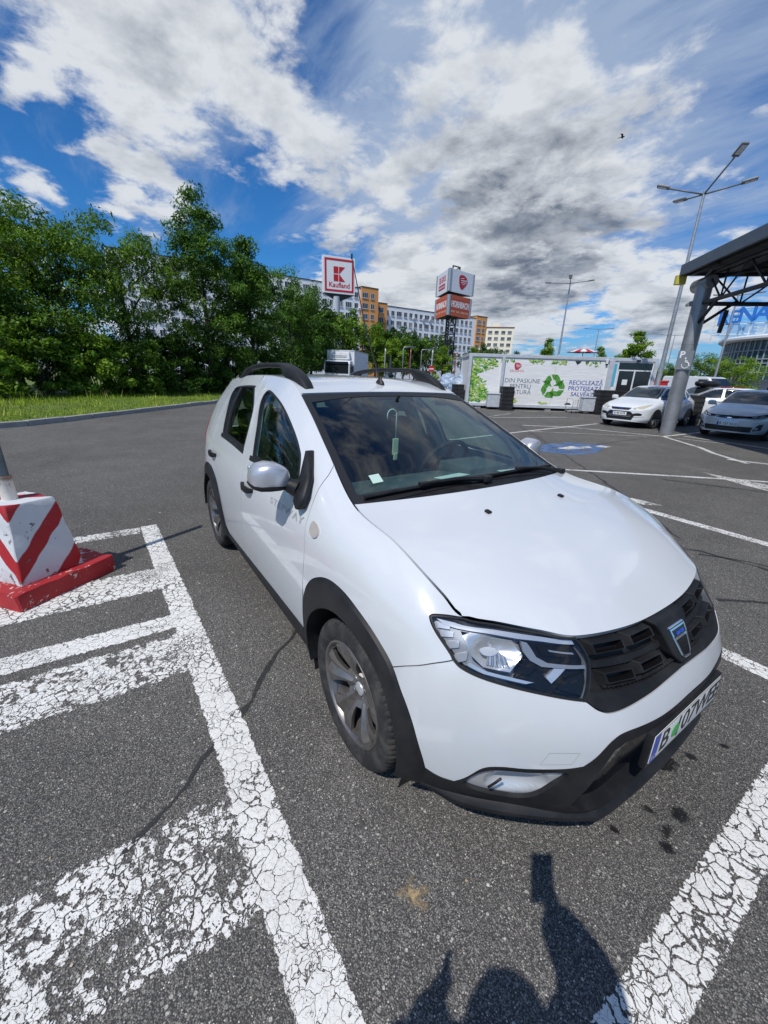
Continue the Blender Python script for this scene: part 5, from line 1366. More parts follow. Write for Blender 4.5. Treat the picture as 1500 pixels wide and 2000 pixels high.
GREENS = [mat('leaf_print_%s' % n, c, .5) for n, c in (('light', (.32, .52, .05)), ('mid', (.16, .40, .03)), ('deep', (.05, .24, .03)), ('pale', (.50, .62, .16)))]
rnd = random.Random(11)
def leaf2(mb, x, z, l, w, a, m):
    P = [(-l / 2, 0), (-l * .2, w * .42), (l * .15, w * .45), (l / 2, 0), (l * .15, -w * .45), (-l * .2, -w * .42)]
    mb.add([(x + p * math.cos(a) - q * math.sin(a), -.004 * m - rnd.uniform(.0005, .0035), z + p * math.sin(a) + q * math.cos(a)) for p, q in P], [(5, 4, 3, 2, 1, 0)], m)
mb = MB()
for i in range(620):
    x = .20 + rnd.random() ** 1.15 * 1.48; z = .34 + rnd.random() * 2.16; d = (x - .2) / 1.5; f = (z - .34) / 2.16
    if d > .30 + .75 * max(0, f - .62) * 2.4 + .5 * math.exp(-((f - .22) / .16) ** 2) + .16 * math.sin(f * 17): continue
    leaf2(mb, x, z, rnd.uniform(.12, .26), rnd.uniform(.05, .09), rnd.choice([.2, .5, -.3, 2.7, -.6]) + rnd.uniform(-.3, .3), rnd.choice([0, 0, 1, 1, 2, 3]))
for i in range(90):
    c = rnd.choice([2.0, 3.4, 3.5, 4.6, 4.7, 6.3]); x = c + rnd.uniform(-.35, .35); z = 2.47 - abs(rnd.gauss(0, .07)); leaf2(mb, x, z, rnd.uniform(.12, .2), .06, rnd.uniform(0, 3), rnd.choice([0, 1, 2, 3]))
for i in range(24): leaf2(mb, 2.35 + rnd.uniform(-.1, .3), .38 + abs(rnd.gauss(0, .08)), .22, .07, rnd.uniform(-.5, 1), rnd.choice([0, 3]))
for i in range(14): leaf2(mb, 4.05 + rnd.uniform(-.2, .2), .36 + abs(rnd.gauss(0, .04)), .2, .07, rnd.uniform(-.3, .3), rnd.choice([0, 3]))
o = mb.build('leaf_print', GREENS, cab, fix=False); o.location.y = .045; tag(o, kind='stuff')
SLATE = mat('slate_print', (.10, .16, .20), .5); BLUEP = mat('blue_print', (.06, .09, .38), .5); REDP = mat('red_print', (.55, .03, .06), .5); GREENP = mat('green_print', build=lambda t, b: t.put(b.inputs['Base Color'], t.mix(t.smooth(t.vor(t.coord('Object'), 14), .25, .6), (.02, .16, .02, 1), (.13, .38, .05, 1))))
for i, s_ in enumerate(('DIN PASIUNE', 'PENTRU', 'NATURĂ')): lettering('slogan', s_, FRONT((2.86, 2.80, 2.78)[i], (1.45, 1.17, .88)[i]), SLATE, cab, (.31, .30, .30)[i], bold=.0)
for i, s_ in enumerate(('RECICLEAZĂ', 'PROTEJEAZĂ', 'SALVEAZĂ')): lettering('slogan', s_, FRONT((6.13, 6.13, 6.13)[i], (1.45, 1.16, .87)[i]), BLUEP, cab, (.30, .30, .29)[i], bold=.003)
lettering('logo_text', 'SELGROS', FRONT(2.52, 1.93), REDP, cab, .165, spacing=1.1)
def logo_shape(T, s, parent, m1=REDP, m2=WHITES):
    """round-cornered three-sided drop with pale stripes"""
    P = [(-.5, .42), (-.1, .52), (.32, .40), (.52, .12), (.40, -.10), (.1, -.38), (-.12, -.50), (-.38, -.36), (-.52, .0)]
    P = [tuple(p) for p in spline(P, 4, True)]
    mb = MB(); mb.prism([(x * s, y * s) for x, y in P], 2, 0, .012, T=T); o = mb.build('logo', m1, parent)
    mb = MB()
    for y, h, x0, x1 in ((.12, .06, -.30, .46), (-.02, .05, -.28, .42), (.26, .04, -.34, .05), (-.14, .04, -.1, .2)):
        mb.prism([(x0 * s, (y - h / 2) * s), (x1 * s, (y + .06 - h / 2) * s), (x1 * s, (y + .06 + h / 2) * s), (x0 * s, (y + h / 2) * s)], 2, .0121, .016, T=T)
    mb.build('logo_stripe', m2, o)
logo_shape(FRONT(2.54, 2.16), .34, cab)
# three chasing arrows, each of two pieces
for k in range(3):
    a0 = R(90 - 120 * k); ctr = Vector((4.47, 0, 1.24)); mbs = MB(); s = .62
    ang = R(-120 * k); rot = lambda x, z: (4.47 + (x * math.cos(ang) - z * math.sin(ang)), 1.22 + (x * math.sin(ang) + z * math.cos(ang)))
    p1 = [(-.36, .34), (-.14, .46), (.02, .20), (-.22, .06)] if False else [(-.50, .22), (-.26, .08), (-.10, .34), (-.22, .56), (-.33, .52)]
    p2 = [(-.17, .60), (.14, .60), (.26, .48), (.36, .30), (.50, .36), (.36, .04), (.02, .06), (.16, .16), (.06, .34), (-.02, .36)]
    for P in (p1, p2):
        Q = [rot(*p) for p in P]; mbs.prism([(x, z) for x, z in Q], 1, -.012, -.004)
    o = mbs.build('recycling_arrow', GREENP, cab); o.location.y = .05
DARKP = mat('dark_print', (.02, .03, .03), .5)
mb = MB()
for x, w in ((5.55, .16), (6.0, .10), (7.0, .12)): mb.prism([(x - w, 2.50), (x + w, 2.50), (x + w * .4, 2.38), (x - w * .2, 2.33)], 1, -.010, -.004)
mb.prism([(5.2, .34), (5.55, .34), (5.5, .42), (5.3, .44)], 1, -.010, -.004); o = mb.build('dark_leaf_print', DARKP, cab); o.location.y = .05
tag(o, kind='stuff')
# glazed door and window at the right end
mb = MB(); mb.box((8.43, .040, 1.36), (1.80, .05, 2.26)); mb.build('door_surround', WHITEP, cab)
mb = MB(); mb.bbox((8.43, .008, 2.33), (1.66, .03, .34), .006); mb.build('top_window', DARKGL, cab)
mb = MB(); mb.bbox((8.02, .006, 1.24), (.74, .03, 1.72), .006); dr_ = mb.build('door', DARKGL, cab)
mb = MB(); mb.bbox((8.84, .006, 1.24), (.78, .03, 1.72), .006); mb.build('side_window', DARKGL, cab)
for x, w in ((8.43, .07), (7.62, .06), (9.26, .06)):
    mb = MB(); mb.bbox((x, .0, 1.27), (w, .04, 1.8), .006); mb.build('door_frame', WHITEP, cab)
mb = MB(); mb.bbox((8.43, .0, 2.13), (1.7, .04, .06), .006); mb.build('door_frame', WHITEP, cab)
mb = MB(); mb.box((8.02, -.013, 1.56), (.26, .006, .26)); mb.build('door_notice', WHITES, dr_)
mb = MB(); mb.box((7.46, .040, 1.9), (.20, .02, 1.1)); mb.build('blue_print', mat('cyan_print', (.10, .45, .62), .5), cab)
mb = MB(); mb.bbox((6.95, -.02, 2.52), (.10, .10, .22), .01); mb.build('junction_box', WHITEP, cab)
mb = MB(); mb.bbox((8.5, -.04, 2.60), (.14, .14, .1), .02); mb.build('wall_lamp', DARKST, cab)
for x in (1.75, 4.6): mb = MB(); mb.bbox((x, .3, 2.76), (.06, .06, .08), .01); mb.build('lifting_lug', GREYP, cab)

# ------------------------------------------------------------------ steel canopy on a round pillar, at the right
can = thing('canopy', 'dark steel truss canopy on a thick round grey pillar', 'canopy', (-4.82, 13.63, 0), R(-43))
PILL = mat('pillar_steel', **vary((.34, .34, .345), .16, 3, .42, metal=.55))
mb = MB(); mb.lathe([(0, 0), (.205, 0), (.205, 1.30), (.212, 1.30), (.212, 1.325), (.205, 1.325), (.205, 2.72), (.212, 2.72), (.212, 2.745), (.205, 2.745), (.205, 4.35), (0, 4.35)], 32); mb.build('pillar', PILL, can, True, 35)
CANR = mat('canopy_fascia', **vary((.095, .115, .135), .12, 3, .4, metal=.3)); CANU = mat('canopy_soffit', **vary((.035, .037, .040), .2, 2, .6))
# the roof runs along the car park towards +x and back over the cars (+y); its front edge sits just before the pillar
rx0, rx1, ry0, ry1 = -.62, 16., -.5, 13.
mb = MB(); mb.bbox(((rx0 + rx1) / 2, ry0 + .04, 4.86), (rx1 - rx0, .08, .30), .01); mb.build('front_fascia', CANR, can)
mb = MB(); mb.bbox((rx0 + .04, (ry0 + ry1) / 2 + .045, 4.86), (.08, ry1 - ry0 - .09, .30), .01); mb.build('end_fascia', CANR, can)
mb = MB(); mb.box(((rx0 + rx1) / 2 + .05, (ry0 + ry1) / 2 + .05, 4.83), (rx1 - rx0 - .12, ry1 - ry0 - .12, .05)); mb.build('roof_sheet', CANU, can)
for i in range(20):
    mb = MB(); mb.bbox(((rx0 + rx1) / 2, ry0 + .3 + i * .66, 4.755), (rx1 - rx0 - .2, .10, .10), .006); mb.build('roof_purlin', CANU, can)
mb = MB(); mb.lathe([(0, -.42), (.17, -.42), (.185, -.40), (.185, .40), (.17, .42), (0, .42)], 24, axis='X', T=Matrix.Translation((-.12, .02, 4.40))); mb.build('pillar_head', PILL, can, True, 40)
def truss(a, b, zt, zb, nb, name='truss'):
    a, b = Vector(a), Vector(b); mb = MB(); L_ = (b - a).length
    mb.tube([(a.x, a.y, zt), (b.x, b.y, zt)], .05, 8); mb.tube([(a.x, a.y, zb), (b.x, b.y, zb)], .06, 8)
    top = mb.build(name, DARKST, can, True, 40)
    for i in range(nb):
        p = a + (b - a) * (i / nb); q = a + (b - a) * ((i + .5) / nb); r_ = a + (b - a) * ((i + 1) / nb)
        for u_, v_ in ((p, q), (r_, q), (q, q)):
            mb = MB(); mb.tube([(u_.x, u_.y, zt), (v_.x, v_.y, zb)], .026, 6); mb.build('web_member', DARKST, top, True)
truss((.1, 0, 0), (15.9, 0, 0), 4.62, 3.86, 9)
truss((0, .15, 0), (0, 12.8, 0), 4.62, 3.86, 7)
truss((5.3, 0, 0), (5.3, 12.8, 0), 4.62, 3.86, 7)
for a, b in (((.14, .0, 3.30), (.95, 0, 3.92)), ((.0, .16, 3.30), (0, .95, 3.92)), ((.0, 0, 4.5), (1.2, 1.2, 4.62)), ((-.1, 0, 4.55), (1.0, -.3, 4.70))):
    mb = MB(); mb.tube([a, b], .045, 8); mb.build('brace', DARKST, can, True)
mb = MB(); mb.bbox((.16, .42, 3.40), (.07, .10, .62), .01, T=Matrix.Rotation(R(-4), 4, 'X')); mb.build('cable_tray', DARKST, can)
o = MB(); o.bbox((-.70, -.40, 4.62), (.16, .28, .26), .01); tag(o.build('floodlight', mat('yellow_enamel', (.62, .55, .10), .5)), 'small yellow box lamp at the corner of the canopy roof', 'lamp'); 
bpy.data.objects['floodlight'].location = can.location; bpy.data.objects['floodlight'].rotation_euler = can.rotation_euler
mb = MB(); mb.lathe([(0, 0), (.05, 0), (.055, .12), (.075, .20), (.0, .2)], 14, axis='X', T=Matrix.Translation((-.25, -.24, 3.86))); mb.tube([(-.1, -.22, 3.92), (.05, -.15, 3.95)], .02, 6)
cam_ = mb.build('security_camera', GALV, None, True, 40); cam_.location = can.location; cam_.rotation_euler = can.rotation_euler; tag(cam_, 'grey security camera clamped high on the round canopy pillar', 'camera')
# second row of pillars, out of the way behind
for x, y in ((0, 12.6), (15.6, 0), (15.6, 12.6)):
    mb = MB(); mb.lathe([(0, 0), (.205, 0), (.205, 4.4), (0, 4.4)], 24); o = mb.build('pillar', PILL, can, True, 35); o.location = (x, y, 0)
# disabled parking plate clipped to the pillar
ps = thing('parking_sign', 'grey plate with white P and wheelchair symbol clamped to the round pillar', 'sign', (-4.82, 13.63, 0))
d_ = Vector((1.173 + 4.82, -1.5145 - 13.63, 0)).normalized(); side_ = Vector((-d_.y, d_.x, 0)) * -1
d_ = (d_ + Vector((-.12, 0, 0))).normalized(); ex = Vector((-d_.y, d_.x, 0))
T = frame(d_ * .235 + Vector((0, 0, 2.27)), ex, (0, 0, 1))
mb = MB(); mb.bbox((0, 0, 0), (.40, .54, .012), .004, T=T); pl_ = mb.build('plate', mat('sign_grey', (.20, .22, .24), .4), ps)
lettering('sign_letter', 'P', T @ Matrix.Translation((-.085, .155, .008)), WHITES, pl_, .26, bold=.008, extrude=.001)
mb = MB()
TW = T @ Matrix.Translation((.035, -.035, 0)) @ Matrix.Scale(.88, 4); n = 20; ring = [(.02 + .105 * math.cos(R(-200 + 290 * i / n)), -.12 + .105 * math.sin(R(-200 + 290 * i / n)), .009) for i in range(n + 1)]
mb.tube(ring, .013, 6, T=TW); mb.tube([(-.01, .07, .009), (0, -.03, .009), (.085, -.04, .009), (.125, -.15, .009), (.16, -.14, .009)], .016, 6, T=TW); mb.tube([(0, .015, .009), (.07, .01, .009)], .012, 6, T=TW)
mb.lathe([(0, .0), (.026, 0), (.026, .012), (0, .012)], 14, T=TW @ Matrix.Translation((-.015, .105, .004))); mb.build('wheelchair_symbol', WHITES, pl_, True, 50)
mb = MB(); mb.lathe([(.206, -.02), (.214, -.02), (.214, .02), (.206, .02)], 24, T=Matrix.Translation((0, 0, 2.42)), close=True); mb.lathe([(.206, -.02), (.214, -.02), (.214, .02), (.206, .02)], 24, T=Matrix.Translation((0, 0, 2.12)), close=True); mb.build('clamp', GALV, ps, True, 40)

# ------------------------------------------------------------------ lamp posts
LAMPM = mat('lamp_head_grey', **vary((.16, .165, .17), .1, 5, .45))
def lamp_post(loc, h, arms, label, group='tall lamp posts of the car park', r0=.10, r1=.045, flip=1):
    o = thing('lamp_post', label, 'lamp post', loc, 0, group)
    mb = MB(); mb.tube([(0, 0, 0), (0, 0, h * .35), (0, 0, h)], [r0, (r0 + r1) / 2 + .01, r1], 14); mb.build('pole', GALV, o, True, 40)
    mb = MB(); mb.bbox((0, 0, .05), (.34, .34, .04), .005); mb.build('foot_plate', GALV, o)
    for a, l, rise in arms:
        c, s = math.cos(R(a)), math.sin(R(a))
        mb = MB(); mb.tube([(0, 0, h - .1), (c * l, s * l, h - .1 + rise)], .028, 8); ar = mb.build('arm', LAMPM, o, True)
        T = Matrix.Translation((c * (l + .25), s * (l + .25), h - .08 + rise + .25 * rise / max(l, .1))) @ Matrix.Rotation(R(a), 4, 'Z') @ Matrix.Rotation(-math.atan2(rise, l), 4, 'Y')
        mb = MB(); mb.bbox((-.06, 0, 0), (.44, .24, .07), .025, T=T); mb.bbox((-.04, 0, -.037), (.30, .17, .02), .008, m=1, T=T); mb.build('lamp_head', [LAMPM, WHITEP], ar)
    return o
lamp_post((-7.25, 17.75, 0), 8.25, [(205, 1.15, .36), (-35, 1.15, .62), (22, 1.05, .14), (175, .62, .02)], 'tall four-armed lamp post rising behind the canopy pillar')
lamp_post((-21.6, 31.4, 0), 9.15, [(210, 1.55, .12), (30, 1.35, .1), (-60, .5, .25)], 'tall three-armed lamp post standing behind the recycling cabin')
lamp_post((-13.2, 41.1, 0), 8.4, [(20, 1.2, .1), (200, 1.2, .1)], 'pale lamp post standing beyond the parked cars in front of the mall')
lamp_post((-34.2, 58.0, 0), 8.6, [(30, 1.5, .1), (210, 1.5, .1)], 'small distant lamp post seen above the cabin roof', r0=.08)
lamp_post((-30.2, 72.0, 0), 8.6, [(30, 1.5, .1), (210, 1.5, .1)], 'small distant lamp post seen left of the canopy pillar', r0=.08)
for (x, y), s_ in (((-35.35, 24.75), 'thin street light by the left flags'), ((-36.9, 28.4), 'thin street light by the red flag')):
    o = thing('street_light', s_ + ' with one short arm', 'street light', (x, y, 0), 0, 'thin street lights before the trees')
    mb = MB(); mb.tube([(0, 0, 0), (0, 0, 4.1), (.05, .1, 4.25), (.45, .85, 4.3)], .045, 8); mb.build('pole', GALV, o, True)
    mb = MB(); mb.bbox((.52, .98, 4.29), (.16, .4, .07), .02, rz=-.45); mb.build('lamp_head', LAMPM, o)

# ------------------------------------------------------------------ supermarket sign
ks = thing('sign_tower', 'square white store sign with red border and K emblem on a thick grey pole', 'sign', (-65.8, 32.4, 0))
n_ = Vector((.80, -.60, 0)).normalized(); a_ = math.atan2(n_.y, n_.x) + R(24); n_ = Vector((math.cos(a_), math.sin(a_), 0)); ex = Vector((-n_.y, n_.x, 0))
T = frame(Vector((.1, .4, 16.45)) + n_ * .52, ex, (0, 0, 1))
mb = MB(); mb.bbox((0, 0, -.5), (5.35, 5.35, 1.0), .05, T=T); bx_ = mb.build('sign_box', WHITES, ks)
mb = MB()
for c, d in (((0, 2.22, .012), (4.84, .30, .03)), ((0, -2.22, .012), (4.84, .30, .03)), ((2.27, 0, .012), (.30, 4.14, .03)), ((-2.27, 0, .012), (.30, 4.14, .03))): mb.box(c, d, T=T)
mb.build('sign_border', REDS, bx_)
mb = MB()
for P in ([(-.95, .28), (-.18, .28), (-.18, 1.25), (-.95, 1.25)], [(-.95, -.85), (-.18, -.85), (-.18, .12), (-.95, .12)], [(-.06, .28), (-.06, 1.25), (.95, 1.25), (.02, .24)], [(-.06, .12), (-.06, -.85), (.95, -.85), (.02, .16)]): mb.prism(P, 2, .001, .03, T=T)
mb.build('emblem', REDS, bx_)
lettering('sign_letters', 'Kaufland', T @ Matrix.Translation((0, -1.42, .01)), REDS, bx_, 1.02, bold=.018, extrude=.01)
mb = MB(); mb.tube([(0, 0, 0), (0, 0, 13.4)], .62, 20); mb.build('pole', GREYP, ks, True, 40)
mb = MB(); mb.add([T @ Vector(v) for v in ((-2.5, -2.68, -.05), (2.5, -2.68, -.05), (2.5, -2.68, -.95), (-2.5, -2.68, -.95), (-.5, -3.6, -.3), (.5, -3.6, -.3), (.5, -3.6, -.7), (-.5, -3.6, -.7))], [(0, 1, 5, 4), (1, 2, 6, 5), (2, 3, 7, 6), (3, 0, 4, 7), (0, 3, 2, 1)]); mb.build('sign_bracket', DARKST, ks)

# ------------------------------------------------------------------ three-sided advertising tower
tw = thing('advertising_tower', 'black lattice mast with a white three-sided sign above an orange three-sided sign', 'tower', (-51.2, 45.0, 0))
v_d = Vector((1.17 + 50.6, -1.5 - 45.6, 0)).normalized(); v_r = Vector((-v_d.y, v_d.x, 0))       # towards the viewer, and to the right seen from there
def tri(r, a0): return [(v_d * math.cos(R(a0 + 120 * k)) + v_r * math.sin(R(a0 + 120 * k))) * r for k in range(3)]
legs = tri(.85, -14)
for k in range(3):
    p, q = legs[k], legs[(k + 1) % 3]
    mb = MB(); mb.tube([(p.x, p.y, 0), (p.x, p.y, 17.2)], .11, 8); mb.build('leg', DARKST, tw, True)
    for i in range(8):
        z0, z1 = i * 1.3, (i + 1) * 1.3
        for u_, w_ in ((p, q), (q, p)):
            mb = MB(); mb.tube([(u_.x, u_.y, z0), (w_.x, w_.y, z1)], .045, 5); mb.build('lattice_bar', DARKST, tw)
        mb = MB(); mb.tube([(p.x, p.y, z1), (q.x, q.y, z1)], .05, 5); mb.build('lattice_bar', DARKST, tw)
mb = MB(); p, q = legs[0], legs[1]
for zz in (16.9,): mb.tube([(p.x, p.y, 17.15), (q.x, q.y, 17.15)], .09, 6); mb.tube([(p.x, p.y, 16.3), (q.x, q.y, 17.15)], .09, 6)
mb.build('mast_top', DARKST, tw)
def signset(z0, z1, r, a0, mm, edge_m, name):
    V = tri(r, a0); out = []
    for k in range(3):
        A, B = V[k], V[(k + 1) % 3]; e = (B - A).normalized(); A2, B2 = A + e * .42, B - e * .42
        c = (A2 + B2) / 2; nn = Vector((e.y, -e.x, 0)); nn = nn if nn.dot(c) > 0 else -nn
        T = frame(Vector((c.x, c.y, (z0 + z1) / 2)), Vector((0, 0, 1)).cross(nn), (0, 0, 1)); w = (B2 - A2).length
        mb = MB(); mb.bbox((0, 0, 0), (w, z1 - z0, .16), .03, T=T); out.append((mb.build(name, mm, tw), T, w))
        mb = MB(); mb.tube([(A.x * .93, A.y * .93, z0 + .05), (A.x * .93, A.y * .93, z1 - .05)], .30, 10); mb.build('corner_post', edge_m, tw, True, 40)
    mb = MB(); mb.add([(v.x * .95, v.y * .95, z0 + .02) for v in V], [(0, 1, 2)]); mb.build('sign_soffit', DARKST, tw, fix=False)
    return out
ups = signset(13.35, 16.35, 3.35, -10, WHITES, GALV, 'white_sign'); los = signset(10.15, 13.0, 3.25, -8, ORANGE, GALV, 'orange_sign')
for o, T, w in los:
    mb = MB(); mb.box((0, .86, .086), (w, .05, .01), T=T); mb.box((0, -.42, .086), (w, .05, .01), T=T); mb.build('sign_line', REDS, o)
    V, F = text_mesh('HORNBACH', 1.15, bold=.03, extrude=.01); ww = max(v.x for v in V) - min(v.x for v in V); k_ = (w * .90) / ww
    mb = MB(); mb.add([(v.x * k_, v.y * 1.05, v.z) for v in V], F, 0, T @ Matrix.Translation((0, .18, .09))); mb.build('sign_letters', WHITES, o, fix=False)
    mb = MB()
    for x, ww in ((-.36, .20), (-.10, .16), (.16, .2), (.38, .14)):
        V, F = text_mesh('BAU & GARTEN', .4); tw_ = max(v.x for v in V) - min(v.x for v in V)
        mb.box((x * w, -.78, .088), (ww * w, .26, .012), T=T)
    mb.build('small_print', mat('pale_orange_print', (.66, .34, .22), .5), o)
face_logo = max(ups, key=lambda q: q[1].col[2].to_3d().dot(v_d) + .001 * 0)
for o, T, w in ups:
    nz = T.col[2].to_3d()
    if o is face_logo[0]:
        logo_shape(T @ Matrix.Translation((.25, 0, .085)), 1.9, o, REDS, WHITES)
    else:
        V, F = text_mesh('SELGROS', .8, bold=.015, extrude=.008); ww = max(v.x for v in V) - min(v.x for v in V)
        mb = MB(); mb.add([(v.x * w * .62 / ww, v.y * 1.35, v.z) for v in V], F, 0, T @ Matrix.Translation((0, .42, .088))); mb.build('sign_letters', REDS, o, fix=False)
        mb = MB(); mb.bbox((-.05, -.55, .088), (w * .58, .72, .012), .004, T=T); bb_ = mb.build('sign_band', REDS, o)
        V, F = text_mesh('cash & carry', .5, extrude=.004); ww = max(v.x for v in V) - min(v.x for v in V)
        mb = MB(); mb.add([(v.x * w * .5 / ww, v.y, v.z) for v in V], F, 0, T @ Matrix.Translation((-.05, -.55, .099))); mb.build('band_letters', WHITES, bb_, fix=False)

# ------------------------------------------------------------------ apartment blocks
def _fac(c, c2):
    def bd(t, b):
        v = t.coord('Object'); n = t.noise(v, .35, 6, .6); s = t.noise(t.vmath('MULTIPLY', v, (1, 1.5, .12)), 1.2, 5, .65)
        t.put(b.inputs['Base Color'], t.mix(t.math('MULTIPLY', t.math('ADD', n, s), .5), c4(c), c4(c2))); t.put(b.inputs['Roughness'], .85)
    return bd
FWHITE = mat('pale_facade', build=_fac((.92, .92, .91), (.82, .82, .82))); FOR = mat('orange_facade', build=_fac((.80, .36, .11), (.70, .31, .095))); FCREAM = mat('cream_facade', build=_fac((.95, .87, .66), (.86, .79, .60)))
WINF = mat('window_frame_white', (.62, .64, .66), .5)
def _pane(t, b):
    o = t.new('ShaderNodeObjectInfo').outputs['Random']; t.put(b.inputs['Base Color'], t.ramp(o, [(0, (.012, .016, .022)), (.55, (.035, .042, .052)), (.8, (.10, .11, .12)), (1, (.22, .22, .20))])); b.inputs['Roughness'].default_value = .15
PANE = mat('flat_window_glass', build=_pane)
def window_mesh(w, h, leaves):
    mb = MB(); mb.box((-.02, 0, 0), (.06, w, h), m=1); f = .07
    for y in (-w / 2, w / 2): mb.box((.02, y, 0), (.06, f, h + f))
    for z in (-h / 2, h / 2): mb.box((.022, 0, z), (.058, w - f, f))
    for k in range(1, leaves): mb.box((.018, -w / 2 + w * k / leaves, 0), (.05, f, h - f))
    mb.box((.06, 0, -h / 2 - .09), (.20, w + .2, .06))
    o = mb.build('window', [WINF, PANE]); me = o.data; bpy.data.objects.remove(o); return me
WM = {k: window_mesh(w, 1.35, n) for k, (w, n) in {'a': (1.85, 3), 'b': (1.15, 2), 'c': (.70, 1)}.items()}
mb = MB(); mb.bbox((0, 0, 0), (.42, .85, .62), .03); mb.lathe([(0, 0), (.24, 0), (.24, .02), (0, .02)], 14, axis='X', m=1, T=Matrix.Translation((.205, .1, 0))); _o = mb.build('air_conditioner', [WHITEP, LAMPGREY]); ACM = _o.data; bpy.data.objects.remove(_o)
rnd = random.Random(21)
def block(label, x, y0, y1, h, m, pattern, z_first, floors, dep=12., ac=.22, name='apartment_block', parapet=.5, fh=2.72):
    o = thing(name, label, 'building', (x, (y0 + y1) / 2, 0))
    w = y1 - y0; mb = MB(); mb.box((-dep / 2, 0, h / 2), (dep, w - .02, h)); mb.build('wall', m, o)
    mb = MB(); mb.box((-dep / 2 + .04, 0, h + .10), (dep + .12, w + .06, .2)); mb.build('roof', DARKST if m is not FCREAM else FCREAM, o)
    for f in range(floors):
        z = z_first - f * fh
        if z < 1.3: break
        y = -w / 2 + .25; k = 0
        while True:
            q = pattern[k % len(pattern)]; ww = {'a': 1.85, 'b': 1.15, 'c': .7, '.': .6}[q]
            if y + ww > w / 2 - .15: break
            if q != '.':
                p = link(bpy.data.objects.new('window', WM[q]), o); p.location = (.035, y + ww / 2, z)
                if rnd.random() < ac: a = link(bpy.data.objects.new('air_conditioner', ACM), o); a.location = (.24, y + ww / 2 + rnd.choice([-1, 1]) * (ww / 2 + .30), z - .75)
            y += ww + (.95 if q != '.' else .0); k += 1
    return o
block('long pale grey apartment block behind the tall trees, left of its orange stair tower', -109., 2., 62., 24.0, FWHITE, 'abab.b', 22.2, 6)
block('orange stair tower of the pale block, the taller of the two joined ones', -108.6, 62.04, 67.7, 24.4, FOR, 'ab', 22.4, 7, ac=.1)
block('narrow lower orange block beside the taller orange tower', -111.6, 67.74, 72.9, 21.5, FOR, 'cab', 19.7, 6, ac=.1)
block('long pale grey apartment block running behind the advertising tower', -113., 72.94, 112., 21.2, FWHITE, 'bbabb', 19.4, 6, ac=.16)
block('far orange apartment block at the end of the long pale row', -112.6, 112.04, 117.3, 22.0, FOR, 'ab', 20.1, 7, ac=.2)
cb_ = thing('apartment_block', 'cream apartment block with plain end wall standing furthest right of the row', 'building', (-152, 168, 0), R(-46))
mb = MB(); mb.box((0, 0, 12.2), (16, 13, 24.4)); mb.build('wall', FCREAM, cb_)
mb = MB(); mb.box((0, 0, 24.6), (16.4, 13.4, .45)); mb.build('roof', mat('brown_roof_edge', (.20, .10, .07), .8), cb_)
mb = MB(); mb.box((-2.5, -2, 26.2), (3.4, 3.4, 2.8)); mb.build('roof_house', FCREAM, cb_)
mb = MB(); mb.box((-10.6, 0, 11.6), (5.2, 12, 23.2)); mb.build('wing', FWHITE, cb_)
for f in range(7):
    for y in (-4.6, -1.6, 1.6, 4.6):
        p = link(bpy.data.objects.new('window', WM['a']), cb_); p.location = (8.03, y, 22.4 - f * 2.8)
    for x in (-12, -9.6):
        p = link(bpy.data.objects.new('window', WM['b']), cb_); p.location = (x, -6.03, 21.6 - f * 2.8); p.rotation_euler = (0, 0, R(-90))

# ------------------------------------------------------------------ mall with rooftop letters
ml = thing('shopping_mall', 'pale mall with curved glass front and white roof rim beyond the car park', 'building', (-8.5, 62., 0), R(-6))
MALLW = mat('mall_cladding', **vary((.55, .55, .56), .06, 1, .5)); BRICK = mat('red_brown_cladding', **vary((.17, .045, .03), .15, 2, .7)); TEAL = mat('curtain_wall_glass', (.03, .075, .085), .1, spec=.7)
MULL = mat('mullion', (.36, .40, .42), .4)
n = 22; pts = [(-9.5 + 9.0 * math.cos(R(180 + 90 * i / n)) + 0, 9.0 * math.sin(R(180 + 90 * i / n)) + 0) for i in range(n + 1)]
def curtain(z0, z1, r, m, name):
    V = []
    for i in range(n + 1):
        a = R(180 + 80 * i / n); V += [(-1.5 + r * math.cos(a), r * math.sin(a), z0), (-1.5 + r * math.cos(a), r * math.sin(a), z1)]
    mb = MB(); mb.add(V, [(2 * i, 2 * i + 2, 2 * i + 3, 2 * i + 1) for i in range(n)]); return mb.build(name, m, ml, True, 60, fix=False)
curtain(2.2, 6.0, 9.6, TEAL, 'curtain_wall')
for i in range(n + 1):
    a = R(180 + 80 * i / n); mb = MB(); mb.box((-1.5 + 9.62 * math.cos(a), 9.62 * math.sin(a), 4.1), (.10, .10, 3.8), rz=a); mb.build('mullion', MULL, ml)
for z in (2.9, 3.75, 4.15, 5.0):
    mb = MB(); mb.tube([(-1.5 + 9.64 * math.cos(R(180 + 80 * i / n)), 9.64 * math.sin(R(180 + 80 * i / n)), z) for i in range(n + 1)], .05, 5); mb.build('transom', MULL, ml)
prof = [(8.2, 6.45), (10.2, 6.45), (10.35, 6.3), (10.35, 6.1), (10.1, 5.95), (8.2, 5.95)]
V = []; k = len(prof)
for i in range(n + 5):
    a = R(172 + 96 * i / (n + 4))
    for r_, z in prof: V.append((-1.5 + r_ * math.cos(a), r_ * math.sin(a), z))
mb = MB(); mb.add(V, [(i * k + j, (i + 1) * k + j, (i + 1) * k + (j + 1) % k, i * k + (j + 1) % k) for i in range(n + 4) for j in range(k)]); mb.build('roof_rim', WHITEP, ml, True, 40)
mb = MB(); mb.box((0, 2.6, 1.1), (18, 20., 2.2)); mb.build('podium', MALLW, ml)
mb = MB(); mb.box((2.2, -9.5, 3.2), (1.6, .5, 5.2)); mb.build('brick_pier', BRICK, ml)
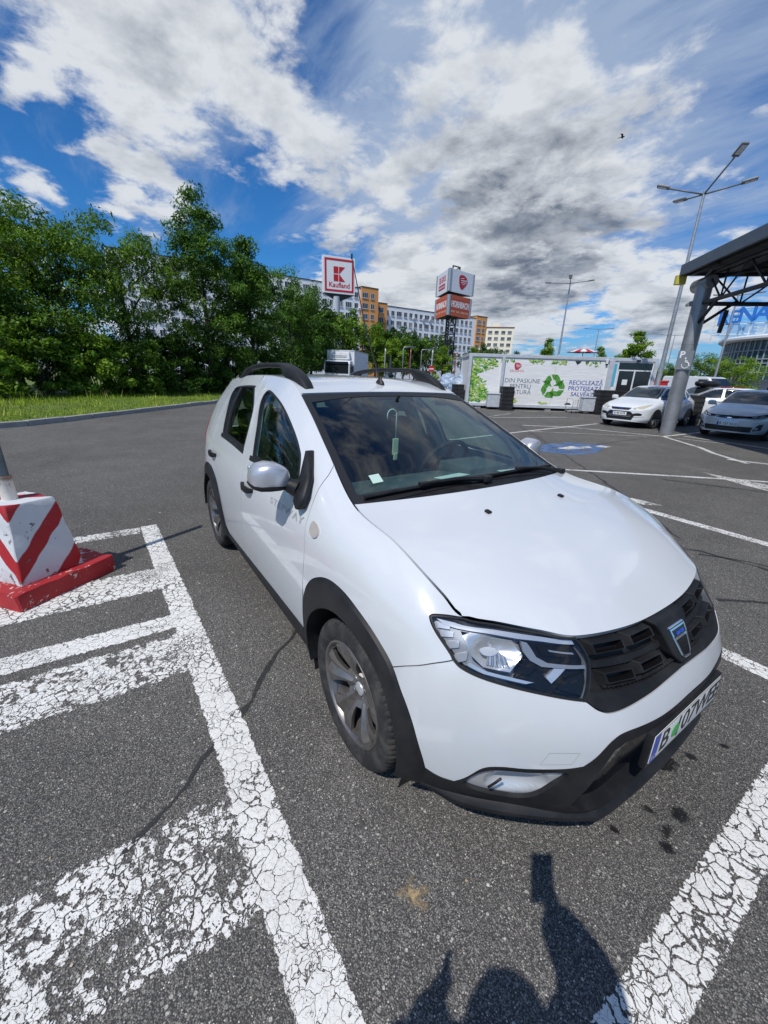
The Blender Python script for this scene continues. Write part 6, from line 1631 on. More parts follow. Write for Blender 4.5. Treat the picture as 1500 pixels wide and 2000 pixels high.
mb = MB(); mb.box((13, -9.6, 3.1), (20, .6, 6.2)); w_ = mb.build('white_wall', MALLW, ml)
mb = MB(); mb.box((5.4, -9.96, 3.7), (1.8, .12, 1.6)); mb.build('wall_poster', mat('poster_blue', (.03, .06, .35), .5), w_)
mb = MB(); mb.box((14, 4, 7.1), (22, 18, 1.3)); mb.build('upper_roof', GREYP, ml)
# lettering on a frame over the roof
rs = thing('roof_sign', 'blue roof letters RENA over paler letters on a white steel frame', 'sign', (-17.2, 55.55, 0), 0)
ex = Vector((-14.9 + 19.15, 56.3 - 54.9, 0)).normalized(); T = frame(Vector((0, 0, 8.35)), ex, (0, 0, 1)); BLUES = mat('roof_letter_blue', (.02, .15, .52), .4); PALEB = mat('roof_letter_pale', (.16, .30, .52), .4)
lettering('roof_letter', 'R', T @ Matrix.Translation((-1.50, -.02, 0)), BLUES, rs, 1.75, bold=.035, extrude=.12)
lettering('roof_letter', 'E', T @ Matrix.Translation((-.62, .08, 0)), BLUES, rs, 1.75, bold=.035, extrude=.12)
lettering('roof_letter', 'N', T @ Matrix.Translation((.40, .26, 0)), BLUES, rs, 1.95, bold=.05, extrude=.12)
lettering('roof_letter', 'A', T @ Matrix.Translation((1.62, .38, 0)), BLUES, rs, 2.05, bold=.05, extrude=.12)
for c_, x in zip('TIME', (-1.55, -.7, .25, 1.25)): lettering('small_roof_letter', c_, T @ Matrix.Translation((x, -1.05, 0)), PALEB, rs, .95, bold=.01, extrude=.08)
mb = MB()
for z in (-1.6, -.62, .95): mb.tube([(-2.15, z, -.2), (2.2, z + .1, -.2)], .05, 6, T=T)
for x in (-2.15, -.9, .9, 2.15): mb.tube([(x, -2.2, -.2), (x, 1.25, -.2)], .05, 6, T=T)
mb.tube([(-.3, 1.0, -.25), (.2, -2.2, -1.6)], .05, 6, T=T); mb.tube([(-.3, 1.0, -.25), (-.8, -2.2, -1.6)], .05, 6, T=T); mb.build('sign_frame', WHITEP, rs)

# ------------------------------------------------------------------ trees and bushes
def leafmat(name, dark, mid, light):
    def bd(t, b):
        at = t.new('ShaderNodeAttribute', attribute_name='tone'); col = t.ramp(at.outputs['Fac'], [(0, dark), (.5, mid), (1, light)])
        t.put(b.inputs['Base Color'], col); b.inputs['Roughness'].default_value = .55; b.inputs['Specular IOR Level'].default_value = .25
        out = t.n['Material Output']; tr = t.new('ShaderNodeBsdfTranslucent'); t.put(tr.inputs[0], t.vmath('MULTIPLY', col, (1.1, 1.25, .55)))
        mx = t.new('ShaderNodeMixShader'); mx.inputs[0].default_value = .34; t.l.new(b.outputs[0], mx.inputs[1]); t.l.new(tr.outputs[0], mx.inputs[2]); t.l.new(mx.outputs[0], out.inputs[0])
    return mat(name, build=bd)
LEAF_A = leafmat('leaves_dark_green', (.030, .070, .010), (.075, .165, .018), (.15, .27, .035))
LEAF_B = leafmat('leaves_mid_green', (.040, .088, .009), (.108, .205, .018), (.22, .345, .04))
LEAF_C = leafmat('leaves_light_green', (.08, .155, .012), (.19, .32, .025), (.33, .46, .06))
BARK = mat('bark', **vary((.075, .062, .050), .3, 8, .9, .6, 25))

def leaves(ctr, rad, per, size, rg, long=2.2, droop=.25, up=.55):
    """leaf faces spread through clusters ctr/rad; every leaf a bent diamond"""
    C_, Tn = [], []
    n = len(ctr) * per
    ci = np.repeat(np.arange(len(ctr)), per)
    d = rg.normal(0, 1, (n, 3)); d /= np.linalg.norm(d, axis=1, keepdims=True); rr = rg.uniform(0, 1, n) ** .42
    p = ctr[ci] + d * (rad[ci] * rr)[:, None] * np.array([1, 1, .72])
    nrm = d * .55 + np.array([0, 0, up]) + rg.normal(0, .55, (n, 3)); nrm /= np.linalg.norm(nrm, axis=1, keepdims=True)
    a = np.cross(nrm, rg.normal(0, 1, (n, 3))); a[:, 2] -= droop; a -= nrm * np.sum(a * nrm, 1, keepdims=True); a /= np.linalg.norm(a, axis=1, keepdims=True) + 1e-9
    b = np.cross(nrm, a); s = size * rg.uniform(.6, 1.35, n)
    w = s / long
    V = np.stack([p - a * (s * .5)[:, None], p + b * (w * .5)[:, None] - nrm * (w * .12)[:, None], p + a * (s * .5)[:, None] - np.array([0, 0, 1]) * (s * .12)[:, None], p - b * (w * .5)[:, None] - nrm * (w * .12)[:, None]], 1).reshape(-1, 3)
    ctone = rg.normal(.45, .28, len(ctr))
    tone = np.clip(ctone[ci] + rg.normal(0, .17, n), 0, 1)
    return V, tone

LEAFN, LEAFS = 1.9, .72
def tree_parts(seed, h, spread, base_h, nclus, per, size, leafm, shape='round', trunk=.16, long=2.2, droop=.25, limbs=9, lean=0., crad=.85):
    """crown mesh + trunk mesh for one tree of height h"""
    rg = np.random.default_rng(seed); tb = MB(); rnd = random.Random(seed)
    top = np.array([lean, lean * .4, h * .86]); path = [np.array([0, 0, -.1])]
    for k in range(1, 7): f = k / 6; path.append(np.array([top[0] * f + rnd.uniform(-.12, .12) * h * .06, top[1] * f + rnd.uniform(-.12, .12) * h * .06, top[2] * f]))
    tb.tube([tuple(p) for p in path], [trunk * (1 - .82 * k / 6) for k in range(7)], 9)
    ends = []
    def prof(f):   # crown half-width along the height 0..1
        if shape == 'round': return math.sqrt(max(0, 1 - (2 * f - 1) ** 2)) * .95 + .12
        if shape == 'cone': return (1 - f) ** .75 * 1.0 + .08
        if shape == 'spread': return .55 + .75 * math.sin(math.pi * min(1, f * .9 + .12)) * (1 if f < .8 else .8)
        if shape == 'column': return .8 * (1 - f ** 3) + .15
        return 1
    for i in range(limbs):
        f = (i + .5) / limbs; z0 = base_h + (h * .80 - base_h) * f * .85; an = i * 2.4 + rnd.uniform(-.4, .4)
        j = z0 / top[2] * 6; k = int(min(5, j)); st = path[k] + (path[k + 1] - path[k]) * (j - k)
        L_ = spread * prof(f) * rnd.uniform(.75, 1.1); e = st + np.array([math.cos(an) * L_, math.sin(an) * L_, h * .10 + L_ * .35])
        m1 = st + (e - st) * .5 + np.array([0, 0, .06 * h]); r0 = trunk * .42 * (1 - .5 * f)
        tb.tube([tuple(st), tuple(m1), tuple(e)], [r0, r0 * .6, r0 * .2], 6); ends += [m1, e]
        for q in range(3):
            s0 = st + (e - st) * rnd.uniform(.4, .9); e2 = s0 + np.array([rnd.uniform(-1, 1), rnd.uniform(-1, 1), rnd.uniform(.1, .8)]) * L_ * .45
            tb.tube([tuple(s0), tuple(e2)], [r0 * .35, r0 * .1], 4, cap=False); ends.append(e2)
    ends = np.array(ends); ct = [p for p in ends]
    while len(ct) < nclus:
        f = rnd.random(); an = rnd.uniform(0, 6.283); q = math.sqrt(rnd.random()) ; r_ = spread * prof(f) * (.35 + .65 * q) * (1 + .22 * math.sin(an * 3 + seed + f * 5))
        ct.append(np.array([math.cos(an) * r_ + lean * f, math.sin(an) * r_, base_h + (h - base_h) * f]))
    ct = np.array(ct[:max(nclus, len(ends))]); rad = rg.uniform(.55, 1.15, len(ct)) * crad * spread * .36
    V, tone = leaves(ct, rad, int(per * (LEAFN if spread < 2.7 else 1.)), size * (LEAFS if spread < 2.7 else .9), rg, long, droop)
    F = np.arange(len(V)).reshape(-1, 4)
    cm = quick_mesh('crown', V, F, leafm, tone); me = bpy.data.meshes.new('trunk')
    me.from_pydata([tuple(v) for v in tb.V], [], tb.F); me.materials.append(BARK); me.polygons.foreach_set('use_smooth', [True] * len(me.polygons))
    return cm, me
def plant_tree(name, label, cat_, loc, parts, rz=0., sc=1., group=None):
    o = thing(name, label, cat_, loc, rz, group); o.scale = (sc, sc, sc) if not isinstance(sc, tuple) else sc
    link(bpy.data.objects.new('crown', parts[0]), o)
    if parts[1] is not None: link(bpy.data.objects.new('trunk', parts[1]), o)
    return o
GL = 'tall trees along the verge'
# the dense belt on the left: each tree with a crown of its own
for x, y, h, spread, bh, ncl, per, size, m, shp, seed, lab, kw in (
    (-21.6, -6.4, 6.9, 2.5, 1.6, 120, 70, .24, LEAF_B, 'spread', 31, 'leafy tree cut by the left edge of the photo, arching over the verge', {}),
    (-24.6, -4.9, 7.8, 2.5, 2.0, 110, 70, .25, LEAF_B, 'spread', 32, 'broad leafy tree second from the left edge with loose top twigs', {}),
    (-22.6, -2.6, 7.3, 2.4, 1.4, 120, 75, .25, LEAF_B, 'spread', 33, 'leafy tree with yellowish drooping leaf sprays left of the tall tree', dict(droop=.6, long=3)),
    (-24.4, -.3, 7.7, 2.3, 2.0, 100, 70, .25, LEAF_B, 'spread', 34, 'gappy leafy tree just left of the tallest tree, pale flats showing through', dict(droop=.5, long=3)),
    (-24.6, 3.5, 9.7, 2.3, 1.6, 150, 85, .26, LEAF_A, 'column', 35, 'tallest dark tree of the left belt with feathery layered boughs', dict(droop=.4, long=2.8)),
    (-25.8, 6.3, 8.4, 2.2, 1.4, 120, 80, .25, LEAF_A, 'cone', 36, 'dark tree sloping down right of the tallest tree', {}),
    (-33.2, 11.6, 8.9, 2.65, 1.2, 120, 75, .26, LEAF_A, 'round', 37, 'dark round tree behind the roof rail of the white car', {}),
    (-39.5, 15.6, 9.0, 2.69, 1.2, 110, 70, .28, LEAF_A, 'round', 38, 'dark round tree just left of the white truck', {})):
    plant_tree('tree', lab, 'tree', (x, y, .2), tree_parts(seed, h, spread, bh, ncl, per, size, m, shp, **kw), 0, 1, GL)
SIDE_T = tree_parts(39, 7.4, 2.5, 1.6, 110, 60, .27, LEAF_B, 'round')
for x, y, k, w_ in ((-19.5, -11.5, 1., 'nearest'), (-22, -16, 1.1, 'second'), (-19, -21, .95, 'third')): plant_tree('tree', 'round leafy verge tree outside the photo on the left, %s to its edge' % w_, 'tree', (x, y, .2), SIDE_T, x, k, GL)
# undergrowth: separate bushes along the back of the grass
GB_ = 'bushes under the tall trees'
def bush_mesh(seed, w, h, n, per, size, m):
    rg = np.random.default_rng(seed); a = rg.uniform(0, 6.283, n); q = np.sqrt(rg.uniform(0, 1, n)); z = rg.uniform(.1, 1, n)
    ct = np.stack([np.cos(a) * q * w * np.sqrt(1 - (z * .9) ** 2 + .12), np.sin(a) * q * w * np.sqrt(1 - (z * .9) ** 2 + .12), z * h], 1)
    V, tone = leaves(ct, rg.uniform(.25, .5, n) * w * .55, per, size, rg, 1.8, .3); return quick_mesh('foliage', V, np.arange(len(V)).reshape(-1, 4), m, tone)
def stems_mesh(seed, w, h):
    rnd = random.Random(seed); mb = MB()
    for i in range(9):
        a = rnd.uniform(0, 6.283); mb.tube([(math.cos(a) * .12, math.sin(a) * .12, -.1), (math.cos(a) * w * .35, math.sin(a) * w * .35, h * .5), (math.cos(a) * w * .6, math.sin(a) * w * .6, h * .85)], [.025, .018, .006], 5, cap=False)
    me = mesh_from('stems', mb.V, mb.F, BARK); return me
for i, (x, y, w, h, m, lab) in enumerate(((-18.3, -7.0, 1.6, 2.7, LEAF_B, 'dark leafy bush at the left edge behind the grass'), (-19.6, -5.2, 1.5, 2.5, LEAF_C, 'sunlit bush with bright young shoots, second from the left edge'),
        (-20.6, -3.6, 1.5, 2.9, LEAF_B, 'mid green bush with arching shoots behind the pale kerb'), (-21.4, -1.9, 1.5, 2.6, LEAF_C, 'bright green bush below the yellowish tree'), (-22.4, -.2, 1.5, 2.4, LEAF_B, 'leafy bush in front of the gappy tree'),
        (-23.4, 1.5, 1.5, 2.8, LEAF_A, 'dark bush at the foot of the tallest tree, to its left'), (-24.6, 3.2, 1.5, 2.5, LEAF_A, 'dark bush at the foot of the tallest tree, to its right'), (-26, 5.0, 1.6, 2.6, LEAF_A, 'dark bush just left of the rear of the white car'), (-28.0, 7.2, 1.7, 2.6, LEAF_A, 'dark bush seen over the left roof rail'), (-35.4, 11.4, 2.0, 3.0, LEAF_A, 'dark bush beside the white truck cab'))):
    o = thing('bush', lab, 'bush', (x, y, .2), 0, GB_)
    link(bpy.data.objects.new('foliage', bush_mesh(50 + i, w, h, 105, 85, .155, m)), o); link(bpy.data.objects.new('stems', stems_mesh(50 + i, w, h)), o)
# trees behind the truck, the flags and the mast: four shapes shared with different size and turn
FAR = [tree_parts(71, 8, 2.9, 1.6, 80, 60, .42, LEAF_B, 'round'), tree_parts(72, 8, 2.6, 1.4, 80, 60, .42, LEAF_A, 'round'), tree_parts(73, 8, 2.4, 1.6, 75, 60, .40, LEAF_C, 'column'), tree_parts(74, 8, 3.0, 1.5, 80, 60, .42, LEAF_A, 'spread')]
GF = 'trees between the car park and the flats'
for (x, y), k, sc, lab in (((-38, 15.5), 1, 1.0, 'dark tree right behind the white truck'), ((-44, 21), 0, 1.02, 'mid green tree below the supermarket sign'), ((-52, 26.5), 0, 1.2, 'broad green tree left of the supermarket sign pole'), ((-50, 30.5), 2, 1.0, 'light green tree between the truck and the white flag'), ((-56, 36), 1, 1.12, 'dark round tree below the orange stair tower'),
        ((-50, 34), 2, .80, 'light green tree behind the white flag'), ((-62, 44), 3, 1.15, 'dark tree right of the orange tower'), ((-54, 40.5), 1, .95, 'dark round tree behind the red flag'), ((-60, 49.5), 3, 1.08, 'dark tree just left of the lattice mast'), ((-48, 41.2), 2, .72, 'light green tree before the mast, left of it'), ((-50, 49.5), 2, .78, 'light green tree right of the lattice mast'),
        ((-55, 56), 1, .9, 'dark tree between the mast and the cabin'), ((-60, 66), 3, .9, 'dark tree below the far orange block'), ((-66, 78), 1, .92, 'dark tree below the cream block'), ((-58, 78), 3, .66, 'low tree above the left end of the cabin roof')):
    plant_tree('tree', lab, 'tree', (x, y, 0), FAR[k], rnd.uniform(0, 6), sc * 1.0, GF)
DEN = tree_parts(80, 5, 2.0, .5, 95, 75, .20, LEAF_C, 'round', trunk=.1)
YNG = tree_parts(81, 6, 1.5, 1.4, 75, 60, .26, LEAF_C, 'cone', trunk=.09)
plant_tree('tree', 'bright young tree rising above the middle of the cabin roof', 'tree', (-34.2, 47.2, 0), YNG, 0, 1.08)
plant_tree('tree', 'bright broad young tree above the cabin door', 'tree', (-18.9, 38.8, 0), YNG, 1, (1.25, 1.25, .97))
plant_tree('tree', 'small bright tree left of the broad one above the cabin door', 'tree', (-22.6, 39.5, 0), YNG, 2, .78)
plant_tree('bush', 'big round light green shrub before the mall front', 'bush', (-13.4, 46.2, 0), DEN, 0, (.95, .95, .80))
plant_tree('bush', 'darker shrub left of the round light green shrub', 'bush', (-16.6, 47.5, 0), tree_parts(82, 5, 2.0, .5, 90, 70, .2, LEAF_B, 'round', trunk=.1), 0, .88)
plant_tree('bush', 'dark green shrub right behind the round pillar', 'bush', (-18.8, 45.0, 0), tree_parts(83, 4, 1.6, .4, 80, 70, .2, LEAF_B, 'round', trunk=.1), 0, .85)
# wooded strip on the horizon
rg = np.random.default_rng(99); n = 360
az = np.linspace(R(70), R(240), n) + rg.normal(0, .004, n); dist = rg.uniform(255, 330, n)
ct = np.stack([np.cos(az) * dist, np.sin(az) * dist, rg.uniform(1, 6.5, n)], 1)
V, tone = leaves(ct, rg.uniform(3.5, 6.5, n), 60, 1.6, rg, 1.6, .1); wood = link(bpy.data.objects.new('far_wood', quick_mesh('far_wood', V, np.arange(len(V)).reshape(-1, 4), LEAF_A, tone))); tag(wood, 'distant belt of dark trees on the horizon', kind='stuff')

# ------------------------------------------------------------------ other cars: one smooth shell each, with panels laid on it
from mathutils.bvhtree import BVHTree
def cr1(xs, ys, x):
    return np.interp(x, xs, ys)
def shell_car(sp):
    """(x forward from the front axle) rows of a half section at every station, mirrored"""
    xs = sp['x']; rows = []
    for x in xs:
        zt = cr1(*sp['top'], x); zb = cr1(*sp['belt'], x); w = cr1(*sp['w'], x); wr = cr1(*sp['wr'], x); zs = cr1(*sp['sill'], x)
        g = max(0., zt - zb)
        k = min(1., g / .35)
        P = [(w * .90, zs), (w * .985, zs + .10), (w, zs + .28), (w * .995, (zs + .28 + zb) / 2 + .06), (w * .965, zb - .045), (w * .91, zb)]
        hood = [(w * .80, zb + g * .45), (w * .62, zb + g * .75), (w * .32, zb + g * .95), (0, zt)]
        gh = [(w * .91 + (wr - w * .91) * .52, zb + (g - .05) * .52), (wr, zt - .055), (wr * .55, zt - .010), (0, zt)]
        P += [(a[0] + (b[0] - a[0]) * k, a[1] + (b[1] - a[1]) * k) for a, b in zip(hood, gh)]
        rows.append([(x, y, z) for y, z in P])
    Gr = np.array(rows); s_ = np.linspace(0, len(xs) - 1, (len(xs) - 1) * 3 + 1); t_ = np.linspace(0, 9, 28)
    lo = 2 * Gr[:1] - Gr[1:2]; hi = 2 * Gr[-1:] - Gr[-2:-1]; Gp = np.concatenate([lo, Gr, hi]); Gp = np.concatenate([2 * Gp[:, :1] - Gp[:, 1:2], Gp, Gp[:, -2:-1] * np.array([1, -1, 1])], 1)
    P = np.zeros((len(s_), len(t_), 3))
    for i, s in enumerate(s_):
        a = min(int(s), len(xs) - 2); ws = _cr(np.float64(s - a))
        for j, t in enumerate(t_):
            b = min(int(t), 8); wt = _cr(np.float64(t - b)); P[i, j] = np.einsum('a,b,abk->k', ws, wt, Gp[a:a + 4, b:b + 4])
    n, m = P.shape[:2]; V = [tuple(p) for p in P.reshape(-1, 3)]; F = [(i * m + j, (i + 1) * m + j, (i + 1) * m + j + 1, i * m + j + 1) for i in range(n - 1) for j in range(m - 1)]
    V2 = MIR(V); N = len(V); F += [tuple(q + N for q in f[::-1]) for f in F]
    V += V2
    V = V + [(P[0, 0, 0], 0, P[0, 0, 2]), (P[-1, 0, 0], 0, P[-1, 0, 2])]; e0 = 2 * N; e1 = e0 + 1
    F += [tuple(range(m)) + (e0,), (e0,) + tuple(N + j for j in range(m))[::-1], (e1,) + tuple((n - 1) * m + j for j in range(m))[::-1], tuple(N + (n - 1) * m + j for j in range(m)) + (e1,)]
    return V, F
class Decal:
    """panels, lamps and panes laid on a shell by straight projection along an axis"""
    def __init__(s, V, F): s.t = BVHTree.FromPolygons([Vector(v) for v in V], [list(f) for f in F])
    def hit(s, a, b, axis):
        if axis == 'front': o, d = Vector((9, a, b)), Vector((-1, 0, 0))
        elif axis == 'back': o, d = Vector((-9, a, b)), Vector((1, 0, 0))
        elif axis == 'left': o, d = Vector((a, 9, b)), Vector((0, -1, 0))
        elif axis == 'right': o, d = Vector((a, -9, b)), Vector((0, 1, 0))
        else: o, d = Vector((a, b, 9)), Vector((0, 0, -1))
        r = s.t.ray_cast(o, d); return (r[0], r[1] if r[1].dot(d) < 0 else -r[1]) if r[0] is not None else (None, None)
    def add(s, name, pts, axis, off, m, parent, step=.06, smooth_out=0, lip=.02):
        P = np.array(pts, float)
        if smooth_out: P = spline(P, smooth_out, True)
        out = []
        for i in range(len(P)):
            a, b = P[i], P[(i + 1) % len(P)]; k = max(1, int(np.linalg.norm(b - a) / step))
            out += [a + (b - a) * j / k for j in range(k)]
        out = np.array(out); lo, hi = out.min(0), out.max(0)
        G2 = np.array([(u_, v_) for u_ in np.arange(lo[0] + step / 2, hi[0], step) for v_ in np.arange(lo[1] + step / 2, hi[1], step)]).reshape(-1, 2)
        if len(G2): G2 = G2[inside(G2, out)]
        if len(G2): G2 = G2[np.min(np.linalg.norm(G2[:, None] - out[None], axis=-1), axis=1) > step * .4]
        pt = np.concatenate([out, G2]) if len(G2) else out
        V2, _, F, _, _, _ = delaunay_2d_cdt([Vector(p) for p in pt], [(i, (i + 1) % len(out)) for i in range(len(out))], [], 0, 1e-7)
        V, N_ = [], []; last = None
        for v in V2:
            h, n_ = s.hit(v.x, v.y, axis)
            V.append(h); N_.append(n_)
        good = [i for i, h in enumerate(V) if h is not None]
        if not good: return None
        for i in range(len(V)):
            if V[i] is None:
                j = min(good, key=lambda g_: (V2[g_] - V2[i]).length); V[i], N_[i] = V[j], N_[j]
        W = [v + n_ * off for v, n_ in zip(V, N_)]; cen = np.array([[sum(V2[i].x for i in f) / len(f), sum(V2[i].y for i in f) / len(f)] for f in F]); ok_ = inside(cen, out)
        F = [tuple(f) for f, k in zip(F, ok_) if k]
        f0 = F[0]; 
        if (W[f0[1]] - W[f0[0]]).cross(W[f0[2]] - W[f0[0]]).dot(N_[f0[0]]) < 0: F = [f[::-1] for f in F]
        cnt = {}
        for f in F:
            for i in range(len(f)): cnt[(f[i], f[(i + 1) % len(f)])] = 1
        bd = [e for e in cnt if (e[1], e[0]) not in cnt]; mp = {}
        for e in bd:
            for v in e:
                if v not in mp: mp[v] = len(W); W.append(W[v] - N_[v] * lip)
        F += [(b, a, mp[a], mp[b]) for a, b in bd]
        me = mesh_from(name, W, F, m, smooth=True); sharpen(me, bd); return link(bpy.data.objects.new(name, me), parent)
CLEARL = mat('car_lamp_glass', (.55, .56, .56), .12, .5, coat=.6); YELLOWED = mat('yellowed_lamp_glass', (.62, .58, .44), .2, .2, coat=.5)
CARGL = mat('car_window_glass', (.014, .018, .020), .04, spec=.8); TRIMB = mat('car_black_trim', (.012, .012, .013), .45); ALUW = mat('car_alloy', (.42, .43, .44), .3, .8)
def small_wheel():
    mb = MB(); h = .1; mb.lathe([(.20, -h * .8), (.235, -h * .95), (.285, -h), (.310, -h * .8), (.318, -h * .5), (.318, h * .5), (.31, h * .8), (.2, h)], 32, axis='Y'); o = mb.build('tyre', TYRE, None, True, 40); t_ = o.data; bpy.data.objects.remove(o)
    mb = MB(); mb.lathe([(0, -.055), (.05, -.06), (.06, -.045), (.19, -.075), (.222, -.090), (.222, -.06), (.205, .05)], 40, axis='Y', m=1)
    for i in range(5):
        a = R(72 * i + 90); T = Matrix.Rotation(-a, 4, 'Y')
        mb.box((.13, -.080, 0), (.17, .03, .062), T=T, taper=.8)
    o = mb.build('rim', [ALUW, BRAKE]); r_ = o.data; bpy.data.objects.remove(o); return t_, r_
ST_, SR_ = small_wheel()
def finish_car(o, D, sp, paintm, plate_txt, details):
    body = details
    wb = sp['wb']; tr = sp['track']
    for x in (0, -wb):
        for sg in (1, -1):
            w = link(bpy.data.objects.new('wheel', ST_), o); w.location = (x, sg * tr, .318); w.rotation_euler = (0, .3 * x, 0 if sg < 0 else math.pi)
            link(bpy.data.objects.new('rim', SR_), w)
            mb = MB(); n = 18
            mb.add([(x + r_ * math.cos(R(-14 + 208 * i / n)), sg * y, .318 + r_ * math.sin(R(-14 + 208 * i / n))) for i in range(n + 1) for r_, y in ((.37, sp['wmax'] + .003), (.37, sp['wmax'] - .3))], [(2 * i, 2 * i + 2, 2 * i + 3, 2 * i + 1) for i in range(n)])
            mb.build('wheel_well_liner', TRIMB, o, fix=False)
            # dark arch opening seen behind the wheel
            D.add('wheel_arch', [(x + .375 * math.cos(R(a)), max(.19, .318 + .375 * math.sin(R(a)))) for a in range(-22, 203, 15)], 'left' if sg > 0 else 'right', .002, TRIMB, o)
    if plate_txt:
        xf, zc, tilt = sp['plate']
        T = frame((xf, 0, zc), (0, 1, 0), (0, 0, 1))
        mb = MB(); mb.bbox((0, 0, 0), (.52, .115, .012), .003, T=T); p_ = mb.build('number_plate', PLATEW, o)
        mb = MB(); mb.box((-.238, 0, .0065), (.042, .108, .002), T=T); mb.build('plate_band', EUB, p_)
        V, F = text_mesh(plate_txt, .098, bold=.001, extrude=.0005); mb = MB(); mb.add(V, F, 0, T @ Matrix.Translation((.02, 0, .0072))); mb.build('plate_letters', INK, p_, fix=False)

def glasshouse(D, o, sp):
    for ax in ('left', 'right'):
        for w_ in sp['side_windows']: D.add('side_window', w_, ax, .004, CARGL, o, .05)
        for w_ in sp.get('side_trim', []): D.add('window_pillar', w_, ax, .006, TRIMB, o, .05)
        for hx, hz in sp['handles']: D.add('door_handle', [(hx - .09, hz - .018), (hx + .09, hz - .014), (hx + .09, hz + .018), (hx - .09, hz + .018)], ax, .03, sp.get('handle_m', TRIMB), o, .05)
        for x in sp['shut']: D.add('door_gap', [(x, .36), (x + .008, .36), (x + .008 + sp.get('gapx', 0), sp['gapz']), (x + sp.get('gapx', 0), sp['gapz'])], ax, .0012, TRIMB, o, .08)
    D.add('windscreen', sp['ws'], 'front', .004, CARGL, o, .06)
    D.add('rear_window', sp['rw'], 'back', .004, CARGL, o, .08)
    D.add('tail_lamp', sp['tl'], 'back', .006, REDL, o, .06); D.add('tail_lamp', [(-a, b) for a, b in sp['tl']], 'back', .006, REDL, o, .06)
    for sg in (1, -1):
        mb = MB(); mx, my, mz = sp['mirror']; mb.bbox((mx, sg * my, mz), (.13, .22, .15), .05); mb.tube([(mx + .03, sg * (my - .14), mz - .05), (mx, sg * (my - .05), mz - .03)], .03, 8); mb.build('mirror', sp['paint'], o, True, 50)
    mb = MB(); wl = sp['wb']; mb.box((-wl / 2, 0, .22), (wl - .75, sp['wmax'] * 1.8, .06)); mb.box((.28, 0, .25), (.5, 1.2, .1)); mb.box((-wl - .3, 0, .3), (.5, 1.2, .1)); mb.build('underbody', TRIMB, o)

def mirror2(P): return [(-a, b) for a, b in P]
# white compact hatchback, nose towards us
WCAR = mat('white_solid_paint', (.74, .76, .78), .25, coat=.8)
fo_sp = dict(x=[-3.42, -3.40, -3.30, -3.05, -2.75, -2.35, -1.75, -1.15, -.72, -.45, -.1, .2, .45, .62, .74, .80, .815],
    top=([-3.42, -3.3, -3.05, -2.75, -2.35, -1.75, -1.3, -1.05, -.28, .1, .4, .6, .74, .80, .82], [.86, 1.0, 1.22, 1.40, 1.475, 1.49, 1.475, 1.43, 1.03, .95, .885, .82, .74, .66, .60]),
    belt=([-3.42, -3.05, -2.35, -1.0, -.3, .2, .55, .74, .82], [.80, .98, .985, .96, .93, .84, .74, .66, .55]),
    w=([-3.42, -3.40, -3.30, -3.05, -2.75, -2.2, 0, .2, .45, .62, .74, .80, .815], [.45, .62, .78, .87, .90, .918, .915, .90, .86, .77, .62, .42, .30]),
    wr=([-3.42, -2.75, -1.75, -1.0, -.4], [.52, .58, .60, .60, .66]), sill=([-3.42, -2.9, -2.2, .0, .5, .82], [.30, .24, .20, .20, .21, .24]),
    wb=2.64, track=.80, wmax=.918, plate=(.835, .50, 0), paint=WCAR,
    side_windows=[[(-.42, 1.0), (-.72, 1.19), (-1.05, 1.37), (-1.42, 1.41), (-1.42, 1.0)], [(-1.52, 1.0), (-1.52, 1.415), (-2.15, 1.40), (-2.42, 1.32), (-2.32, 1.02)], [(-2.42, 1.04), (-2.5, 1.31), (-2.75, 1.22), (-2.82, 1.12)]],
    handles=[(-1.35, .86), (-2.25, .88)], handle_m=WCAR, shut=[-.48, -1.46, -2.42], gapz=.95, ws=[(-.66, 1.03), (-.40, 1.03 + .015), (.40, 1.045), (.66, 1.03), (.53, 1.40), (0, 1.425), (-.53, 1.40)], rw=[(-.5, 1.08), (.5, 1.08), (.44, 1.36), (-.44, 1.36)],
    tl=[(.60, .86), (.70, .9), (.62, 1.25), (.52, 1.25)], mirror=(-.62, 1.02, 1.02))
def car_root(name, label, loc, rz, V, F, m, group=None):
    o = thing(name, label, 'car', loc, rz, group); me = mesh_from('body', V, F, m, smooth=True, angle=60)
    bm = bmesh.new(); bm.from_mesh(me); bmesh.ops.remove_doubles(bm, verts=bm.verts, dist=.0015); bmesh.ops.recalc_face_normals(bm, faces=bm.faces); bm.to_mesh(me); bm.free()
    link(bpy.data.objects.new('body', me), o); return o
GC = 'cars parked by the canopy'
V, F = shell_car(fo_sp); D = Decal(V, F)
ford = car_root('parked_car', 'white compact hatchback with yellowed headlights parked behind the round canopy pillar', (-6.62, 14.75, 0), R(-90), V, F, WCAR, GC)
glasshouse(D, ford, fo_sp)
for sg in (1, -1):
    q = lambda P: [(sg * a, b) for a, b in P]
    D.add('headlight', q([(.40, .695), (.52, .66), (.72, .70), (.80, .80), (.79, .86), (.66, .80)]), 'front', .006, YELLOWED, ford, .05)
    D.add('fog_lamp_recess', q([(.46, .44), (.70, .46), (.72, .52), (.62, .55), (.48, .53)]), 'front', .004, TRIMB, ford, .05)
    D.add('bumper_corner_line', q([(.45, .38), (.78, .42), (.78, .428), (.45, .388)]), 'front', .003, TRIMB, ford, .05)
D.add('grille', [(-.36, .70), (.36, .70), (.30, .635), (-.30, .635)], 'front', .006, TRIMB, ford, .05)
D.add('grille_chrome', [(-.37, .712), (.37, .712), (.36, .70), (-.36, .70)], 'front', .010, CHROME, ford, .05)
D.add('lower_grille', [(-.36, .59), (.36, .59), (.52, .47), (.44, .29), (-.44, .29), (-.52, .47)], 'front', .004, TRIMB, ford, .05)
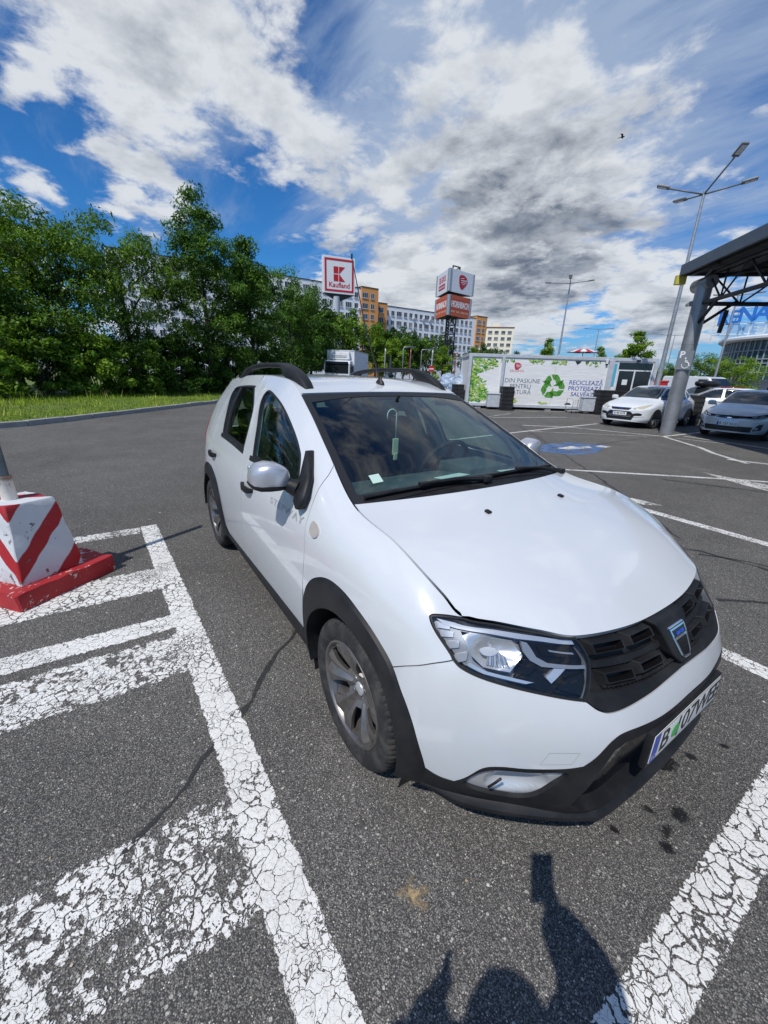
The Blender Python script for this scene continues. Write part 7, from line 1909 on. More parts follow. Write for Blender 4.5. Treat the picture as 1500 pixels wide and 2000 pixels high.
D.add('badge', [(.060 * math.cos(R(a)), .672 + .026 * math.sin(R(a))) for a in range(0, 360, 30)], 'front', .014, mat('badge_blue', (.04, .08, .30), .2, .4), ford, .03)
finish_car(ford, D, fo_sp, WCAR, 'B 48 HYR', None)
for z in (.40, .45): D.add('lower_grille_bar', [(-.40, z), (.40, z), (.40, z + .014), (-.40, z + .014)], 'front', .012, LAMPGREY, ford, .06)
for sg in (1, -1):
    mb = MB(); P0 = [(-.30, .63, 1.06), (.0, .2, 1.07)]; mb.tube([(-.40, .55 * sg + .1, 1.045), (-.36, .1 * sg + .1, 1.05)], .010, 5); mb.build('wiper', TRIMB, ford)

# silver saloon with a narrow lamp band, nose towards us
SILV = mat('silver_blue_paint', (.52, .57, .63), .25, .25, coat=.8)
to_sp = dict(x=[-3.70, -3.67, -3.55, -3.3, -2.95, -2.5, -2.0, -1.4, -.95, -.5, -.1, .25, .5, .70, .84, .92, .945],
    top=([-3.70, -3.55, -3.3, -3.0, -2.35, -1.9, -1.3, -1.05, -.22, .2, .5, .72, .86, .92, .95], [.80, 1.02, 1.07, 1.10, 1.40, 1.455, 1.465, 1.43, 1.03, .95, .88, .80, .72, .66, .58]),
    belt=([-3.7, -3.0, -2.2, -1.0, -.3, .2, .6, .84, .95], [.78, .98, .97, .95, .93, .85, .74, .66, .55]),
    w=([-3.70, -3.67, -3.55, -3.3, -2.9, -2.2, 0, .25, .5, .70, .84, .92, .945], [.5, .64, .78, .85, .88, .888, .886, .875, .84, .76, .62, .42, .28]),
    wr=([-3.7, -2.5, -1.9, -1.2, -.4], [.5, .54, .585, .59, .66]), sill=([-3.7, -3.1, -2.4, .0, .6, .95], [.30, .25, .20, .20, .20, .22]),
    wb=2.70, track=.775, wmax=.888, plate=(.965, .47, 0), paint=SILV,
    side_windows=[[(-.38, 1.0), (-.70, 1.19), (-1.08, 1.37), (-1.46, 1.39), (-1.46, 1.0)], [(-1.55, 1.0), (-1.55, 1.39), (-2.05, 1.37), (-2.35, 1.26), (-2.45, 1.04)]],
    handles=[(-1.36, .86), (-2.28, .88)], handle_m=SILV, shut=[-.44, -1.5, -2.46], gapz=.94, ws=[(-.66, 1.03), (-.38, 1.05), (.38, 1.05), (.66, 1.03), (.52, 1.385), (0, 1.41), (-.52, 1.385)], rw=[(-.5, 1.12), (.5, 1.12), (.44, 1.36), (-.44, 1.36)],
    tl=[(.45, .80), (.74, .82), (.74, .95), (.5, .93)], mirror=(-.62, .99, 1.02))
V, F = shell_car(to_sp); D = Decal(V, F)
toy = car_root('parked_car', 'silver blue saloon with slim dark lamp band parked in canopy shade', (-3.50, 15.15, 0), R(-88), V, F, SILV, GC)
glasshouse(D, toy, to_sp)
for sg in (1, -1):
    q = lambda P: [(sg * a, b) for a, b in P]
    D.add('headlight', q([(.36, .665), (.55, .66), (.74, .70), (.84, .80), (.80, .815), (.60, .735), (.38, .715)]), 'front', .005, LAMPBLACK, toy, .05)
    D.add('headlight_eye', q([(.50, .68), (.60, .685), (.62, .72), (.52, .71)]), 'front', .010, CLEARL, toy, .04); D.add('headlight_eye', q([(.64, .69), (.74, .72), (.74, .755), (.66, .735)]), 'front', .010, CLEARL, toy, .04)
    D.add('fog_lamp_recess', q([(.60, .30), (.76, .34), (.78, .52), (.70, .50), (.62, .40)]), 'front', .005, TRIMB, toy, .05)
    D.add('fog_lamp', q([(.66 + .05 * math.cos(R(a)), .38 + .04 * math.sin(R(a))) for a in range(0, 360, 45)]), 'front', .012, CLEARL, toy, .04)
D.add('upper_grille', [(-.37, .715), (.37, .715), (.37, .665), (.18, .635), (-.18, .635), (-.37, .665)], 'front', .005, TRIMB, toy, .05)
D.add('grille_chrome', [(-.37, .675), (-.12, .655), (.12, .655), (.37, .675), (.37, .688), (.12, .668), (-.12, .668), (-.37, .688)], 'front', .012, CHROME, toy, .05)
D.add('badge', [(.075 * math.cos(R(a)), .672 + .045 * math.sin(R(a))) for a in range(0, 360, 30)], 'front', .018, CHROME, toy, .03)
D.add('lower_grille', [(-.60, .42), (.60, .42), (.56, .26), (-.56, .26)], 'front', .004, TRIMB, toy, .06)
D.add('bumper_blade', [(-.62, .262), (.62, .262), (.58, .235), (-.58, .235)], 'front', .014, SILV, toy, .06)
finish_car(toy, D, to_sp, SILV, 'B 157 KLG', None)

# further cars behind: copies of the two shells in other paints
def recolour(o, m_from, m_to):
    for c in o.children:
        for i, sl_ in enumerate(c.material_slots):
            if sl_.material == m_from: sl_.link = 'OBJECT'; sl_.material = m_to
def more_car(src, m_from, col, loc, rz, label, rough=.3):
    r = dup(src, loc, rz, label, GC); m = mat('car_paint', col, rough, coat=.8); recolour(r, m_from, m); return r
for ch in list(ford.children):
    pass
redwhite = more_car(ford, WCAR, (.74, .75, .76), (-7.9, 22.3, 0), R(-160), 'white hatchback seen side-on behind the black crates, red roof markings')
mb = MB()
c_ = redwhite
rb_ = []
mb.bbox((-1.75, 0, 1.50), (.9, 1.0, .03), .01); rr_ = mb.build('red_roof_band', REDL, redwhite, True)
rbx = more_car(toy, SILV, (.10, .105, .11), (-10.0, 28.4, 0), R(-100), 'dark grey saloon with black roof box parked further back')
RB = thing('roof_box', 'long black roof box strapped on the dark grey saloon', 'roof box', (-10.0, 28.4, 0), R(-100))
loft([[(x, a, 1.64 + b) for a, b in sup(w_, h_, 3, 18)] for x, w_, h_ in ((-2.6, .10, .05), (-2.5, .26, .12), (-2.0, .36, .17), (-1.3, .38, .18), (-.8, .30, .15), (-.6, .12, .06))], 'shell', TRIMB, RB, angle=60)
mb = MB(); mb.box((-2.0, 0, 1.47), (.06, .9, .04)); mb.box((-1.2, 0, 1.47), (.06, .9, .04)); mb.build('roof_bar', DARKST, RB)
more_car(toy, SILV, (.40, .41, .42), (-6.2, 30.5, 0), R(-95), 'grey saloon parked behind the silver blue saloon')
more_car(toy, SILV, (.62, .63, .64), (-4.6, 36.5, 0), R(-100), 'pale saloon in the far row before the shrubs')
more_car(ford, WCAR, (.30, .31, .33), (-7.2, 37.5, 0), R(-80), 'mid grey hatchback in the far row before the shrubs')
more_car(ford, WCAR, (.05, .05, .055), (-10.4, 34.0, 0), R(-90), 'black hatchback in front of the white van')
more_car(toy, SILV, (.02, .02, .022), (-2.0, 29.5, 0), R(-95), 'black saloon half hidden behind the silver blue saloon')
# vans
def van(label, loc, rz, m, L_=5.0, H_=2.2, W_=1.95, name='van', group=None):
    o = thing(name, label, 'van', loc, rz, group)
    prof = [(-L_ + .9, .42), (-L_ + .86, 1.2), (-L_ + 1.0, H_ - .06), (-L_ + 1.1, H_), (-1.0, H_), (-.75, H_ - .08), (-.15, 1.35), (.65, 1.08), (.88, .85), (.92, .42)]
    mb = MB(); mb.prism([(x, z) for x, z in prof], 1, -W_ / 2, W_ / 2); b_ = mb.build('body', m, o); md = b_.modifiers.new('edge', 'BEVEL'); md.width = .07; md.segments = 3; md.limit_method = 'ANGLE'; md.angle_limit = R(20)
    mb = MB(); mb.add([(-.70, -W_ * .43, H_ - .14), (-.70, W_ * .43, H_ - .14), (-.13, W_ * .46, 1.38), (-.13, -W_ * .46, 1.38)], [(0, 1, 2, 3)]); w_ = mb.build('windscreen', CARGL, o, fix=False); w_.location = (.035, 0, .03)
    for sg in (1, -1):
        mb = MB(); mb.prism([(-.35, 1.30), (-.85, H_ - .2), (-1.5, H_ - .2), (-1.5, 1.28)], 1, sg * W_ / 2 - .002, sg * W_ / 2 + .006); mb.build('side_window', CARGL, o)
        mb = MB(); mb.bbox((-.45, sg * (W_ / 2 + .14), 1.4), (.12, .2, .3), .04); mb.build('mirror', TRIMB, o)
        mb = MB(); mb.bbox((.86, sg * W_ * .36, .82), (.10, .30, .22), .03); mb.build('headlight', CLEARL, o)
        for x in (0, -L_ + 1.9):
            w = link(bpy.data.objects.new('wheel', ST_), o); w.location = (x, sg * (W_ / 2 - .12), .318); w.rotation_euler = (0, 0, 0 if sg < 0 else math.pi); link(bpy.data.objects.new('rim', SR_), w)
    mb = MB(); mb.bbox((.90, 0, .52), (.12, W_ * .96, .26), .04); mb.build('bumper', TRIMB, o)
    return o
YEL = mat('yellow_paint', (.70, .42, .02), .35, coat=.5)
van('white box van parked beyond the cars, left of the round shrub', (-11.0, 37.2, 0), R(-14), WCAR, 5.4, 2.15)
van('yellow van at the right edge behind the silver blue saloon', (-6.6, 33.2, 0), R(-90), YEL, 4.6, 2.0, 1.8)
van('yellow van glimpsed just right of the round pillar', (-14.6, 39.0, 0), R(-60), YEL, 4.6, 2.15, 1.8)

# ------------------------------------------------------------------ refrigerated truck
tk = thing('truck', 'white refrigerated box truck with a dark windscreen and roof cooling unit', 'truck', (-31.0, 14.8, 0), math.atan2(-1.5 - 14.8, 1.17 + 31.0) + R(-16))
mb = MB(); mb.bbox((-4.1, 0, 2.15), (5.8, 2.45, 2.45), .03); bx2 = mb.build('cargo_box', WHITEP, tk)
for z in (.98, 3.32):
    mb = MB(); mb.bbox((-4.1, 0, z), (5.84, 2.49, .10), .01); mb.build('box_rail', GREYP, bx2)
mb = MB(); mb.bbox((-1.02, 0, 2.92), (.42, 1.75, .62), .06); mb.bbox((-.82, 0, 2.78), (.06, 1.30, .05), .01, m=1); mb.bbox((-.82, 0, 2.90), (.06, 1.30, .05), .01, m=1); mb.bbox((-.95, 0, 2.55), (.3, 1.5, .12), .03, m=1); mb.build('cooling_unit', [WHITEP, LAMPGREY], tk)
mb = MB(); mb.prism([(-1.15, .55), (-1.15, 2.42), (-.95, 2.55), (-.25, 2.50), (-.02, 2.30), (.12, 1.45), (.14, .55)], 1, -1.12, 1.12); cab2 = mb.build('cab', WCAR, tk); md = cab2.modifiers.new('edge', 'BEVEL'); md.width = .07; md.segments = 3; md.limit_method = 'ANGLE'; md.angle_limit = R(15)
mb = MB(); mb.add([(.005, -1.0, 2.22), (.005, 1.0, 2.22), (.125, 1.02, 1.50), (.125, -1.02, 1.50)], [(0, 1, 2, 3)]); w_ = mb.build('windscreen', CARGL, tk, fix=False); w_.location = (.035, 0, .0)
mb = MB(); mb.bbox((.06, 0, 2.32), (.10, 2.0, .20), .03); mb.build('sun_visor', mat('visor_blue_black', (.015, .02, .035), .2), tk)
mb = MB(); mb.bbox((.15, 0, .75), (.14, 2.3, .42), .05); mb.build('bumper', LAMPGREY, tk)
mb = MB(); mb.bbox((.16, 0, 1.18), (.04, 1.5, .28), .02); mb.build('grille', TRIMB, tk)
for sg in (1, -1):
    mb = MB(); mb.prism([(-.10, 1.5), (-.22, 2.2), (-.85, 2.2), (-.85, 1.5)], 1, sg * 1.118, sg * 1.126); mb.build('side_window', CARGL, tk)
    mb = MB(); mb.bbox((.02, sg * 1.36, 1.85), (.10, .18, .48), .03); mb.tube([(0, sg * 1.12, 2.1), (.02, sg * 1.34, 2.05)], .02, 6); mb.build('mirror', TRIMB, tk)
    mb = MB(); mb.bbox((.20, sg * .88, .78), (.06, .36, .2), .03); mb.build('headlight', CLEARL, tk)
    for x in (-.45, -5.2):
        w = link(bpy.data.objects.new('wheel', ST_), tk); w.location = (x, sg * 1.0, .48); w.scale = (1.5, 1.5, 1.5); w.rotation_euler = (0, 0, 0 if sg < 0 else math.pi); link(bpy.data.objects.new('rim', SR_), w)
mb = MB(); mb.box((-3.4, 0, .75), (6.6, .9, .25)); mb.build('chassis', DARKST, tk)
mb = MB(); mb.box((-6.3, 1.232, 2.5), (.5, .01, .22)); mb.build('box_marking', GREYP, tk)
"""end vehicles"""

# ------------------------------------------------------------------ flags, parasols, road sign
GF_ = 'feather flags before the trees'
def flag(label, loc, h, m, w=.55, rz=0.):
    o = thing('feather_flag', label, 'flag', loc, rz, GF_)
    mb = MB(); mb.tube([(0, 0, 0), (0, 0, h * .9), (.05, 0, h)], .025, 6); mb.build('pole', GALV, o, True)
    n = 9; V = []; rows = 10
    for i in range(rows + 1):
        f = i / rows; z = h * (.28 + .70 * f); ww = w * math.sin(math.pi * min(1, .12 + f * .86)) ** .8
        for j in range(5): V.append((ww * j / 4, .05 * math.sin(j * 1.3 + i * .5), z))
    mb = MB(); mb.add(V, [(i * 5 + j, i * 5 + j + 1, i * 5 + j + 6, i * 5 + j + 5) for i in range(rows) for j in range(4)]); s_ = mb.build('cloth', m, o, True, fix=False); md = s_.modifiers.new('cloth', 'SOLIDIFY'); md.thickness = .008
    return o
CLOTHW = mat('white_cloth', (.72, .70, .70), .8); CLOTHR = mat('red_cloth', (.50, .03, .035), .8)
flag('white feather flag with a red edge right of the white truck', (-36.4, 23.2, 0), 4.1, CLOTHW, .40, R(150))
flag('red feather flag in the middle of the row', (-34.9, 25.4, 0), 4.1, CLOTHR, .42, R(150))
flag('white feather flag beside the lattice mast', (-33.5, 27.2, 0), 4.1, CLOTHW, .22, R(150))
flag('slim red feather flag right of the lattice mast', (-32.3, 29.4, 0), 3.9, CLOTHR, .16, R(150))
GP_ = 'closed parasols before the trees'
for x, y, h, lab in ((-36.1, 23.7, 3.4, 'closed dark parasol next to the white feather flag'), (-34.6, 26.9, 2.6, 'low closed dark parasol between the red flag and the mast')):
    o = thing('closed_parasol', lab, 'parasol', (x, y, 0), 0, GP_)
    mb = MB(); mb.tube([(0, 0, 0), (0, 0, h)], .03, 8); mb.build('pole', GALV, o, True)
    mb = MB(); mb.lathe([(0, h), (.05, h - .05), (.16, h * .72), (.22, h * .45), (.14, h * .36), (0, h * .36)], 12); mb.build('canopy', mat('dark_canvas', (.035, .04, .055), .85), o, True)
o = thing('no_entry_sign', 'red no entry disc with white bar on a thin post', 'road sign', (-33.3, 27.0, 0), math.atan2(-28.5, 34.5))
mb = MB(); mb.tube([(0, 0, 0), (0, 0, 2.5)], .03, 8); mb.build('post', GALV, o, True)
mb = MB(); mb.lathe([(0, .04), (.30, .04), (.30, .06), (0, .06)], 28, axis='X', T=Matrix.Translation((0, 0, 2.2))); dsc = mb.build('disc', REDS, o)
mb = MB(); mb.box((.066, 0, 2.2), (.008, .44, .10)); mb.build('bar', WHITES, dsc)
o = thing('parasol', 'red and white striped parasol top showing over the cabin roof', 'parasol', (-19.0, 30.8, 0))
mb = MB(); n = 16; V = [(0, 0, 4.0)] + [(1.25 * r_ * math.cos(2 * math.pi * i / n), 1.25 * r_ * math.sin(2 * math.pi * i / n), 4.0 - .30 * r_ ** 1.6) for r_ in (.5, 1.) for i in range(n)]
mb.add(V, [(0, 1 + i, 1 + (i + 1) % n) for i in range(n)] + [(1 + i, 1 + n + i, 1 + n + (i + 1) % n, 1 + (i + 1) % n) for i in range(n)]); mb.M = [i % 2 for i in range(n)] * 2; mb.build('canopy', [CLOTHR, CLOTHW], o, fix=False)
mb = MB(); mb.tube([(0, 0, 0), (0, 0, 3.98)], .03, 8); mb.build('pole', GALV, o, True)

# ------------------------------------------------------------------ crates, bag heaps, cage, bin
CRATE = mat('black_crate_plastic', **vary((.022, .022, .024), .3, 6, .6))
def crate_mesh(w, d, h):
    mb = MB(); t = .03
    for z in (0, h - .04): 
        mb.box((0, -d / 2 + t / 2, z + .02), (w, t, .04)); mb.box((0, d / 2 - t / 2, z + .02), (w, t, .04)); mb.box((-w / 2 + t / 2, 0, z + .02), (t, d - 2 * t, .04)); mb.box((w / 2 - t / 2, 0, z + .02), (t, d - 2 * t, .04))
    nx, nz = 9, 4
    for sgn, L_, ax in ((-1, w, 0), (1, w, 0), (-1, d, 1), (1, d, 1)):
        k = nx if ax == 0 else 7
        for i in range(k + 1):
            u_ = -L_ / 2 + .02 + (L_ - .04) * i / k
            if ax == 0: mb.box((u_, sgn * (d / 2 - .012), h / 2), (.022, .014, h - .08))
            else: mb.box((sgn * (w / 2 - .012), u_, h / 2), (.014, .022, h - .08))
        for j in range(1, nz):
            z = h * j / nz
            if ax == 0: mb.box((0, sgn * (d / 2 - .014), z), (L_ - .06, .012, .016))
            else: mb.box((sgn * (w / 2 - .014), 0, z), (.012, L_ - .06, .016))
    mb.box((0, 0, h / 2), (w - .08, d - .08, h - .02)); o = mb.build('folding_crate', CRATE); me = o.data; bpy.data.objects.remove(o); return me
CM_ = crate_mesh(.58, .78, .19)
def crate_stack(x, y, n, rz, where):
    rnd = random.Random(int(x * 10))
    nth = {0: 'lowest crate', n - 1: 'top crate'}
    for i in range(n):
        o = link(bpy.data.objects.new('folding_crate', CM_)); o.location = (x + rnd.uniform(-.01, .01), y + rnd.uniform(-.01, .01), .004 + i * .193); o.rotation_euler = (0, 0, rz + rnd.uniform(-.02, .02))
        nm = nth.get(i) or ('second', 'third', 'fourth', 'fifth', 'sixth')[i - 1] + ' crate up'
        tag(o, 'black folding crate, %s, stack %s' % (nm, where), 'crate', 'stacked black folding crates')
rz_ = math.atan2(.808, .59)
crate_stack(-13.15, 15.40, 6, rz_, 'before the green slogan wall')
crate_stack(-15.75, 14.45, 6, rz_, 'left of the cabin by the bag heaps'); crate_stack(-16.6, 14.0, 5, rz_, 'half behind the left roof rail')
crate_stack(-10.05, 18.75, 6, rz_, 'before the blue slogan at right'); crate_stack(-9.7, 19.6, 6, rz_, 'nearest the cabin door')
crate_stack(-5.95, 18.25, 6, R(10), 'right of the round pillar')
def grey_bin(label, x, y):
    o = thing('grey_bin', label, 'bin', (x, y, 0), rz_)
    mb = MB(); mb.bbox((0, 0, .46), (.62, .5, .68), .03); mb.build('body', GREYP, o)
    mb = MB(); mb.bbox((0, 0, .79), (.68, .56, .06), .015); mb.build('rim', GREYP, o)
    for a in (-.25, .25): mb = MB(); mb.box((a, 0, .06), (.08, .46, .12)); mb.build('foot', TRIMB, o)
grey_bin('low grey plastic bin left of the crates before the slogan wall', -13.75, 15.1)
grey_bin('grey plastic bin left of the right-hand crates before the cabin', -10.55, 18.45)
o = thing('wire_trolley', 'empty wire roll cage trolley leaning before the blue slogan', 'trolley', (-10.95, 18.1, 0), rz_ + .2)
for a in (-.32, .32):
    mb = MB(); mb.tube([(a, -.2, .08), (a, -.25, .62), (a, -.1, .70), (a, .3, .70), (a, .35, .10)], .012, 6); mb.build('frame', GALV, o, True)
mb = MB()
for k in range(6): mb.tube([(-.32, -.25 + .01 * k, .12 + .1 * k), (.32, -.25 + .01 * k, .12 + .1 * k)], .006, 4); mb.tube([(-.32 + .128 * k, -.2, .1), (-.32 + .128 * k, -.24, .66)], .006, 4)
mb.build('wire_side', GALV, o); mb = MB(); mb.box((0, .08, .10), (.66, .56, .03)); mb.build('floor', GALV, o)
for a in (-.28, .28):
    for b in (-.16, .3): mb = MB(); mb.lathe([(0, -.015), (.045, -.015), (.045, .015), (0, .015)], 12, axis='X', T=Matrix.Translation((a, b, .045))); mb.build('castor', TRIMB, o)
rb2 = thing('red_container', 'small red container beside the cabin behind the white hatchback', 'container', (-10.7, 25.9, 0), .3)
mb = MB(); mb.bbox((0, 0, .9), (.75, .6, 1.5), .03); mb.build('body', mat('red_plastic', (.55, .02, .02), .4), rb2); mb = MB(); mb.bbox((0, 0, 1.68), (.82, .66, .10), .02); mb.build('lid', CLOTHR, rb2)
# heaps of clear bags with bottles, each bag a lump of its own
BAGS = [mat('clear_bag_%s' % n, build=lambda t, b, c=c: (t.put(b.inputs['Base Color'], t.mix(t.smooth(t.vor(t.coord('Object'), 11), .15, .5), c4(c), (.30, .38, .50, 1))), t.put(b.inputs['Roughness'], .25), t.put(b.inputs['Normal'], t.bump(t.noise(t.coord('Object'), 14, 5, .7), .9, .03)))) for n, c in (('white', (.68, .70, .72)), ('blue', (.36, .50, .66)))]
def bag_mesh(seed, m):
    from mathutils import noise as mn
    bm = bmesh.new(); bmesh.ops.create_icosphere(bm, subdivisions=3, radius=.42)
    for v in bm.verts: v.co = Vector((v.co.x * 1.1, v.co.y, v.co.z * .72)) * (1 + .20 * mn.noise(v.co * 4 + Vector((seed, 0, 0))) + .10 * mn.noise(v.co * 11 + Vector((0, seed, 0))))
    me = bpy.data.meshes.new('bag'); bm.to_mesh(me); bm.free(); me.materials.append(m); me.polygons.foreach_set('use_smooth', [True] * len(me.polygons)); return me
BG = [bag_mesh(i, BAGS[i % 2]) for i in range(4)]
rnd = random.Random(8); k_ = 0
for cx, cy, n, R_, hmax in ((-18.3, 16.1, 26, 1.35, 1.75), (-17.0, 15.9, 22, 1.0, 1.75)):
    for i in range(n):
        a = rnd.uniform(0, 6.283); f = i / n; r_ = R_ * (1 - f) ** .7 * rnd.uniform(.2, 1)
        o = link(bpy.data.objects.new('bottle_bag', BG[k_ % 4])); o.location = (cx + r_ * math.cos(a), cy + r_ * math.sin(a), .28 + f * (hmax - .55)); o.rotation_euler = (rnd.uniform(-.3, .3), rnd.uniform(-.3, .3), rnd.uniform(0, 6)); k_ += 1
        tag(o, '%s bag of bottles lying in the %s heap left of the cabin' % (('pale clear', 'bluish clear')[(k_ - 1) % 2], 'larger left' if n > 24 else 'smaller right'), 'bag', 'bags of bottles heaped by the cabin')

# ------------------------------------------------------------------ things in the white car
tag(lay('paper_sheet', 'white paper sheet lying in the middle of the dashboard behind the windscreen', 'paper', [(-.42, -.05, 1.046), (-.44, .16, 1.047), (-.53, .16, 1.036), (-.51, -.05, 1.035)], PAPER), kind='thing')
lay('paper_sheet', 'white paper sheet on the dashboard in front of the steering wheel', 'paper', [(-.33, .36, 1.058), (-.32, .62, 1.056), (-.40, .64, 1.05), (-.43, .38, 1.05)], PAPER)
o = thing('air_freshener', 'pale hanging freshener on a looped cord under the rear-view mirror', 'air freshener', (-.975, .0, 1.17))
n = 16; mb = MB(); mb.tube([(.0, .0, .02)] + [(0, -.035 + .035 * math.cos(R(180 * i / n)), .17 + .035 * math.sin(R(180 * i / n))) for i in range(n + 1)] + [(0, -.07, .14)], .004, 5); mb.build('cord', PAPER, o, True)
mb = MB(); mb.bbox((0, 0, -.035), (.012, .045, .11), .006); mb.bbox((.004, .0, -.10), (.012, .03, .05), .006); mb.build('tag', mat('pale_yellow_card', (.62, .60, .42), .6), o)

# ------------------------------------------------------------------ bird
o = thing('bird', 'small dark bird gliding in front of the clouds', 'bird', (-20.0, 32.4, 18.35), R(20))
body = [[(x, a, b) for a, b in sup(r_, r_ * .9, 2, 10)] for x, r_ in ((-.16, .01), (-.08, .035), (0, .05), (.08, .045), (.13, .03), (.17, .008))]
loft(body, 'body', TRIMB, o)
for sg in (1, -1):
    mb = MB(); mb.add([(.06, sg * .03, .01), (-.05, sg * .03, .0), (-.06, sg * .16, .10), (.07, sg * .17, .11), (-.10, sg * .36, .06), (-.02, sg * .38, .06)], [(0, 1, 2, 3), (3, 2, 4, 5)]); w_ = mb.build('wing', TRIMB, o, fix=False); md = w_.modifiers.new('t', 'SOLIDIFY'); md.thickness = .012
mb = MB(); mb.add([(-.14, -.02, 0), (-.14, .02, 0), (-.27, .05, 0), (-.27, -.05, 0)], [(0, 1, 2, 3)]); w_ = mb.build('tail', TRIMB, o, fix=False); md = w_.modifiers.new('t', 'SOLIDIFY'); md.thickness = .01

# ------------------------------------------------------------------ the photographer, standing behind the camera with the phone held up
ph = thing('person', 'person in dark clothes standing behind the view, one raised hand holding up a phone', 'person', (0, 0, 0))
def skin_body(name, verts, edges, rad, m, parent, root=0, sub=2):
    me = bpy.data.meshes.new(name); me.from_pydata(verts, edges, []); me.materials.append(m); o = link(bpy.data.objects.new(name, me), parent)
    o.modifiers.new('skin', 'SKIN'); sv = me.skin_vertices[0].data
    for v, r_ in zip(sv, rad): v.radius = (r_, r_) if not isinstance(r_, tuple) else r_; v.use_root = False
    sv[root].use_root = True; s = o.modifiers.new('sub', 'SUBSURF'); s.levels = s.render_levels = sub; me.polygons.foreach_set('use_smooth', [True] * len(me.polygons)) if len(me.polygons) else None
    return o
SKIN = mat('skin', **vary((.50, .30, .21), .08, 12, .5)); JACK = mat('dark_jacket', **vary((.03, .032, .04), .25, 9, .85, .4, 90)); TROU = mat('dark_trousers', **vary((.035, .04, .06), .2, 9, .9, .4, 120)); SHOE = mat('dark_shoes', (.02, .02, .02), .6); HAIR = mat('dark_hair', (.02, .013, .008), .5)
camp = Vector((1.1730, -1.5145, 1.5877)); fw = Vector((-.83, .557, 0)); rt = Vector((.557, .83, 0))
hd = Vector((1.415, -1.965, 0)); up_ = Vector((0, 0, 1))
def at_(r_, f_, z): return tuple(hd + rt * r_ + fw * f_ + up_ * z)
hr = camp - _u * .105 - _f * .050 + _r * .012; el_r = Vector((1.385, -1.455, 1.30)); sh_r = Vector(at_(.20, .0, 1.43))
hl = Vector((1.155, -1.825, 1.25)); el_l = Vector((1.235, -1.94, 1.05)); sh_l = Vector(at_(-.20, .0, 1.43))
bodyV = [at_(0, -.04, .95), at_(0, -.03, 1.12), at_(0, -.02, 1.30), at_(0, -.02, 1.44), at_(0, 0, 1.52), at_(0, .02, 1.60), at_(0, .02, 1.70),
         tuple(sh_r), tuple(el_r), tuple(hr + (el_r - hr) * .14), tuple(sh_l), tuple(el_l), tuple(hl - (el_l - hl) * .12),
         at_(.10, -.04, .88), at_(.12, -.02, .50), at_(.13, -.05, .09), at_(-.10, -.04, .88), at_(-.12, .0, .50), at_(-.13, -.03, .09)]
bodyE = [(0, 1), (1, 2), (2, 3), (3, 4), (4, 5), (5, 6), (3, 7), (7, 8), (8, 9), (3, 10), (10, 11), (11, 12), (0, 13), (13, 14), (14, 15), (0, 16), (16, 17), (17, 18)]
skin_body('body', bodyV, bodyE, [.14, .13, .145, .10, .055, .085, .075, .062, .050, .034, .062, .046, .034, .085, .058, .040, .085, .058, .040], SKIN, ph)
j = [0, 1, 2, 3, 7, 8, 9, 10, 11, 12]; ji = {a: i for i, a in enumerate(j)}
skin_body('jacket', [bodyV[a] for a in j], [(ji[a], ji[b]) for a, b in bodyE if a in ji and b in ji], [.18, .18, .21, .185, .14, .10, .055, .14, .09, .052], JACK, ph)
j = [0, 13, 14, 15, 16, 17, 18]; ji = {a: i for i, a in enumerate(j)}
skin_body('trousers', [bodyV[a] for a in j], [(ji[a], ji[b]) for a, b in bodyE if a in ji and b in ji], [.155, .100, .075, .060, .100, .075, .060], TROU, ph)
for sg in (1, -1):
    loft([[tuple(Vector(at_(sg * .13, f_, .01 + h_)) + rt * a + up_ * b) for a, b in sup(w_, h_, 2.8, 14)] for f_, w_, h_ in ((-.13, .03, .04), (-.09, .042, .055), (0, .045, .05), (.08, .05, .038), (.14, .04, .028), (.17, .015, .015))], 'shoe', SHOE, ph, angle=60)
mb = MB(); mb.lathe([(0, .14), (.06, .128), (.098, .085), (.108, .03), (.100, -.03), (.085, -.06)], 20, T=Matrix.Translation(Vector(at_(0, -.01, 1.64)))); mb.build('hair', HAIR, ph, True)
mb = MB(); mb.tube([at_(0, .105, 1.665), at_(0, .125, 1.635), at_(0, .112, 1.622)], [.012, .016, .012], 8); mb.build('nose', SKIN, ph, True)
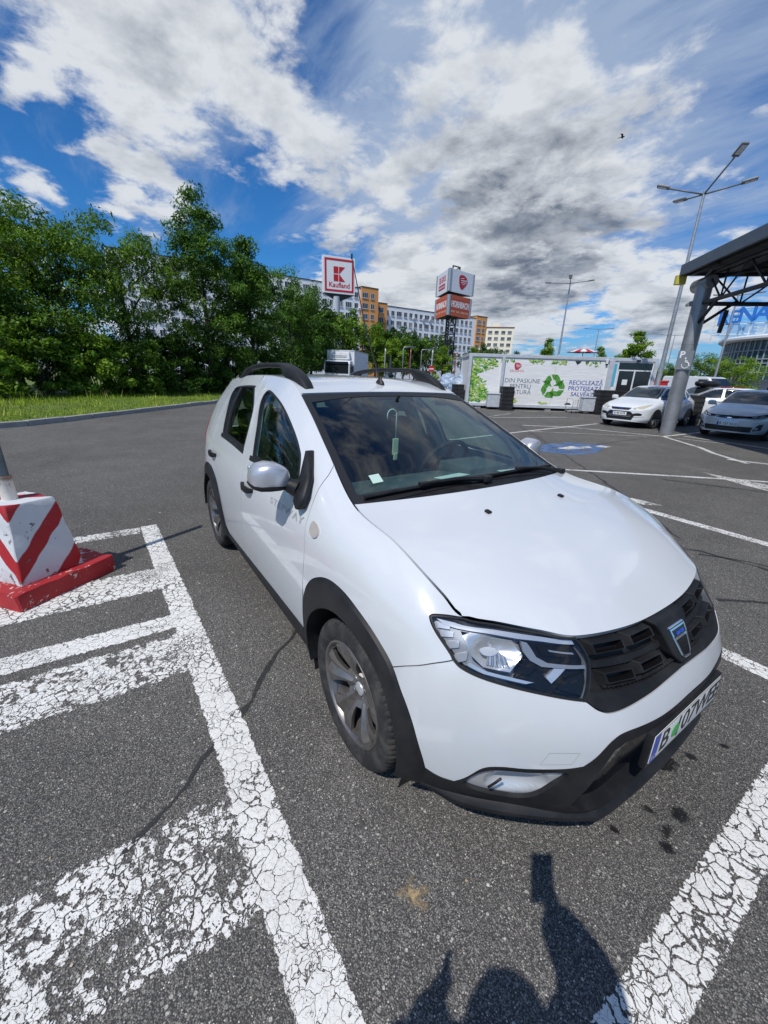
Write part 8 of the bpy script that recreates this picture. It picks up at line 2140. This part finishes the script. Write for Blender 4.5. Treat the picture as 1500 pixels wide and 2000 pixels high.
for sg in (1, -1):
    mb = MB(); mb.lathe([(0, .013), (.010, .008), (.013, 0), (.010, -.008), (0, -.013)], 12, T=Matrix.Translation(Vector(at_(sg * .033, .088, 1.675)))); mb.build('eye', WHITES, ph, True)
    mb = MB(); mb.lathe([(0, .032), (.014, .02), (.017, 0), (.012, -.02), (0, -.03)], 10, T=Matrix.Translation(Vector(at_(sg * .092, .0, 1.655)))); mb.build('ear', SKIN, ph, True)
mb = MB(); mb.tube([at_(-.025, .098, 1.597), at_(0, .105, 1.595), at_(.025, .098, 1.597)], [.005, .009, .005], 6); mb.build('mouth', mat('lips', (.42, .16, .14), .5), ph, True)
def hand(base, tip_dir, palm_n, side, curl, thumb_s, name='hand'):
    """palm and five separate fingers, grown from the wrist"""
    d = Vector(tip_dir).normalized(); n_ = Vector(palm_n); n_ = (n_ - d * n_.dot(d)).normalized(); s = d.cross(n_) * side
    W = Vector(base); V = [tuple(W), tuple(W + d * .045), tuple(W + d * .082)]; E = [(0, 1), (1, 2)]; rr = [(.028, .030), (.022, .042), (.019, .044)]
    o = skin_body(name, V, E, rr, SKIN, ph, 0, 2)
    for i, (off, L_) in enumerate(((-.030, .068), (-.010, .078), (.010, .073), (.029, .058))):
        k0 = W + d * .070 + s * off; pts = [k0]; dr_ = d.copy()
        for q in range(3): dr_ = (dr_ + n_ * curl).normalized(); pts.append(pts[-1] + dr_ * L_ * (.44, .32, .26)[q])
        skin_body('finger', [tuple(p) for p in pts], [(0, 1), (1, 2), (2, 3)], [.0095, .009, .008, .0065], SKIN, o)
    t0 = W + d * .025 - s * .030; td = (d * .55 - s * .7 + n_ * thumb_s).normalized(); t1 = t0 + td * .040; td2 = (td + d * .5 + n_ * thumb_s).normalized()
    skin_body('thumb', [tuple(t0), tuple(t1), tuple(t1 + td2 * .030), tuple(t1 + td2 * .052)], [(0, 1), (1, 2), (2, 3)], [.012, .011, .010, .008], SKIN, o); return o
wr_r = hr + (el_r - hr) * .16
hand(wr_r, _u * .9 + (hr - wr_r) * .2, -_r * .9 - _f * .1, -1, .55, .4)
hand(hl, up_, Vector((SUN.y, -SUN.x, 0)), -1, .06, .1)
pc = camp - _u * .055 - _f * .022 + _r * .02
mb = MB(); mb.bbox((0, 0, 0), (.075, .158, .0085), .003, T=frame(pc, _r, _u)); tag(mb.build('phone', GLOSSB, None, True, 40), 'black phone held upright in the raised hand, casting the square top of the shadow', 'phone')
